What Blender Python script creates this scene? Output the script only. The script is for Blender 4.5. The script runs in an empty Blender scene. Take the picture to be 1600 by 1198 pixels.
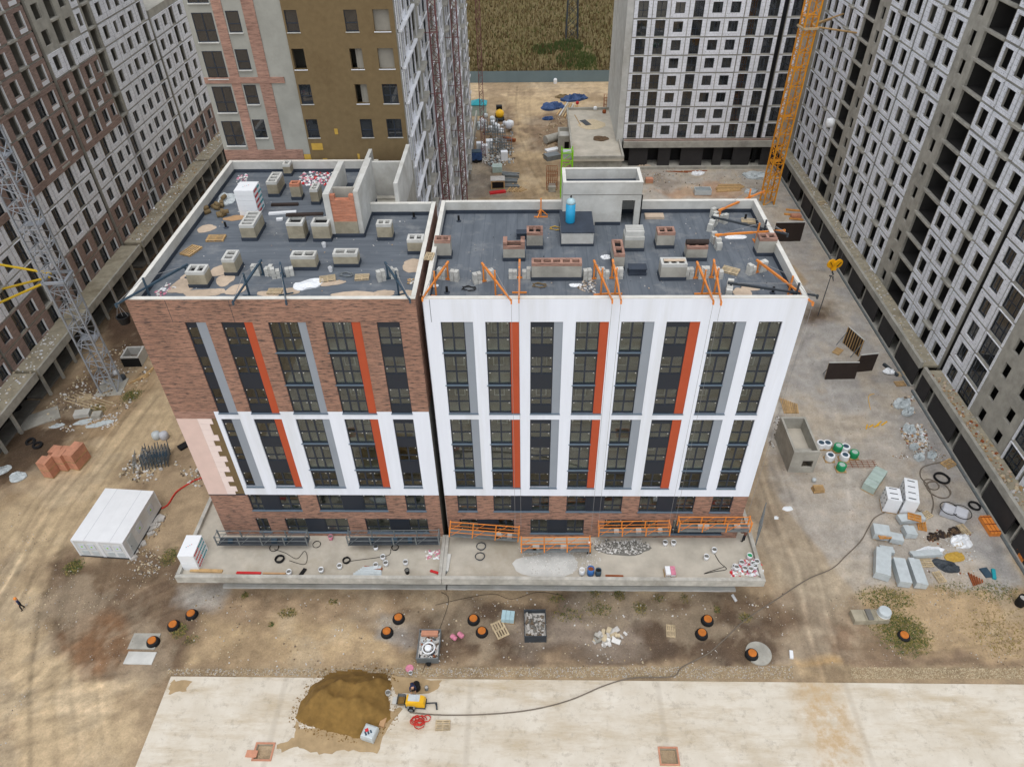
import bpy, bmesh, math, random
import numpy as np
from mathutils import Vector, Matrix
rnd = random.Random(7)
SC = bpy.context.scene
COL = SC.collection
# ------------------------------------------------------------------ camera
CF, CPITCH, CYAW, CROLL = 1124.497, 0.706187571, 0.0286954600, -0.0180790804
CPOS = Vector((26.9826367, -39.8071862, 55.9904843))
_f = Vector((-math.sin(CYAW)*math.cos(CPITCH), math.cos(CYAW)*math.cos(CPITCH), -math.sin(CPITCH)))
_r = Vector((math.cos(CYAW), math.sin(CYAW), 0)); _u = _r.cross(_f)
CR = _r*math.cos(CROLL) + _u*math.sin(CROLL)
CU = -_r*math.sin(CROLL) + _u*math.cos(CROLL)
CW = _f
cam = bpy.data.objects.new('camera', bpy.data.cameras.new('camera'))
COL.objects.link(cam); SC.camera = cam
M = Matrix.Identity(4)
for i in range(3):
    M[i][0], M[i][1], M[i][2], M[i][3] = CR[i], CU[i], -CW[i], CPOS[i]
cam.matrix_world = M
cam.data.sensor_width = 36.0; cam.data.sensor_fit = 'HORIZONTAL'
cam.data.lens = 36.0*CF/1600.0
cam.data.clip_start = 0.5; cam.data.clip_end = 3000
# ------------------------------------------------------------------ sky, sun, exposure
SUN_EL, SUN_AZ = math.radians(70), math.radians(184)     # azimuth clockwise from +Y
world = bpy.data.worlds.new('World'); SC.world = world; world.use_nodes = True
wn = world.node_tree
bg = wn.nodes['Background']
sky = wn.nodes.new('ShaderNodeTexSky'); sky.sky_type = 'NISHITA'; sky.sun_disc = False
sky.sun_elevation = SUN_EL; sky.sun_rotation = SUN_AZ
sky.air_density = 1.0; sky.dust_density = 2.0; sky.ozone_density = 1.0
hs = wn.nodes.new('ShaderNodeHueSaturation'); hs.inputs['Saturation'].default_value = 0.22   # overcast: grey cloud light
wn.links.new(sky.outputs[0], hs.inputs['Color']); wn.links.new(hs.outputs[0], bg.inputs['Color'])
bg.inputs['Strength'].default_value = 0.15
sl = bpy.data.lights.new('sun', 'SUN'); sl.energy = 0.5; sl.angle = math.radians(35); sl.color = (1.0, .98, .95)
sun = bpy.data.objects.new('sun', sl); COL.objects.link(sun)
sd = Vector((math.sin(SUN_AZ)*math.cos(SUN_EL), math.cos(SUN_AZ)*math.cos(SUN_EL), math.sin(SUN_EL)))
sun.rotation_euler = sd.to_track_quat('Z', 'Y').to_euler()
sun.location = (20, -60, 120)
SC.view_settings.view_transform = 'Standard'; SC.view_settings.look = 'None'
SC.view_settings.gamma = 1.0; SC.view_settings.exposure = 0.55
SC.view_settings.use_curve_mapping = False
SC.render.engine = 'CYCLES'
SC.cycles.max_bounces = 6; SC.cycles.diffuse_bounces = 3; SC.cycles.glossy_bounces = 2
SC.cycles.transmission_bounces = 3; SC.cycles.transparent_max_bounces = 8
SC.cycles.use_denoising = True
# ------------------------------------------------------------------ pixel (1600x1198) -> point on a surface of the place
def ray(p):
    return CW + CR*((p[0]-800)/CF) - CU*((p[1]-599)/CF)
def onZ(px, py, z=0.0):
    d = ray((px, py)); t = (z-CPOS.z)/d.z; return CPOS + d*t
def onY(px, py, y=0.0):
    d = ray((px, py)); t = (y-CPOS.y)/d.y; return CPOS + d*t
def onX(px, py, x=0.0):
    d = ray((px, py)); t = (x-CPOS.x)/d.x; return CPOS + d*t
def vz(b, px, py):
    """height of the point of a pixel's sight line nearest to the upright line through b"""
    d = ray((px, py)); w = Vector((d.x, d.y)); q = Vector((b.x-CPOS.x, b.y-CPOS.y))
    t = q.dot(w)/w.dot(w); return CPOS.z + d.z*t
def lin(c):
    c = c/255.0
    return c/12.92 if c <= .04045 else ((c+.055)/1.055)**2.4
def S(r, g, b, k=0.92):
    return (lin(r)*k, lin(g)*k, lin(b)*k)
# ------------------------------------------------------------------ materials
MATS = {}
def newmat(name):
    m = bpy.data.materials.new(name); m.use_nodes = True; MATS[name] = m
    nt = m.node_tree; b = nt.nodes['Principled BSDF']
    return m, nt, b
def N(nt, t, **kw):
    n = nt.nodes.new(t)
    for k, v in kw.items():
        if k.startswith('i_'): n.inputs[k[2:].replace('_', ' ')].default_value = v
        else: setattr(n, k, v)
    return n
def mixc(nt, a, b, fac, mode='MIX'):
    n = nt.nodes.new('ShaderNodeMix'); n.data_type = 'RGBA'; n.blend_type = mode
    for s, v in ((n.inputs[0], fac), (n.inputs[6], a), (n.inputs[7], b)):
        if hasattr(v, 'is_output'): nt.links.new(v, s)
        elif isinstance(v, (int, float)): s.default_value = v
        else: s.default_value = (*v[:3], 1)
    return n.outputs[2]
def ramp(nt, src, p0, p1, c0=(0,0,0), c1=(1,1,1)):
    n = nt.nodes.new('ShaderNodeValToRGB'); e = n.color_ramp.elements
    e[0].position, e[1].position = p0, p1; e[0].color = (*c0, 1); e[1].color = (*c1, 1)
    nt.links.new(src, n.inputs[0]); return n.outputs[0]
def position(nt, scale=(1,1,1), swap=None):
    g = nt.nodes.new('ShaderNodeNewGeometry')
    out = g.outputs['Position']
    if swap:        # 'wall': (x+y, z, 0)
        s = nt.nodes.new('ShaderNodeSeparateXYZ'); nt.links.new(out, s.inputs[0])
        a = nt.nodes.new('ShaderNodeMath'); nt.links.new(s.outputs[0], a.inputs[0]); nt.links.new(s.outputs[1], a.inputs[1])
        c = nt.nodes.new('ShaderNodeCombineXYZ'); nt.links.new(a.outputs[0], c.inputs[0]); nt.links.new(s.outputs[2], c.inputs[1])
        out = c.outputs[0]
    m = nt.nodes.new('ShaderNodeVectorMath'); m.operation = 'MULTIPLY'; m.inputs[1].default_value = scale
    nt.links.new(out, m.inputs[0]); return m.outputs[0]
def noise(nt, vec, scale, detail=5, rough=.6):
    n = nt.nodes.new('ShaderNodeTexNoise'); n.inputs['Scale'].default_value = scale
    n.inputs['Detail'].default_value = detail; n.inputs['Roughness'].default_value = rough
    nt.links.new(vec, n.inputs['Vector']); return n.outputs['Fac']
def bump(nt, b, h, strength=.3, dist=.05):
    n = nt.nodes.new('ShaderNodeBump'); n.inputs['Strength'].default_value = strength; n.inputs['Distance'].default_value = dist
    nt.links.new(h, n.inputs['Height']); nt.links.new(n.outputs[0], b.inputs['Normal'])
def mat(name, col, rough=.85, var=.2, scale=1.5, bmp=0.0, metal=0.0, spec=.3, rand=0.0, stain=None, aniso=(1,1,1)):
    m, nt, b = newmat(name)
    v = position(nt, aniso)
    f = ramp(nt, noise(nt, v, scale, 6), .3, .72)
    lo = tuple(c*(1-var) for c in col); hi = tuple(min(.95, c*(1+var*.7)) for c in col)
    c = mixc(nt, lo, hi, f)
    if stain:
        f2 = ramp(nt, noise(nt, v, scale*.23, 7, .7), .5, .68)
        c = mixc(nt, c, stain, f2)
    if rand:
        oi = nt.nodes.new('ShaderNodeObjectInfo')
        r = ramp(nt, oi.outputs['Random'], 0, 1, (1-rand,)*3, (1+rand*.3,)*3)
        c = mixc(nt, c, r, 1.0, 'MULTIPLY')
    nt.links.new(c, b.inputs['Base Color'])
    b.inputs['Roughness'].default_value = rough; b.inputs['Metallic'].default_value = metal
    b.inputs['Specular IOR Level'].default_value = spec
    if bmp: bump(nt, b, noise(nt, v, scale*9, 4), bmp, .03)
    return m
# ------------------------------------------------------------------ mesh builder
class MB:
    def __init__(s): s.v, s.f, s.mi, s.cm = [], [], [], 0
    def face(s, pts):
        n = len(s.v); s.v += [tuple(p) for p in pts]; s.f.append(tuple(range(n, n+len(pts)))); s.mi.append(s.cm)
    def box(s, x0, y0, z0, x1, y1, z1):
        if x1 < x0: x0, x1 = x1, x0
        if y1 < y0: y0, y1 = y1, y0
        if z1 < z0: z0, z1 = z1, z0
        n = len(s.v)
        s.v += [(x0,y0,z0),(x1,y0,z0),(x1,y1,z0),(x0,y1,z0),(x0,y0,z1),(x1,y0,z1),(x1,y1,z1),(x0,y1,z1)]
        s.f += [(n,n+3,n+2,n+1),(n+4,n+5,n+6,n+7),(n,n+1,n+5,n+4),(n+1,n+2,n+6,n+5),(n+2,n+3,n+7,n+6),(n+3,n,n+4,n+7)]
        s.mi += [s.cm]*6; return s
    def mbox(s, mt, sx, sy, sz):
        """box of size sx,sy,sz about the origin, moved by matrix mt"""
        n = len(s.v); h = (sx/2, sy/2, sz/2)
        for k in range(8):
            c = Vector(((-1,1,1,-1)[k%4]*h[0], (-1,-1,1,1)[k%4]*h[1], (-1 if k < 4 else 1)*h[2]))
            s.v.append(tuple(mt @ c))
        s.f += [(n,n+3,n+2,n+1),(n+4,n+5,n+6,n+7),(n,n+1,n+5,n+4),(n+1,n+2,n+6,n+5),(n+2,n+3,n+7,n+6),(n+3,n,n+4,n+7)]
        s.mi += [s.cm]*6; return s
    def bar(s, a, b, w, h=None):
        a, b = Vector(a), Vector(b); d = b-a; L = d.length
        if L < 1e-6: return s
        q = d.to_track_quat('X', 'Z').to_matrix().to_4x4()
        return s.mbox(Matrix.Translation((a+b)/2) @ q, L, w, h or w)
    def tube(s, path, r, n=8, closed=False, cap=True):
        path = [Vector(p) for p in path]; K = len(path); base = len(s.v)
        for i, p in enumerate(path):
            t = (path[(i+1)%K]-path[i-1]) if closed else (path[min(i+1,K-1)]-path[max(i-1,0)])
            t.normalize(); up = Vector((0,0,1)) if abs(t.z) < .95 else Vector((1,0,0))
            a = t.cross(up).normalized(); bq = a.cross(t)
            rr = r[i] if isinstance(r, (list, tuple)) else r
            for k in range(n):
                an = 2*math.pi*k/n; s.v.append(tuple(p + a*(rr*math.cos(an)) + bq*(rr*math.sin(an))))
        for i in range(K if closed else K-1):
            j = (i+1)%K
            for k in range(n):
                l = (k+1)%n
                s.f.append((base+i*n+k, base+i*n+l, base+j*n+l, base+j*n+k)); s.mi.append(s.cm)
        if cap and not closed:
            s.f.append(tuple(base+k for k in range(n))[::-1]); s.f.append(tuple(base+(K-1)*n+k for k in range(n))); s.mi += [s.cm]*2
        return s
    def lathe(s, prof, n=16, c=(0,0,0)):
        """profile of (radius, z) turned about the z axis through c"""
        b = len(s.v); K = len(prof)
        for r, z in prof:
            for k in range(n):
                an = 2*math.pi*k/n; s.v.append((c[0]+r*math.cos(an), c[1]+r*math.sin(an), c[2]+z))
        for i in range(K-1):
            for k in range(n):
                l = (k+1)%n; s.f.append((b+i*n+k, b+i*n+l, b+(i+1)*n+l, b+(i+1)*n+k)); s.mi.append(s.cm)
        s.f.append(tuple(b+k for k in range(n))[::-1]); s.f.append(tuple(b+(K-1)*n+k for k in range(n))); s.mi += [s.cm]*2
        return s
    def prism(s, pts, z0, z1):
        n = len(s.v); K = len(pts)
        s.v += [(p[0],p[1],z0) for p in pts] + [(p[0],p[1],z1) for p in pts]
        s.f.append(tuple(range(n, n+K))[::-1]); s.f.append(tuple(range(n+K, n+2*K)))
        s.mi += [s.cm]*2
        for i in range(K):
            j = (i+1)%K; s.f.append((n+i, n+j, n+K+j, n+K+i)); s.mi.append(s.cm)
        return s
    def mesh(s, name, mats, smooth=False):
        me = bpy.data.meshes.new(name); me.from_pydata(s.v, [], s.f)
        for m in (mats if isinstance(mats, (list, tuple)) else [mats]):
            me.materials.append(MATS[m] if isinstance(m, str) else m)
        if any(s.mi): me.polygons.foreach_set('material_index', s.mi)
        if smooth: me.polygons.foreach_set('use_smooth', [True]*len(me.polygons))
        me.update(); return me
    def build(s, name, mats, parent=None, loc=None, rz=0.0, smooth=False):
        return put(name, s.mesh(name, mats, smooth), parent, loc, rz)
def put(name, me, parent=None, loc=None, rz=0.0):
    o = bpy.data.objects.new(name, me); COL.objects.link(o)
    if parent is not None: o.parent = parent
    if loc is not None: o.location = loc
    if rz: o.rotation_euler = (0, 0, rz)
    return o
def thing(name, label, cat, loc=(0,0,0), rz=0.0, group=None):
    o = bpy.data.objects.new(name, None); COL.objects.link(o); o.empty_display_size = .3
    o.location = loc; o.rotation_euler = (0, 0, rz)
    return tag(o, label, cat, group)
def tag(o, label, cat=None, group=None, kind=None):
    if label: o['label'] = label
    if cat: o['category'] = cat
    if group: o['group'] = group
    if kind or cat: o['kind'] = kind or 'thing'
    return o
def struct(o, label, kind='structure'):
    o['kind'] = kind; o['label'] = label; return o
def copy_tree(o, parent=None, loc=None, rz=None, label=None):
    c = o.copy(); COL.objects.link(c); c.parent = parent
    if loc is not None: c.location = loc
    if rz is not None: c.rotation_euler = (0, 0, rz)
    if label: c['label'] = label
    for ch in KIDS.get(o.name, []): copy_tree(ch, c)
    return c
KIDS = {}
def index_kids(o):
    def rec(p):
        ks = [x for x in COL.objects if x.parent == p]
        KIDS[p.name] = ks
        for k in ks: rec(k)
    rec(o)
# ------------------------------------------------------------------ noise for ground colours
def vnoise(x, y, seed=0):
    xi = np.floor(x).astype(np.int64); yi = np.floor(y).astype(np.int64); fx = x-xi; fy = y-yi
    fx = fx*fx*(3-2*fx); fy = fy*fy*(3-2*fy)
    def h(a, b):
        n = (a*374761393 + b*668265263 + seed*1442695041) & 0xffffffff
        n = ((n ^ (n >> 13))*1274126177) & 0xffffffff
        return ((n ^ (n >> 16)) & 0xffff)/65535.0
    return (h(xi,yi)*(1-fx)+h(xi+1,yi)*fx)*(1-fy) + (h(xi,yi+1)*(1-fx)+h(xi+1,yi+1)*fx)*fy
def fbm(x, y, sc, oct=5, seed=0, gain=.55):
    t = 0; a = 1; n = 0
    for i in range(oct):
        t = t + a*vnoise(x*sc+17.3*i, y*sc-9.1*i, seed+i); n += a; a *= gain; sc *= 2.03
    return t/n
# ------------------------------------------------------------------ material library
mat('concrete', S(176,173,163), .9, .22, .9, .25, stain=S(140,138,130))
mat('concrete_light', S(205,205,200), .9, .16, .8, .2, stain=S(180,178,170))
mat('concrete_dark', S(120,118,112), .9, .25, 1.0, .2)
mat('concrete_warm', S(168,160,140), .92, .25, 1.3, .3, stain=S(135,126,106))
mat('deck_concrete', S(192,185,171), .92, .2, .55, .2, stain=S(166,157,140))
mat('parapet_concrete', S(190,187,178), .9, .3, 1.1, .25, stain=S(150,146,136))
mat('cap_white', S(222,220,212), .8, .12, 1.2)
mat('white_render', S(238,244,255,.92), .75, .045, 1.0, .04, aniso=(1.6,1.6,.12), stain=S(228,233,240,.90))
mat('grey_panel', S(150,158,168), .6, .05, .5)
mat('red_panel', S(186,84,52), .6, .08, .5)
mat('navy_panel', S(36,43,54), .45, .1, .6, spec=.4)
mat('sill_metal', S(100,116,130), .45, .08, 2, spec=.4)
mat('frame_dark', S(44,52,64), .45, .08, 2, spec=.4)
mat('frame_grey', S(70,74,76), .5, .1, 2)
mat('white_paint', S(236,238,240), .5, .05, 1.0, rand=.06)
mat('cabin_white', S(228,230,230), .55, .07, .8, stain=S(205,205,200))
mat('sticker_white', S(235,235,232), .6, .02)
mat('room_wall', S(158,160,154), .9, .25, .5, rand=.0)
mat('room_shade', S(62,60,58), .95, .25, .5)  # room concrete coloured near black, standing for the shade of unlit interiors
mat('room_concrete', S(150,146,136), .95, .2, .6)
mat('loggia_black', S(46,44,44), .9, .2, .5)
mat('dark_wall', S(58,56,56), .85, .15, .6)
mat('black', S(24,24,25), .7, .2, 3)
mat('rubber', S(30,30,32), .75, .25, 5, .2)
mat('insulation', S(216,219,228), .85, .07, .7, .1)
mat('insulation_clean', S(232,234,238), .85, .05, .7)
mat('insulation_frame', S(196,198,204), .85, .1, .7)
mat('wool', S(124,106,76), .95, .12, 2.2, .4, stain=S(112,94,66))
mat('wool_yellow', S(196,160,74), .95, .15, 3)
mat('primer_grey', S(166,166,158), .9, .1, .8, .1, stain=S(150,150,142))
mat('primer_pink', S(228,202,192), .9, .06, 1.0)
mat('pink_board', S(243,226,220), .85, .04, 1.0)
mat('orange', S(238,146,66), .5, .12, 2, rand=.12)
mat('crane_orange', S(232,158,44), .5, .12, 1, rand=.0)
mat('crane_yellow', S(226,190,52), .5, .1, 1)
mat('hook_yellow', S(246,178,24), .45, .1, 2)
mat('crane_grey', S(168,174,182), .5, .1, 1, metal=.2)
mat('steel_grey', S(128,134,136), .5, .2, 2, metal=.3)
mat('steel_blue', S(62,84,100), .55, .2, 2, rand=.15)
mat('steel_dark', S(66,72,78), .55, .25, 2, rand=.15)
mat('hoist_red', S(132,88,86), .6, .25, 2)
mat('scaffold_white', S(214,216,216), .6, .15, 1)
mat('lime', S(150,226,36), .5, .12, 2)
mat('rust', S(150,84,48), .85, .35, 4, .3)
mat('rust_lid', S(196,116,48), .8, .22, 3, .2)
mat('wood', S(198,164,116), .85, .25, 3, .2, rand=.3)
mat('wood_pale', S(206,186,152), .85, .25, 3, .2, rand=.25)
mat('wood_orange', S(212,150,80), .85, .2, 3, .2, rand=.2)
mat('plywood_dark', S(52,42,38), .6, .2, 1)
mat('cardboard', S(206,186,164), .9, .14, 2, rand=.15)
mat('cardboard_brown', S(196,158,118), .9, .14, 2, rand=.15)
mat('counterweight', S(206,206,200), .9, .15, 3, .2, rand=.18)
mat('block_grey', S(186,188,184), .9, .1, 2, .1, rand=.12)
mat('wrap_pale', S(196,204,206), .4, .12, 2, .3, spec=.5)
mat('wrap_green', S(178,196,188), .4, .15, 2, .3, spec=.5)
mat('wrap_white', S(240,243,246), .35, .05, 1.2, .25, spec=.5)
mat('wrap_blue', S(176,206,214), .4, .1, 2, .2, spec=.5)
mat('pink', S(218,138,160), .6, .3, 5)
mat('red_plastic', S(206,48,52), .5, .15, 3)
mat('teal', S(40,158,170), .5, .1, 3)
mat('blue_tank', S(30,158,206), .35, .08, 2, spec=.5)
mat('blue_plastic', S(62,112,176), .45, .15, 2)
mat('blue_sheet', S(58,84,128), .55, .4, 2.5, .5)
mat('fence_blue', S(118,136,142), .6, .06, .3)
mat('green_plastic', S(34,150,96), .5, .15, 3)
mat('hazard_yellow', S(240,186,40), .4, .1, 2)
mat('clay_pack', S(204,146,118), .8, .16, 3, .3, rand=.15)
mat('membrane_roll', S(60,50,46), .8, .3, 3)
mat('soil_dark', S(104,84,64), .97, .3, 1.5, .6)
mat('sand_pile', S(138,108,58), .97, .25, 1.6, .9, stain=S(114,88,46))
mat('sand_wet', S(176,152,116), .97, .2, 1.5, .3)
mat('skin', S(208,160,130), .6, .05)
mat('cloth_navy', S(44,54,84), .9, .2, 6)
mat('cloth_dark', S(36,38,44), .9, .2, 6)
mat('cloth_grey', S(122,116,124), .9, .2, 6)
mat('cloth_brown', S(120,80,66), .9, .2, 6)
mat('hair', S(40,30,26), .9, .2, 6)
mat('leaf', S(84,100,52), .85, .35, 3, rand=.15)
mat('leaf_dry', S(150,134,78), .9, .3, 3)
mat('rope', S(150,150,150), .8, .1, 4)
mat('hose', S(118,108,96), .7, .2, 3)
mat('hose_red', S(196,58,48), .6, .2, 3)
# streaky clinker brick (bricks about 1 px high: the material carries them)
def brick_mat(name, c1, c2, dark, dark_amt=.5):
    m, nt, b = newmat(name)
    v = position(nt, (1,1,1), 'wall')
    br = nt.nodes.new('ShaderNodeTexBrick'); nt.links.new(v, br.inputs['Vector'])
    br.inputs['Color1'].default_value = (*c1, 1); br.inputs['Color2'].default_value = (*c2, 1); br.inputs['Mortar'].default_value = (*S(150,132,118), 1)
    br.inputs['Scale'].default_value = 1.0; br.inputs['Mortar Size'].default_value = .007
    br.inputs['Brick Width'].default_value = .5; br.inputs['Row Height'].default_value = .075; br.inputs['Bias'].default_value = -.1
    vs = position(nt, (1.6, 9.5, 1), 'wall')
    n1 = ramp(nt, noise(nt, vs, 1.0, 5, .7), .49, .60)
    c = mixc(nt, br.outputs['Color'], dark, N_mul(nt, n1, dark_amt))
    vs2 = position(nt, (.9, 6, 1), 'wall')
    n2 = ramp(nt, noise(nt, vs2, 1.0, 3, .6), .46, .66)
    c = mixc(nt, c, tuple(min(.8, q*1.35) for q in c1), N_mul(nt, n2, .6))
    big = ramp(nt, noise(nt, position(nt), .25, 4), .3, .7, (.82,)*3, (1.12,)*3)
    c = mixc(nt, c, big, 1.0, 'MULTIPLY')
    nt.links.new(c, b.inputs['Base Color']); b.inputs['Roughness'].default_value = .9
    b.inputs['Specular IOR Level'].default_value = .2
    bump(nt, b, br.outputs['Fac'], .3, -.02)
def N_mul(nt, src, k):
    n = nt.nodes.new('ShaderNodeMath'); n.operation = 'MULTIPLY'; nt.links.new(src, n.inputs[0]); n.inputs[1].default_value = k; return n.outputs[0]
brick_mat('brick_clinker', S(168,128,108), S(148,112,98), S(82,73,70), .95)
brick_mat('brick_brown', S(156,134,126), S(144,124,116), S(112,98,92), .5)
brick_mat('brick_salmon', S(174,136,120), S(162,126,112), S(120,94,84), .75)
brick_mat('brick_orange', S(204,138,110), S(190,122,94), S(160,98,76), .4)
# insulation boards with joints and black anchor heads
def board_mat(name, base, joint, anchor=True):
    m, nt, b = newmat(name)
    v = position(nt, (1,1,1), 'wall')
    br = nt.nodes.new('ShaderNodeTexBrick'); nt.links.new(v, br.inputs['Vector'])
    br.inputs['Color1'].default_value = (*base, 1); br.inputs['Color2'].default_value = (*(c*.93 for c in base), 1)
    br.inputs['Mortar'].default_value = (*joint, 1); br.inputs['Scale'].default_value = 1.0
    br.inputs['Mortar Size'].default_value = .012; br.inputs['Brick Width'].default_value = .6; br.inputs['Row Height'].default_value = .5
    c = br.outputs['Color']
    vo = nt.nodes.new('ShaderNodeTexVoronoi'); vo.inputs['Scale'].default_value = 2.6; vo.inputs['Randomness'].default_value = .55
    nt.links.new(v, vo.inputs['Vector'])
    if anchor: c = mixc(nt, c, S(92,92,96), ramp(nt, vo.outputs['Distance'], .10, .16, (.8,)*3, (0,)*3))
    sm = ramp(nt, noise(nt, position(nt), .7, 5), .35, .7, (.9,)*3, (1.06,)*3)
    c = mixc(nt, c, sm, 1.0, 'MULTIPLY')
    nt.links.new(c, b.inputs['Base Color']); b.inputs['Roughness'].default_value = .88; b.inputs['Specular IOR Level'].default_value = .2
board_mat('board_white', S(236,238,244,1), S(190,192,198))
board_mat('board_lilac', S(236,239,246,1), S(176,178,184))
# roofing felt with seams and dusty smears
def felt_mat(name, along):
    m, nt, b = newmat(name)
    v = position(nt, (1.0, .0, 0) if along == 'y' else (0, 1.0, 0))
    w = nt.nodes.new('ShaderNodeTexWave'); w.bands_direction = 'X' if along == 'y' else 'Y'; w.wave_profile = 'SAW'
    w.inputs['Scale'].default_value = .36; w.inputs['Distortion'].default_value = .0
    nt.links.new(v, w.inputs['Vector'])
    seam = ramp(nt, w.outputs['Fac'], .90, .98)
    st = position(nt, (2.2, .3, 1) if along == 'y' else (.3, 2.2, 1))
    n1 = ramp(nt, noise(nt, st, .9, 5), .35, .75)
    c = mixc(nt, S(92,99,107), S(112,119,127), n1)
    c = mixc(nt, c, S(76,83,91), N_mul(nt, seam, .55))
    d = ramp(nt, noise(nt, position(nt), .5, 7, .72), .52, .76)
    c = mixc(nt, c, S(150,152,152), N_mul(nt, d, .75))
    nt.links.new(c, b.inputs['Base Color']); b.inputs['Roughness'].default_value = .75; b.inputs['Specular IOR Level'].default_value = .35
    bump(nt, b, noise(nt, position(nt), 3, 4), .15, .03)
felt_mat('felt_x', 'x'); felt_mat('felt_y', 'y')
mat('felt_dark', S(60,68,80), .7, .2, 1.2)
# window glass: reflects by angle, lets the room behind show
def glass_mat(name, tint, rough=.02, body=(.02,.022,.024), opaque=.25):
    m, nt, b = newmat(name)
    out = nt.nodes['Material Output']
    tr = nt.nodes.new('ShaderNodeBsdfTransparent'); tr.inputs[0].default_value = (*tint, 1)
    df = nt.nodes.new('ShaderNodeBsdfDiffuse'); df.inputs[0].default_value = (*body, 1)
    gl = nt.nodes.new('ShaderNodeBsdfGlossy'); gl.inputs['Roughness'].default_value = rough
    lw = nt.nodes.new('ShaderNodeLayerWeight'); lw.inputs['Blend'].default_value = .5      # same from both sides of the pane
    pw = nt.nodes.new('ShaderNodeMath'); pw.operation = 'POWER'; nt.links.new(lw.outputs['Facing'], pw.inputs[0]); pw.inputs[1].default_value = 4.0
    fr = nt.nodes.new('ShaderNodeMath'); fr.operation = 'MULTIPLY_ADD'; nt.links.new(pw.outputs[0], fr.inputs[0]); fr.inputs[1].default_value = .85; fr.inputs[2].default_value = .10
    a = nt.nodes.new('ShaderNodeMixShader'); a.inputs[0].default_value = opaque
    nt.links.new(tr.outputs[0], a.inputs[1]); nt.links.new(df.outputs[0], a.inputs[2])
    x = nt.nodes.new('ShaderNodeMixShader'); nt.links.new(fr.outputs[0], x.inputs[0])
    nt.links.new(a.outputs[0], x.inputs[1]); nt.links.new(gl.outputs[0], x.inputs[2])
    nt.links.new(x.outputs[0], out.inputs['Surface'])
    g = nt.nodes.new('ShaderNodeNewGeometry')   # slight waviness of the panes
    bp = nt.nodes.new('ShaderNodeBump'); bp.inputs['Strength'].default_value = .05
    nt.links.new(noise(nt, g.outputs['Position'], 1.2, 2), bp.inputs['Height'])
    nt.links.new(bp.outputs[0], gl.inputs['Normal'])
glass_mat('glass', (.80,.84,.80), opaque=.06)
glass_mat('glass_dark', (.50,.52,.54), opaque=.5, body=(.045,.05,.055))
# printed wrap: white film with red / teal stripes of print
def printed_wrap(name):
    m, nt, b = newmat(name)
    tc = nt.nodes.new('ShaderNodeTexCoord'); s = nt.nodes.new('ShaderNodeSeparateXYZ'); nt.links.new(tc.outputs['Object'], s.inputs[0])
    nt.nodes.remove(s)
    f = noise(nt, tc.outputs['Object'], 2.5, 4)
    c = mixc(nt, S(232,236,240), S(246,248,250), f)
    nt.links.new(c, b.inputs['Base Color']); b.inputs['Roughness'].default_value = .35
    bump(nt, b, noise(nt, tc.outputs['Object'], 6, 3), .25, .03)
printed_wrap('wrap_printed')
# ------------------------------------------------------------------ ground
def PX(*pts): return [tuple(onZ(x, y, 0).xy) for x, y in pts]
def pmask(X, Y, poly, soft):
    inside = np.zeros(X.shape, bool); dist = np.full(X.shape, 1e9)
    n = len(poly)
    for i in range(n):
        x0, y0 = poly[i]; x1, y1 = poly[(i+1)%n]
        if y0 != y1:
            c = ((y0 > Y) != (y1 > Y)) & (X < (x1-x0)*(Y-y0)/(y1-y0)+x0); inside ^= c
        dx, dy = x1-x0, y1-y0; L = dx*dx+dy*dy+1e-9
        t = np.clip(((X-x0)*dx+(Y-y0)*dy)/L, 0, 1)
        dist = np.minimum(dist, np.hypot(X-x0-t*dx, Y-y0-t*dy))
    sd = np.where(inside, dist, -dist)
    return np.clip(.5+sd/(2*soft), 0, 1)
def lmask(X, Y, line, wid):
    dist = np.full(X.shape, 1e9)
    for (x0, y0), (x1, y1) in zip(line[:-1], line[1:]):
        dx, dy = x1-x0, y1-y0; L = dx*dx+dy*dy+1e-9
        t = np.clip(((X-x0)*dx+(Y-y0)*dy)/L, 0, 1)
        dist = np.minimum(dist, np.hypot(X-x0-t*dx, Y-y0-t*dy))
    return np.clip(1-dist/wid, 0, 1)
def spaced(a, b, s0, s1):
    o = [a]
    while o[-1] < b: o.append(o[-1] + s0 + (s1-s0)*max(0, (o[-1]-a)/(b-a)))
    return o
gx = [-700,-400,-200,-120,-80,-55] + list(np.arange(-36, 78, .19)) + [100,140,220,400,700]
gy = [-400,-200,-100,-60,-40] + spaced(-27, 140, .15, .75) + [170,220,300,420,700,1200]
GX, GY = np.meshgrid(np.array(gx, float), np.array(gy, float))
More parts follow.
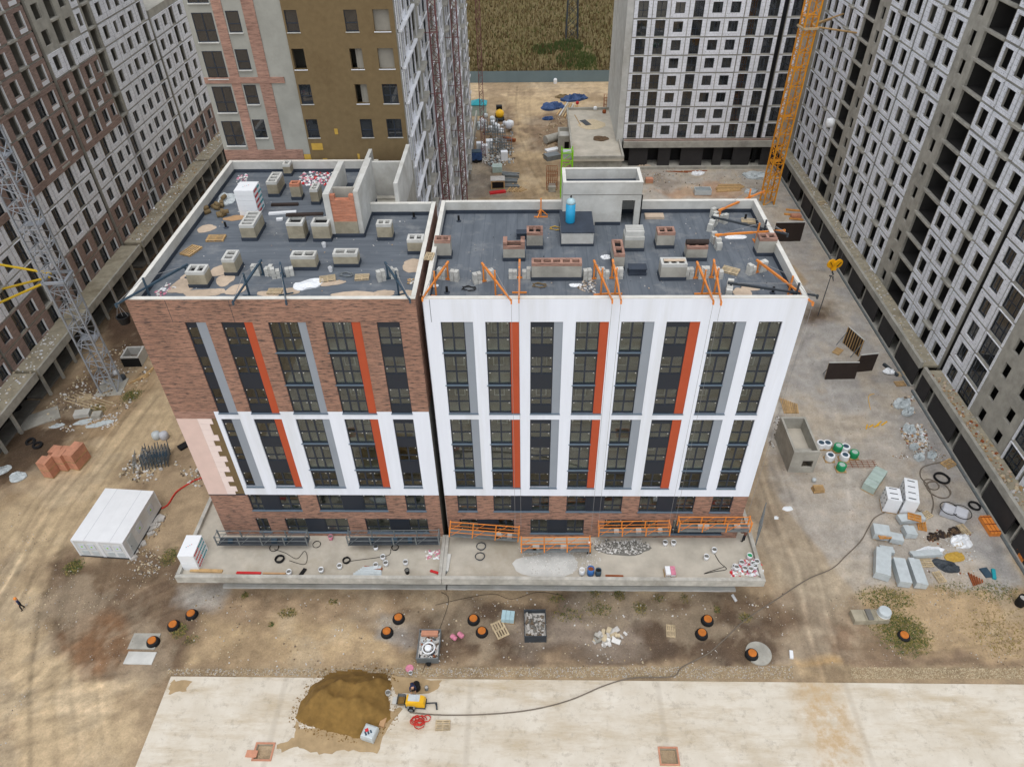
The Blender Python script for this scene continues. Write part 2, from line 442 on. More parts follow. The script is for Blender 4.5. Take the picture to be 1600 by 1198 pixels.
REG = [  # colour, polygon in photograph pixels on the ground, softness m, wobble m
 (S(212,188,146), PX((0,1198),(0,760),(100,690),(160,655),(250,590),(300,640),(250,740),(200,760),(110,850),(90,950),(240,1060),(200,1198)), 1.2, .8),
 (S(176,150,112), PX((0,700),(120,640),(215,540),(255,600),(120,720),(0,800)), 1.0, .8),
 (S(122,98,74), PX((0,705),(55,660),(150,560),(195,480),(240,520),(150,625),(110,680),(40,745),(0,770)), .8, 1.0),
 (S(98,80,62), PX((0,690),(60,668),(110,672),(95,735),(40,748),(0,745)), .5, .7),
 (S(104,82,64), PX((150,520),(330,280),(365,262),(270,420),(210,560)), .7, .6),
 (S(128,106,83), PX((75,880),(130,868),(300,880),(330,935),(1240,925),(1262,1038),(620,1045),(265,1048),(120,1040),(70,960)), .9, 1.3),
 (S(150,112,76), PX((90,985),(180,965),(215,1000),(190,1040),(110,1045),(80,1020)), .7, .8),
 (S(132,110,84), PX((90,880),(200,880),(290,880),(240,915),(120,925)), .6, .7),
 (S(202,176,132), PX((330,960),(470,950),(560,985),(640,1000),(640,1040),(290,1046),(300,1000)), .8, .8),
 (S(188,162,126), PX((340,930),(600,930),(640,955),(520,975),(360,965)), .7, .8),
 (S(104,87,71), PX((640,945),(860,935),(1130,950),(1225,985),(1230,1030),(900,1035),(700,1030),(640,990)), 1.0, 1.3),
 (S(156,142,126), PX((800,960),(990,950),(1000,1020),(810,1020)), 1.2, 1.5),
 (S(186,182,174), PX((280,918),(345,918),(350,948),(300,950),(275,940)), .5, .6),
 (S(166,162,156), PX((590,955),(640,965),(640,1000),(575,995)), .4, .8),
 (S(192,176,150), PX((1160,830),(1190,620),(1290,640),(1420,900),(1330,930),(1310,1065),(1225,1065),(1245,960)), 1.0, .8),
 (S(192,187,178), PX((1225,262),(1260,300),(1600,905),(1600,918),(1335,925),(1200,760),(1190,560),(1262,440),(1225,400),(1190,300)), .25, .15),
 (S(180,179,176), PX((1225,262),(1260,300),(1420,590),(1330,640),(1215,600),(1262,440),(1190,300)), 1.5, 1.2),
 (S(170,170,169), PX((1395,640),(1440,620),(1600,905),(1560,915),(1470,800)), 1.0, .9),
 (S(200,172,128), PX((1300,935),(1600,920),(1600,1045),(1450,1042),(1330,1000)), .8, 1.0),
 (S(150,126,100), PX((1290,940),(1330,935),(1420,1020),(1600,1030),(1600,1045),(1330,1045),(1285,990)), .6, .9),
 (S(214,178,118), PX((1245,1030),(1320,1030),(1335,1064),(1255,1064)), .4, .4),
 (S(182,160,124), PX((255,1043),(1235,1038),(1600,1040),(1600,1066),(255,1060)), .12, .25),
 (S(204,178,134), PX((740,310),(742,128),(962,126),(960,160),(895,165),(872,200),(880,320)), .8, .6),
 (S(214,188,146), PX((735,152),(735,127),(965,125),(965,150)), .6, .4),
 (S(146,122,94), PX((740,190),(800,165),(805,240),(760,260),(735,240)), 1.2, 1.4),
 (S(150,126,98), PX((815,190),(895,165),(890,240),(830,240)), 1.2, 1.6),
 (S(168,160,146), PX((735,240),(790,245),(800,310),(720,310)), .7, .6),
 (S(188,183,174), PX((870,320),(960,250),(1200,258),(1235,300),(1200,420)), .7, .5),
 (S(196,160,130), PX((1030,300),(1120,285),(1180,300),(1150,310),(1050,312)), 1.2, 1.4),
 (S(112,96,80), PX((1245,478),(1300,470),(1310,498),(1260,505)), 1.0, .5),  # hook's shadow and wet stain, painted into the ground colour
]
def ground_colour(X, Y):
    C = np.zeros(X.shape+(3,)); C[:] = S(190,166,130)
    wx = fbm(X, Y, .35, 5, 3)-.5; wy = fbm(X, Y, .35, 5, 11)-.5
    for col, poly, soft, wob in REG:
        m = pmask(X+wx*wob*4, Y+wy*wob*4, poly, soft)[..., None]
        m = np.clip(m*(.45+1.05*fbm(X, Y, .7, 5, 21)[..., None]), 0, 1)
        C = C*(1-m)+np.array(col)*m
    damp = np.clip((fbm(X, Y, .16, 6, 31, .62)-.50)/.12, 0, 1)*np.clip((60-X)/8, .25, 1)
    C = C*(1-.42*damp[..., None])+np.array(S(112,90,68))*.42*damp[..., None]
    pale = np.clip((fbm(X, Y, .22, 6, 37, .62)-.54)/.10, 0, 1)
    C = C*(1-.35*pale[..., None])+np.array(S(206,190,160))*.35*pale[..., None]
    return C
def tracks():
    T = []
    def bundle(pts, n, spread, w=.26, amp=1.0):      # wheel marks along a haul road, photograph pixels
        base = PX(*pts)
        for _ in range(n):
            o0, o1 = rnd.gauss(0, spread), rnd.gauss(0, spread*.5); s = amp*rnd.choice((-1,-1,1))*rnd.uniform(.5,1.2)
            for pair in (0, 1.7):
                line = []
                for i, (x, y) in enumerate(base):
                    j = min(i+1, len(base)-1); k = max(i-1, 0); dx, dy = base[j][0]-base[k][0], base[j][1]-base[k][1]; L = math.hypot(dx, dy) or 1
                    off = o0+o1*i/len(base)+pair+rnd.gauss(0,.12); line.append((x-dy/L*off, y+dx/L*off))
                T.append((line, w*rnd.uniform(.7,1.3), s))
    bundle([(-20,1010),(40,900),(100,790),(170,705),(220,640),(262,590)], 9, 1.5)
    bundle([(60,1210),(55,1080),(70,960),(110,850),(180,740),(240,640)], 6, 1.6)
    bundle([(-20,1120),(80,1095),(170,1085),(250,1088)], 5, 1.6); bundle([(-20,1180),(90,1150),(210,1105)], 4, 1.2)
    bundle([(300,905),(230,935),(150,985),(80,1040),(20,1090)], 5, 1.0); bundle([(330,930),(430,985),(560,1015),(640,1020)], 2, .6)
    bundle([(875,308),(845,260),(825,210),(818,165),(820,135)], 6, .9, .35); bundle([(740,140),(830,142),(960,138)], 4, .8, .4)
    bundle([(1308,1064),(1280,985),(1262,890),(1225,800),(1196,720),(1200,610),(1265,470)], 6, 1.0, .3); bundle([(1330,1064),(1300,980),(1340,860),(1330,700),(1290,560)], 3, 1.5, .3, .6)
    bundle([(1310,950),(1420,1030),(1600,1010)], 3, .8); bundle([(660,1030),(800,1010),(1000,1015),(1220,1000)], 3, .8)
    return T
TRK = tracks()
MOUND = [(PX((95,1010))[0], 2.2, .35), (PX((60,705))[0], 2.6, .5), (PX((170,1010))[0], 2.0, .3), (PX((1395,1000))[0], 1.6, .12), (PX((1385,1015))[0], 1.5, .2),
         (PX((860,225))[0], 3.5, .5), (PX((770,215))[0], 3, .5), (PX((270,860))[0], 1.6, .22), (PX((225,700))[0], 1.3, .2)]
def gheight(X, Y):
    Z = (fbm(X, Y, .8, 4, 40)-.5)*.10 + (fbm(X, Y, 3.1, 2, 44)-.5)*.03
    near = np.exp(-np.clip(np.abs(Y+8)-14, 0, 99)/6)
    Z = Z*(.55+.45*near)
    for (mx, my), r, h in MOUND:
        d = np.hypot(X-mx, Y-my)/r; Z = Z + h*np.exp(-d*d*1.6)*(.6+.8*fbm(X, Y, 1.3, 3, 50))
    for line, w, s in (TRK if X.size < 10 else []):
        Z = Z - .03*lmask(X, Y, line, w)
    return np.where(Y < -11.4, -.06, Z-.01)
GC = ground_colour(GX, GY); GZ = gheight(GX, GY)
tn = .25+.9*fbm(GX, GY, .8, 3, 70)
for line, w, s in TRK:
    lx = [q[0] for q in line]; ly = [q[1] for q in line]
    i0, i1 = np.searchsorted(GX[0], [min(lx)-.5, max(lx)+.5]); j0, j1 = np.searchsorted(GY[:,0], [min(ly)-.5, max(ly)+.5])
    if i1 <= i0 or j1 <= j0: continue
    sl_ = (slice(j0, j1), slice(i0, i1)); m = lmask(GX[sl_], GY[sl_], line, w)*tn[sl_]
    GC[sl_] *= (1+s*.20*m)[..., None]; GZ[sl_] -= np.where(GY[sl_] > -11.3, .05*m, 0)
big = fbm(GX, GY, .12, 5, 80)[..., None]; mid = fbm(GX, GY, 1.1, 5, 85)[..., None]; fin = fbm(GX, GY, 2.6, 2, 90)[..., None]
st_ = fbm(GX*.35+GY*.25, GY*1.4-GX*.3, 1.0, 4, 95)[..., None]
GC = GC*(.70+.30*big+.55*(mid-.5)+.24*fin+.30*(st_-.5)+.10)
lum = GC.mean(-1, keepdims=True); GC = (lum+(GC-lum)*.80)*np.array((.865,.825,.785))
fa = np.clip((GY-136)/1.5, 0, 1)[..., None]
GC = GC*(1-fa)+np.array(S(112,98,58))*fa
ny, nx = GX.shape
idx = np.arange(ny*nx).reshape(ny, nx)
quads = np.stack([idx[:-1,:-1], idx[:-1,1:], idx[1:,1:], idx[1:,:-1]], -1).reshape(-1, 4)
me = bpy.data.meshes.new('ground')
me.vertices.add(ny*nx); me.vertices.foreach_set('co', np.stack([GX, GY, GZ], -1).astype(np.float32).ravel())
me.loops.add(quads.size); me.loops.foreach_set('vertex_index', quads.ravel().astype(np.int32))
me.polygons.add(len(quads)); me.polygons.foreach_set('loop_start', np.arange(0, quads.size, 4, dtype=np.int32))
me.polygons.foreach_set('use_smooth', np.ones(len(quads), bool))
me.update(); me.validate()
at = me.color_attributes.new('soil', 'FLOAT_COLOR', 'POINT')
at.data.foreach_set('color', np.concatenate([GC, np.ones(GC.shape[:2]+(1,))], -1).astype(np.float32).ravel())
m, nt, b = newmat('soil')
an = nt.nodes.new('ShaderNodeAttribute'); an.attribute_name = 'soil'
f1 = ramp(nt, noise(nt, position(nt), 5, 8, .78), .28, .72, (.76,)*3, (1.2,)*3)
c = mixc(nt, an.outputs['Color'], f1, 1.0, 'MULTIPLY')
f2 = ramp(nt, noise(nt, position(nt), 14, 4, .75), .58, .68)
c = mixc(nt, c, S(214,204,186), N_mul(nt, f2, .3))
f3 = ramp(nt, noise(nt, position(nt), 9, 5, .75), .58, .68)
c = mixc(nt, c, S(84,70,56), N_mul(nt, f3, .35))
nt.links.new(c, b.inputs['Base Color']); b.inputs['Roughness'].default_value = .96; b.inputs['Specular IOR Level'].default_value = .15
bump(nt, b, noise(nt, position(nt), 6, 7, .75), .9, .10)
me.materials.append(m)
ground = put('ground', me); struct(ground, 'bare sandy and muddy building site ground with wheel tracks')
# ------------------------------------------------------------------ concrete slab in front
SLX0, SLY1 = -2.1, -11.12
pits = [onZ(412,1174,.12), onZ(1045,1181,.12)]
PITW = (.62, .55)
sl = MB()
xs = sorted([SLX0, 110]+[p.x+s*PITW[0] for p in pits for s in (-1,1)])
ys = sorted([-90, SLY1]+[p.y+s*PITW[1] for p in pits for s in (-1,1)])
def in_pit(x, y): return any(abs(x-p.x) < PITW[0] and abs(y-p.y) < PITW[1] for p in pits)
for i in range(len(xs)-1):
    for j in range(len(ys)-1):
        if not in_pit((xs[i]+xs[i+1])/2, (ys[j]+ys[j+1])/2): sl.face([(xs[i],ys[j],.12),(xs[i+1],ys[j],.12),(xs[i+1],ys[j+1],.12),(xs[i],ys[j+1],.12)])
sl.face([(SLX0,SLY1,.12),(110,SLY1,.12),(110,SLY1,-.3),(SLX0,SLY1,-.3)]); sl.face([(SLX0,-90,.12),(SLX0,SLY1,.12),(SLX0,SLY1,-.3),(SLX0,-90,-.3)])
m, nt, b = newmat('slab')
v = position(nt)
c = mixc(nt, S(206,196,178), S(226,219,205), ramp(nt, noise(nt, v, .35, 7, .65), .3, .7))
c = mixc(nt, c, S(188,170,140), N_mul(nt, ramp(nt, noise(nt, position(nt, (.25,1.1,1)), .5, 8, .75), .47, .68), .85))
c = mixc(nt, c, S(164,153,136), N_mul(nt, ramp(nt, noise(nt, v, 1.1, 9, .8), .53, .68), .7))
c = mixc(nt, c, S(140,128,110), N_mul(nt, ramp(nt, noise(nt, v, 6, 6, .8), .62, .70), .6))
w = nt.nodes.new('ShaderNodeTexWave'); w.bands_direction = 'X'; w.inputs['Scale'].default_value = .021; w.inputs['Distortion'].default_value = .08
nt.links.new(v, w.inputs['Vector'])
c = mixc(nt, c, S(170,160,144), N_mul(nt, ramp(nt, w.outputs['Fac'], .9999, .99999), .28))
dm = nt.nodes.new('ShaderNodeVectorMath'); dm.operation = 'SUBTRACT'; nt.links.new(v, dm.inputs[0]); dq = onZ(1292,1120,.12); dm.inputs[1].default_value = dq
dv = nt.nodes.new('ShaderNodeVectorMath'); dv.operation = 'MULTIPLY'; nt.links.new(dm.outputs[0], dv.inputs[0]); dv.inputs[1].default_value = (.36,.13,0)
dl = nt.nodes.new('ShaderNodeVectorMath'); dl.operation = 'LENGTH'; nt.links.new(dv.outputs[0], dl.inputs[0])
ms = nt.nodes.new('ShaderNodeMath'); ms.operation = 'MULTIPLY'; nt.links.new(ramp(nt, dl.outputs['Value'], .3, 1.0, (1,)*3, (0,)*3), ms.inputs[0]); nt.links.new(ramp(nt, noise(nt, v, 1.1, 5, .7), .35, .6), ms.inputs[1])
c = mixc(nt, c, S(196,166,124), N_mul(nt, ms.outputs[0], .8))
nt.links.new(c, b.inputs['Base Color']); b.inputs['Roughness'].default_value = .9; b.inputs['Specular IOR Level'].default_value = .2
bump(nt, b, noise(nt, v, 5, 5), .12, .03)
slab = sl.build('pavement', m); struct(slab, 'pale dusty concrete slab paving with a straight edge')
# ------------------------------------------------------------------ stones, chips and litter lying loose (nobody could count them)
def scatter(name, mats, n, place, size, label, flat=.6):
    mb = MB()
    for _ in range(n):
        x, y, z = place(); s = size()*rnd.uniform(.6, 1.4); mb.cm = rnd.randrange(len(mats))
        mt = Matrix.Translation((x, y, z+s*flat*.3)) @ Matrix.Rotation(rnd.uniform(0, 6.3), 4, 'Z') @ Matrix.Rotation(rnd.uniform(-.5, .5), 4, 'X')
        pts = [Vector((rnd.uniform(.5,1)*math.cos(a)*s, rnd.uniform(.5,1)*math.sin(a)*s, 0)) for a in (0, 1.6, 3.1, 4.7)]
        tp = [p*.6+Vector((0,0,s*flat)) for p in pts]
        b = len(mb.v); mb.v += [tuple(mt @ p) for p in pts+tp]
        mb.f += [(b+4,b+5,b+6,b+7)]+[(b+i, b+(i+1)%4, b+4+(i+1)%4, b+4+i) for i in range(4)]; mb.mi += [mb.cm]*5
    o = mb.build(name, mats); tag(o, label, kind='stuff'); return o
def in_poly(poly):
    xs = [p[0] for p in poly]; ys = [p[1] for p in poly]
    while True:
        x, y = rnd.uniform(min(xs), max(xs)), rnd.uniform(min(ys), max(ys))
        c = False; n = len(poly)
        for i in range(n):
            (x0, y0), (x1, y1) = poly[i], poly[(i+1)%n]
            if (y0 > y) != (y1 > y) and x < (x1-x0)*(y-y0)/(y1-y0)+x0: c = not c
        if c: return x, y
_ry, _rx = np.meshgrid(np.arange(256)/4.0, np.arange(256)/4.0, indexing='ij'); RNOISE = fbm(_rx, _ry, .45, 3, 61)
def gpoly(*px, even=False):
    P_ = PX(*px)
    def f():
        for _ in range(10):
            x, y = in_poly(P_)
            if even or RNOISE[int(y*4) % 256, int(x*4) % 256] > .5+.16*(rnd.random()-.5): break
        return x, y, gz_fast(x, y)
    return f
def gz_fast(x, y):
    return float(np.interp(x, GX[0], GZ[min(len(gy)-1, max(0, int(np.searchsorted(GY[:,0], y))))]))
mat('stone_a', S(206,190,160), .95, .2, 3); mat('stone_b', S(168,148,116), .95, .2, 3); mat('stone_c', S(196,192,186), .95, .2, 3)
mat('chip_white', S(226,224,220), .8, .1, 3); mat('stone_d', S(120,106,90), .95, .2, 3)
scatter('gravel', ['stone_a','stone_b','stone_c','stone_b'], 9000, gpoly((262,1045),(1240,1040),(1240,1060),(262,1054), even=True), lambda: rnd.uniform(.03,.07), 'strip of crushed stone gravel along the slab edge')
scatter('gravel', ['stone_a','stone_b','stone_a'], 3500, gpoly((1330,1042),(1600,1044),(1600,1060),(1330,1060), even=True), lambda: rnd.uniform(.03,.07), 'strip of crushed stone gravel along the slab beyond the wheel ruts')
scatter('rubble', ['stone_a','stone_c','stone_d','stone_b','chip_white'], 1300, gpoly((290,925),(1240,925),(1250,1040),(280,1045)), lambda: rnd.choice((.03,.04,.05,.09)), 'loose stones and chips over the dirt below the podium')
scatter('rubble', ['stone_a','stone_c','stone_d'], 700, gpoly((0,770),(110,850),(90,880),(280,885),(260,1040),(60,1040),(0,1198)), lambda: rnd.choice((.03,.04,.07)), 'loose stones over the dirt around the white cabins')
scatter('rubble', ['stone_b','stone_c','stone_a','stone_d'], 260, gpoly((195,880),(250,800),(262,800),(245,870),(290,870),(230,905)), lambda: rnd.uniform(.05,.15), 'broken concrete and plaster lumps beside the white cabins')
scatter('rubble', ['stone_a','stone_c','chip_white','stone_d'], 300, gpoly((185,745),(215,700),(300,700),(320,760),(240,760)), lambda: rnd.uniform(.05,.22), 'broken rubble around the stacked steel frames')
scatter('rubble', ['stone_a','stone_c','stone_d'], 900, gpoly((1230,270),(1590,900),(1340,922),(1190,700),(1262,440)), lambda: rnd.choice((.03,.04,.06)), 'scattered grit and scraps over the dusty concrete yard')
scatter('rubble', ['stone_a','stone_c','stone_d'], 600, gpoly((1290,930),(1600,922),(1600,1042),(1300,1045)), lambda: rnd.choice((.03,.04,.06)), 'loose stones on the dirt beyond the dusty concrete yard')
scatter('rubble', ['stone_d','chip_white','stone_a','stone_b'], 700, gpoly((60,650),(190,520),(240,580),(200,640),(110,670)), lambda: rnd.uniform(.05,.2), 'rubble and scraps at the foot of the grey crane')
# ------------------------------------------------------------------ field beyond the fence
fx = np.arange(-60, 150, .9); fy = np.concatenate([np.arange(136.5, 300, .9), np.arange(305, 700, 9)])
FX, FY = np.meshgrid(fx, fy)
FZ = .03 + .25*fbm(FX, FY, .8, 3, 5)
fm = bpy.data.meshes.new('field'); n0, n1 = FX.shape; ii = np.arange(n0*n1).reshape(n0, n1)
q = np.stack([ii[:-1,:-1], ii[:-1,1:], ii[1:,1:], ii[1:,:-1]], -1).reshape(-1, 4)
fm.from_pydata(np.stack([FX, FY, FZ], -1).reshape(-1, 3).tolist(), [], q.tolist())
m, nt, b = newmat('field')
v = position(nt)
c = mixc(nt, S(98,87,62), S(126,113,82), ramp(nt, noise(nt, v, 1.1, 6, .7), .3, .7))
c = mixc(nt, c, S(98,100,58), N_mul(nt, ramp(nt, noise(nt, v, .09, 5, .6), .48, .66), .5))
w = nt.nodes.new('ShaderNodeTexWave'); w.bands_direction = 'X'; w.inputs['Scale'].default_value = .42; w.inputs['Distortion'].default_value = 1.2; nt.links.new(position(nt, (1,.1,1)), w.inputs['Vector'])
c = mixc(nt, c, S(140,128,88), N_mul(nt, ramp(nt, w.outputs['Fac'], .5, .9), .18))
nt.links.new(c, b.inputs['Base Color']); b.inputs['Roughness'].default_value = 1; b.inputs['Specular IOR Level'].default_value = .05
bump(nt, b, noise(nt, v, 1.5, 4), .6, .4)
fm.materials.append(m); struct(put('field', fm), 'brown and olive field of withered crops beyond the fence')
mat('straw', S(136,120,82), .95, .3, 1); mat('straw_green', S(98,102,56), .95, .3, 1); mat('straw_dark', S(98,80,50), .95, .3, 1)
mb = MB()
for _ in range(16000):
    x, y = rnd.uniform(2, 62), 137.5+rnd.random()**1.3*110
    x = round(x/1.4)*1.4+rnd.gauss(0,.4)
    h, wv, a = rnd.uniform(.5,1.3), rnd.uniform(.1,.28), rnd.uniform(0, 3.1)
    g = 39 < x < 44 and y < 162 or rnd.random() < .12
    mb.cm = 1 if g else rnd.choice((0,0,2,2)); dx, dy = math.cos(a)*wv, math.sin(a)*wv; lx, ly = rnd.uniform(-.3,.3), rnd.uniform(-.3,.3)
    mb.face([(x-dx,y-dy,.1),(x+dx,y+dy,.1),(x+lx,y+ly,.1+h)])
tag(mb.build('crop_stalks', ['straw','straw_green','straw_dark']), 'dry crop stalks standing in rows over the field', kind='stuff')
# ------------------------------------------------------------------ the finished pair of blocks
XB0, XB1, XW0, XW1 = 0.0, 19.52, 19.98, 45.39
ZP, ZR, ZPOD = 29.42, 28.38, 4.1          # parapet top, roof felt, podium deck
DB, DW = 22.4, 14.25                        # depth of the brick block, of the white block
def FX(px, py=502): return onY(px, py, 0).x
def FZ(py, px=900): return onY(px, py, 0).z
brick_b = thing('brick_apartment_building', 'brick clad apartment block with white lower band and tall window strips', 'building', (9.8, 11, 0), group='finished blocks of the courtyard')
white_b = thing('white_apartment_building', 'white rendered apartment block with grey and red accent strips', 'building', (32.7, 7, 0), group='finished blocks of the courtyard')
class PB(MB):
    """a builder whose shapes are given in world space for a parent Empty standing at LOC"""
    pass
def part(mb, name, mats, parent, smooth=False):
    o = mb.build(name, mats, parent, smooth=smooth)
    o.matrix_parent_inverse = Matrix.Translation(parent.location).inverted() if parent.type == 'EMPTY' else Matrix.Identity(4)
    return o
def putw(name, me, parent, loc=(0,0,0)):
    """shared mesh placed in world coordinates under an unrotated Empty"""
    o = bpy.data.objects.new(name, me); COL.objects.link(o); o.parent = parent
    o.location = Vector(loc)-Vector(parent.location); return o
def holed(mb, u0, u1, z0, z1, holes, front, back, P):
    """wall face with openings and their reveals; P maps (u, depth, z) to the world"""
    us = sorted({u0, u1} | {min(max(h[i], u0), u1) for h in holes for i in (0,1)})
    zs = sorted({z0, z1} | {min(max(h[i], z0), z1) for h in holes for i in (2,3)})
    us = [u for i, u in enumerate(us) if i == 0 or u-us[i-1] > 1e-4]; zs = [z for i, z in enumerate(zs) if i == 0 or z-zs[i-1] > 1e-4]
    for i in range(len(us)-1):
        um = (us[i]+us[i+1])/2; run = None
        for j in range(len(zs)-1):
            zm = (zs[j]+zs[j+1])/2
            solid = not any(h[0] < um < h[1] and h[2] < zm < h[3] for h in holes)
            if solid and run is None: run = zs[j]
            if run is not None and (not solid or j == len(zs)-2):
                zt = zs[j+1] if solid else zs[j]
                mb.face([P(us[i], front, run), P(us[i+1], front, run), P(us[i+1], front, zt), P(us[i], front, zt)]); run = None
    for a, b_, c, d in holes:
        a, b_, c, d = max(a,u0), min(b_,u1), max(c,z0), min(d,z1)
        if b_ <= a or d <= c: continue
        mb.face([P(a,front,c), P(a,front,d), P(a,back,d), P(a,back,c)]); mb.face([P(b_,front,c), P(b_,back,c), P(b_,back,d), P(b_,front,d)])
        if c > z0+1e-4: mb.face([P(a,front,c), P(a,back,c), P(b_,back,c), P(b_,front,c)])
        if d < z1-1e-4: mb.face([P(a,front,d), P(b_,front,d), P(b_,back,d), P(a,back,d)])
PF = lambda u, w, z: (u, -w, z)            # facade towards the photographer: w is outward
# ---- openings read off the photograph
ZU0, ZU1 = 27.5, FZ(647); ZL0, ZL1 = FZ(655.5), FZ(763); ZWB = FZ(774.5)
Z70, Z71 = ZWB-.03, FZ(800); Z80, Z81 = FZ(812), FZ(834)
def wx(v): return FX(v/2.5+640)
WCOL = [(120,213,247,'grey_panel','full'), (295,392,428,'red_panel','full'), (472,565,600,'grey_panel','band'), (650,745,780,'red_panel','full'),
        (828,920,958,'grey_panel','full'), (1005,1098,1137,'red_panel','band'), (1186,1280,1317,'grey_panel','full'), (1366,1458,None,None,'full')]
def bx_(v): return FX(v/2.994+180, 158/2.994+450)
BCOL = [(322,375,422,'grey_panel','band',1), (492,600,640,'red_panel','band',2), (712,852,890,'grey_panel','full',3), (967,1103,1145,'red_panel','full',3), (1222,1330,None,None,'band',2)]
def fx7(v): return FX(v/2.5+640, 787)
def fx8(v): return FX(v/2.5+640, 823)
def gx7(v): return FX(v/2.994+180, 787)
def gx8(v): return FX(v/2.994+180, 823)
W7 = [[(188,263,'w')], [(328,400,'w'),(400,475,'p'),(475,545,'w')], [(613,690,'w'),(690,757,'p'),(757,830,'w')], [(897,970,'w'),(970,1040,'p'),(1040,1113,'w')], [(1180,1260,'w')]]
W8 = [[(197,270,'w'),(270,345,'p'),(345,408,'w')], [(472,540,'w'),(540,612,'p'),(612,680,'w')], [(760,830,'w'),(830,900,'p'),(900,965,'w')], [(1025,1095,'w'),(1095,1165,'p'),(1165,1225,'w')]]
B7 = [[(632,690,'w'),(690,770,'p'),(770,865,'w')], [(950,1065,'w'),(1065,1160,'p'),(1160,1270,'w')], [(1360,1450,'w')]]
B8 = [[(668,725,'w')], [(803,900,'w'),(900,985,'p'),(985,1095,'w')], [(1175,1290,'w'),(1290,1375,'p'),(1375,1465,'w')]]
PANE_CACHE = {}
def pane_mesh(w, h, mt='glass'):
    k = (round(w,2), round(h,2), mt)
    if k not in PANE_CACHE:
        PANE_CACHE[k] = MB().box(-k[0]/2, -.012, -k[1]/2, k[0]/2, .012, k[1]/2).mesh('pane', mt)
    return PANE_CACHE[k]
def win_unit(parent, xa, xb, za, zb, ncol, rows, y=.16, stick=True):
    """window: one frame mesh, every pane a piece of its own; rows are fractions of the height from the top"""
    f = .065; mb = MB(); W, H = xb-xa, zb-za; cx, cz = (xa+xb)/2, (za+zb)/2
    for x in (-W/2+f/2, W/2-f/2): mb.box(x-f/2, -.05, -H/2, x+f/2, .05, H/2)
    mb.box(-W/2+f, -.05, H/2-f, W/2-f, .05, H/2); mb.box(-W/2+f, -.05, -H/2, W/2-f, .05, -H/2+f)
    us = [-W/2+f + (W-2*f)*i/ncol for i in range(ncol+1)]
    for u in us[1:-1]: mb.box(u-.06, -.048, -H/2+f, u+.06, .048, H/2-f)
    zs = [H/2-f]; acc = 0
    for r in rows: acc += r; zs.append(H/2-f-(H-2*f)*acc)
    for z in zs[1:-1]:
        for i in range(ncol): mb.box(us[i]+(.06 if i else 0), -.046, z-.04, us[i+1]-(.06 if i < ncol-1 else 0), .046, z+.04)
    o = putw('window', mb.mesh('window', 'frame_dark'), parent, (cx, y, cz))
    st = MB()
    for i in range(ncol):
        a = us[i]+(.06 if i else 0); b_ = us[i+1]-(.06 if i < ncol-1 else 0)
        for j in range(len(zs)-1):
            t = zs[j]-(.04 if j else 0); bt = zs[j+1]+(.04 if j < len(zs)-2 else 0)
            p = put('pane', pane_mesh(b_-a+.01, t-bt+.01), o, ((a+b_)/2, 0, (t+bt)/2))
            if stick and rnd.random() < .6:
                sx = b_-.1 if i%2 else a+.1
                st.box(sx-.035, -.03, t-.14, sx+.035, -.018, t-.07)
    if st.v: put('protective_sticker', st.mesh('protective_sticker', 'sticker_white'), o)
    return o
def plate(parent, name, mt, xa, xb, za, zb, y0, y1):
    return part(MB().box(xa, y0, za, xb, y1, zb), name, mt, parent)
def strip(parent, xa, xb, xc, pm, kind, nc, ztop, zbot):
    """a window strip three storeys tall with its accent strip"""
    for k in range(3):
        t = ztop-3.0*k; b_ = max(zbot, t-3.0)
        if kind == 'full':
            h = (t-.05)-(b_+(.34 if b_ > zbot+.1 else .06)); zl = b_+(.34 if b_ > zbot+.1 else .06)
            win_unit(parent, xa+.01, xb-.01, zl, t-.04, nc, (.54,.46))
            if b_ > zbot+.1:
                plate(parent, 'spandrel_panel', 'navy_panel', xa+.01, xb-.01, b_-.04, zl, .08, .2)
                plate(parent, 'sill', 'sill_metal', xa-.08, xb+.02, zl-.025, zl+.015, -.07, .08)
        else:
            top = t-(.45 if k == 0 else .05); h = 1.62; zl = max(top-h, b_+.05)
            if k == 0: plate(parent, 'spandrel_panel', 'navy_panel', xa+.01, xb-.01, top, t, .1, .2)
            win_unit(parent, xa+.01, xb-.01, zl, top, nc, (.62,.38))
            if zl > zbot+.3:
                nb = (t-3.0)-.05 if b_ > zbot+.1 else zbot
                plate(parent, 'spandrel_panel', 'navy_panel', xa+.01, xb-.01, nb, zl, .08, .2)
    if xc: plate(parent, 'accent_panel', pm, xb, xc, zbot, ztop, .05, .2)
    plate(parent, 'head_trim', 'frame_dark', xa, xb, ztop-.04, ztop+.0, .02, .1)
    plate(parent, 'sill', 'sill_metal', xa-.03, (xc or xb)+.03, zbot-.03, zbot+.03, -.06, .1)
def low_row(parent, groups, fx, zt, zb):
    H = []
    for g in groups:
        a, b_ = fx(g[0][0]), fx(g[-1][1]); H.append((a, b_, zb, zt))
        for u0, u1, k in g:
            if k == 'w': win_unit(parent, fx(u0)+.01, fx(u1)-.01, zb+.06, zt-.03, 2, (.66,.34))
            else: plate(parent, 'spandrel_panel', 'navy_panel', fx(u0), fx(u1), zb+.06, zt-.03, .08, .2)
        plate(parent, 'sill', 'sill_metal', a-.05, b_+.05, zb-.02, zb+.05, -.06, .1)
    return H
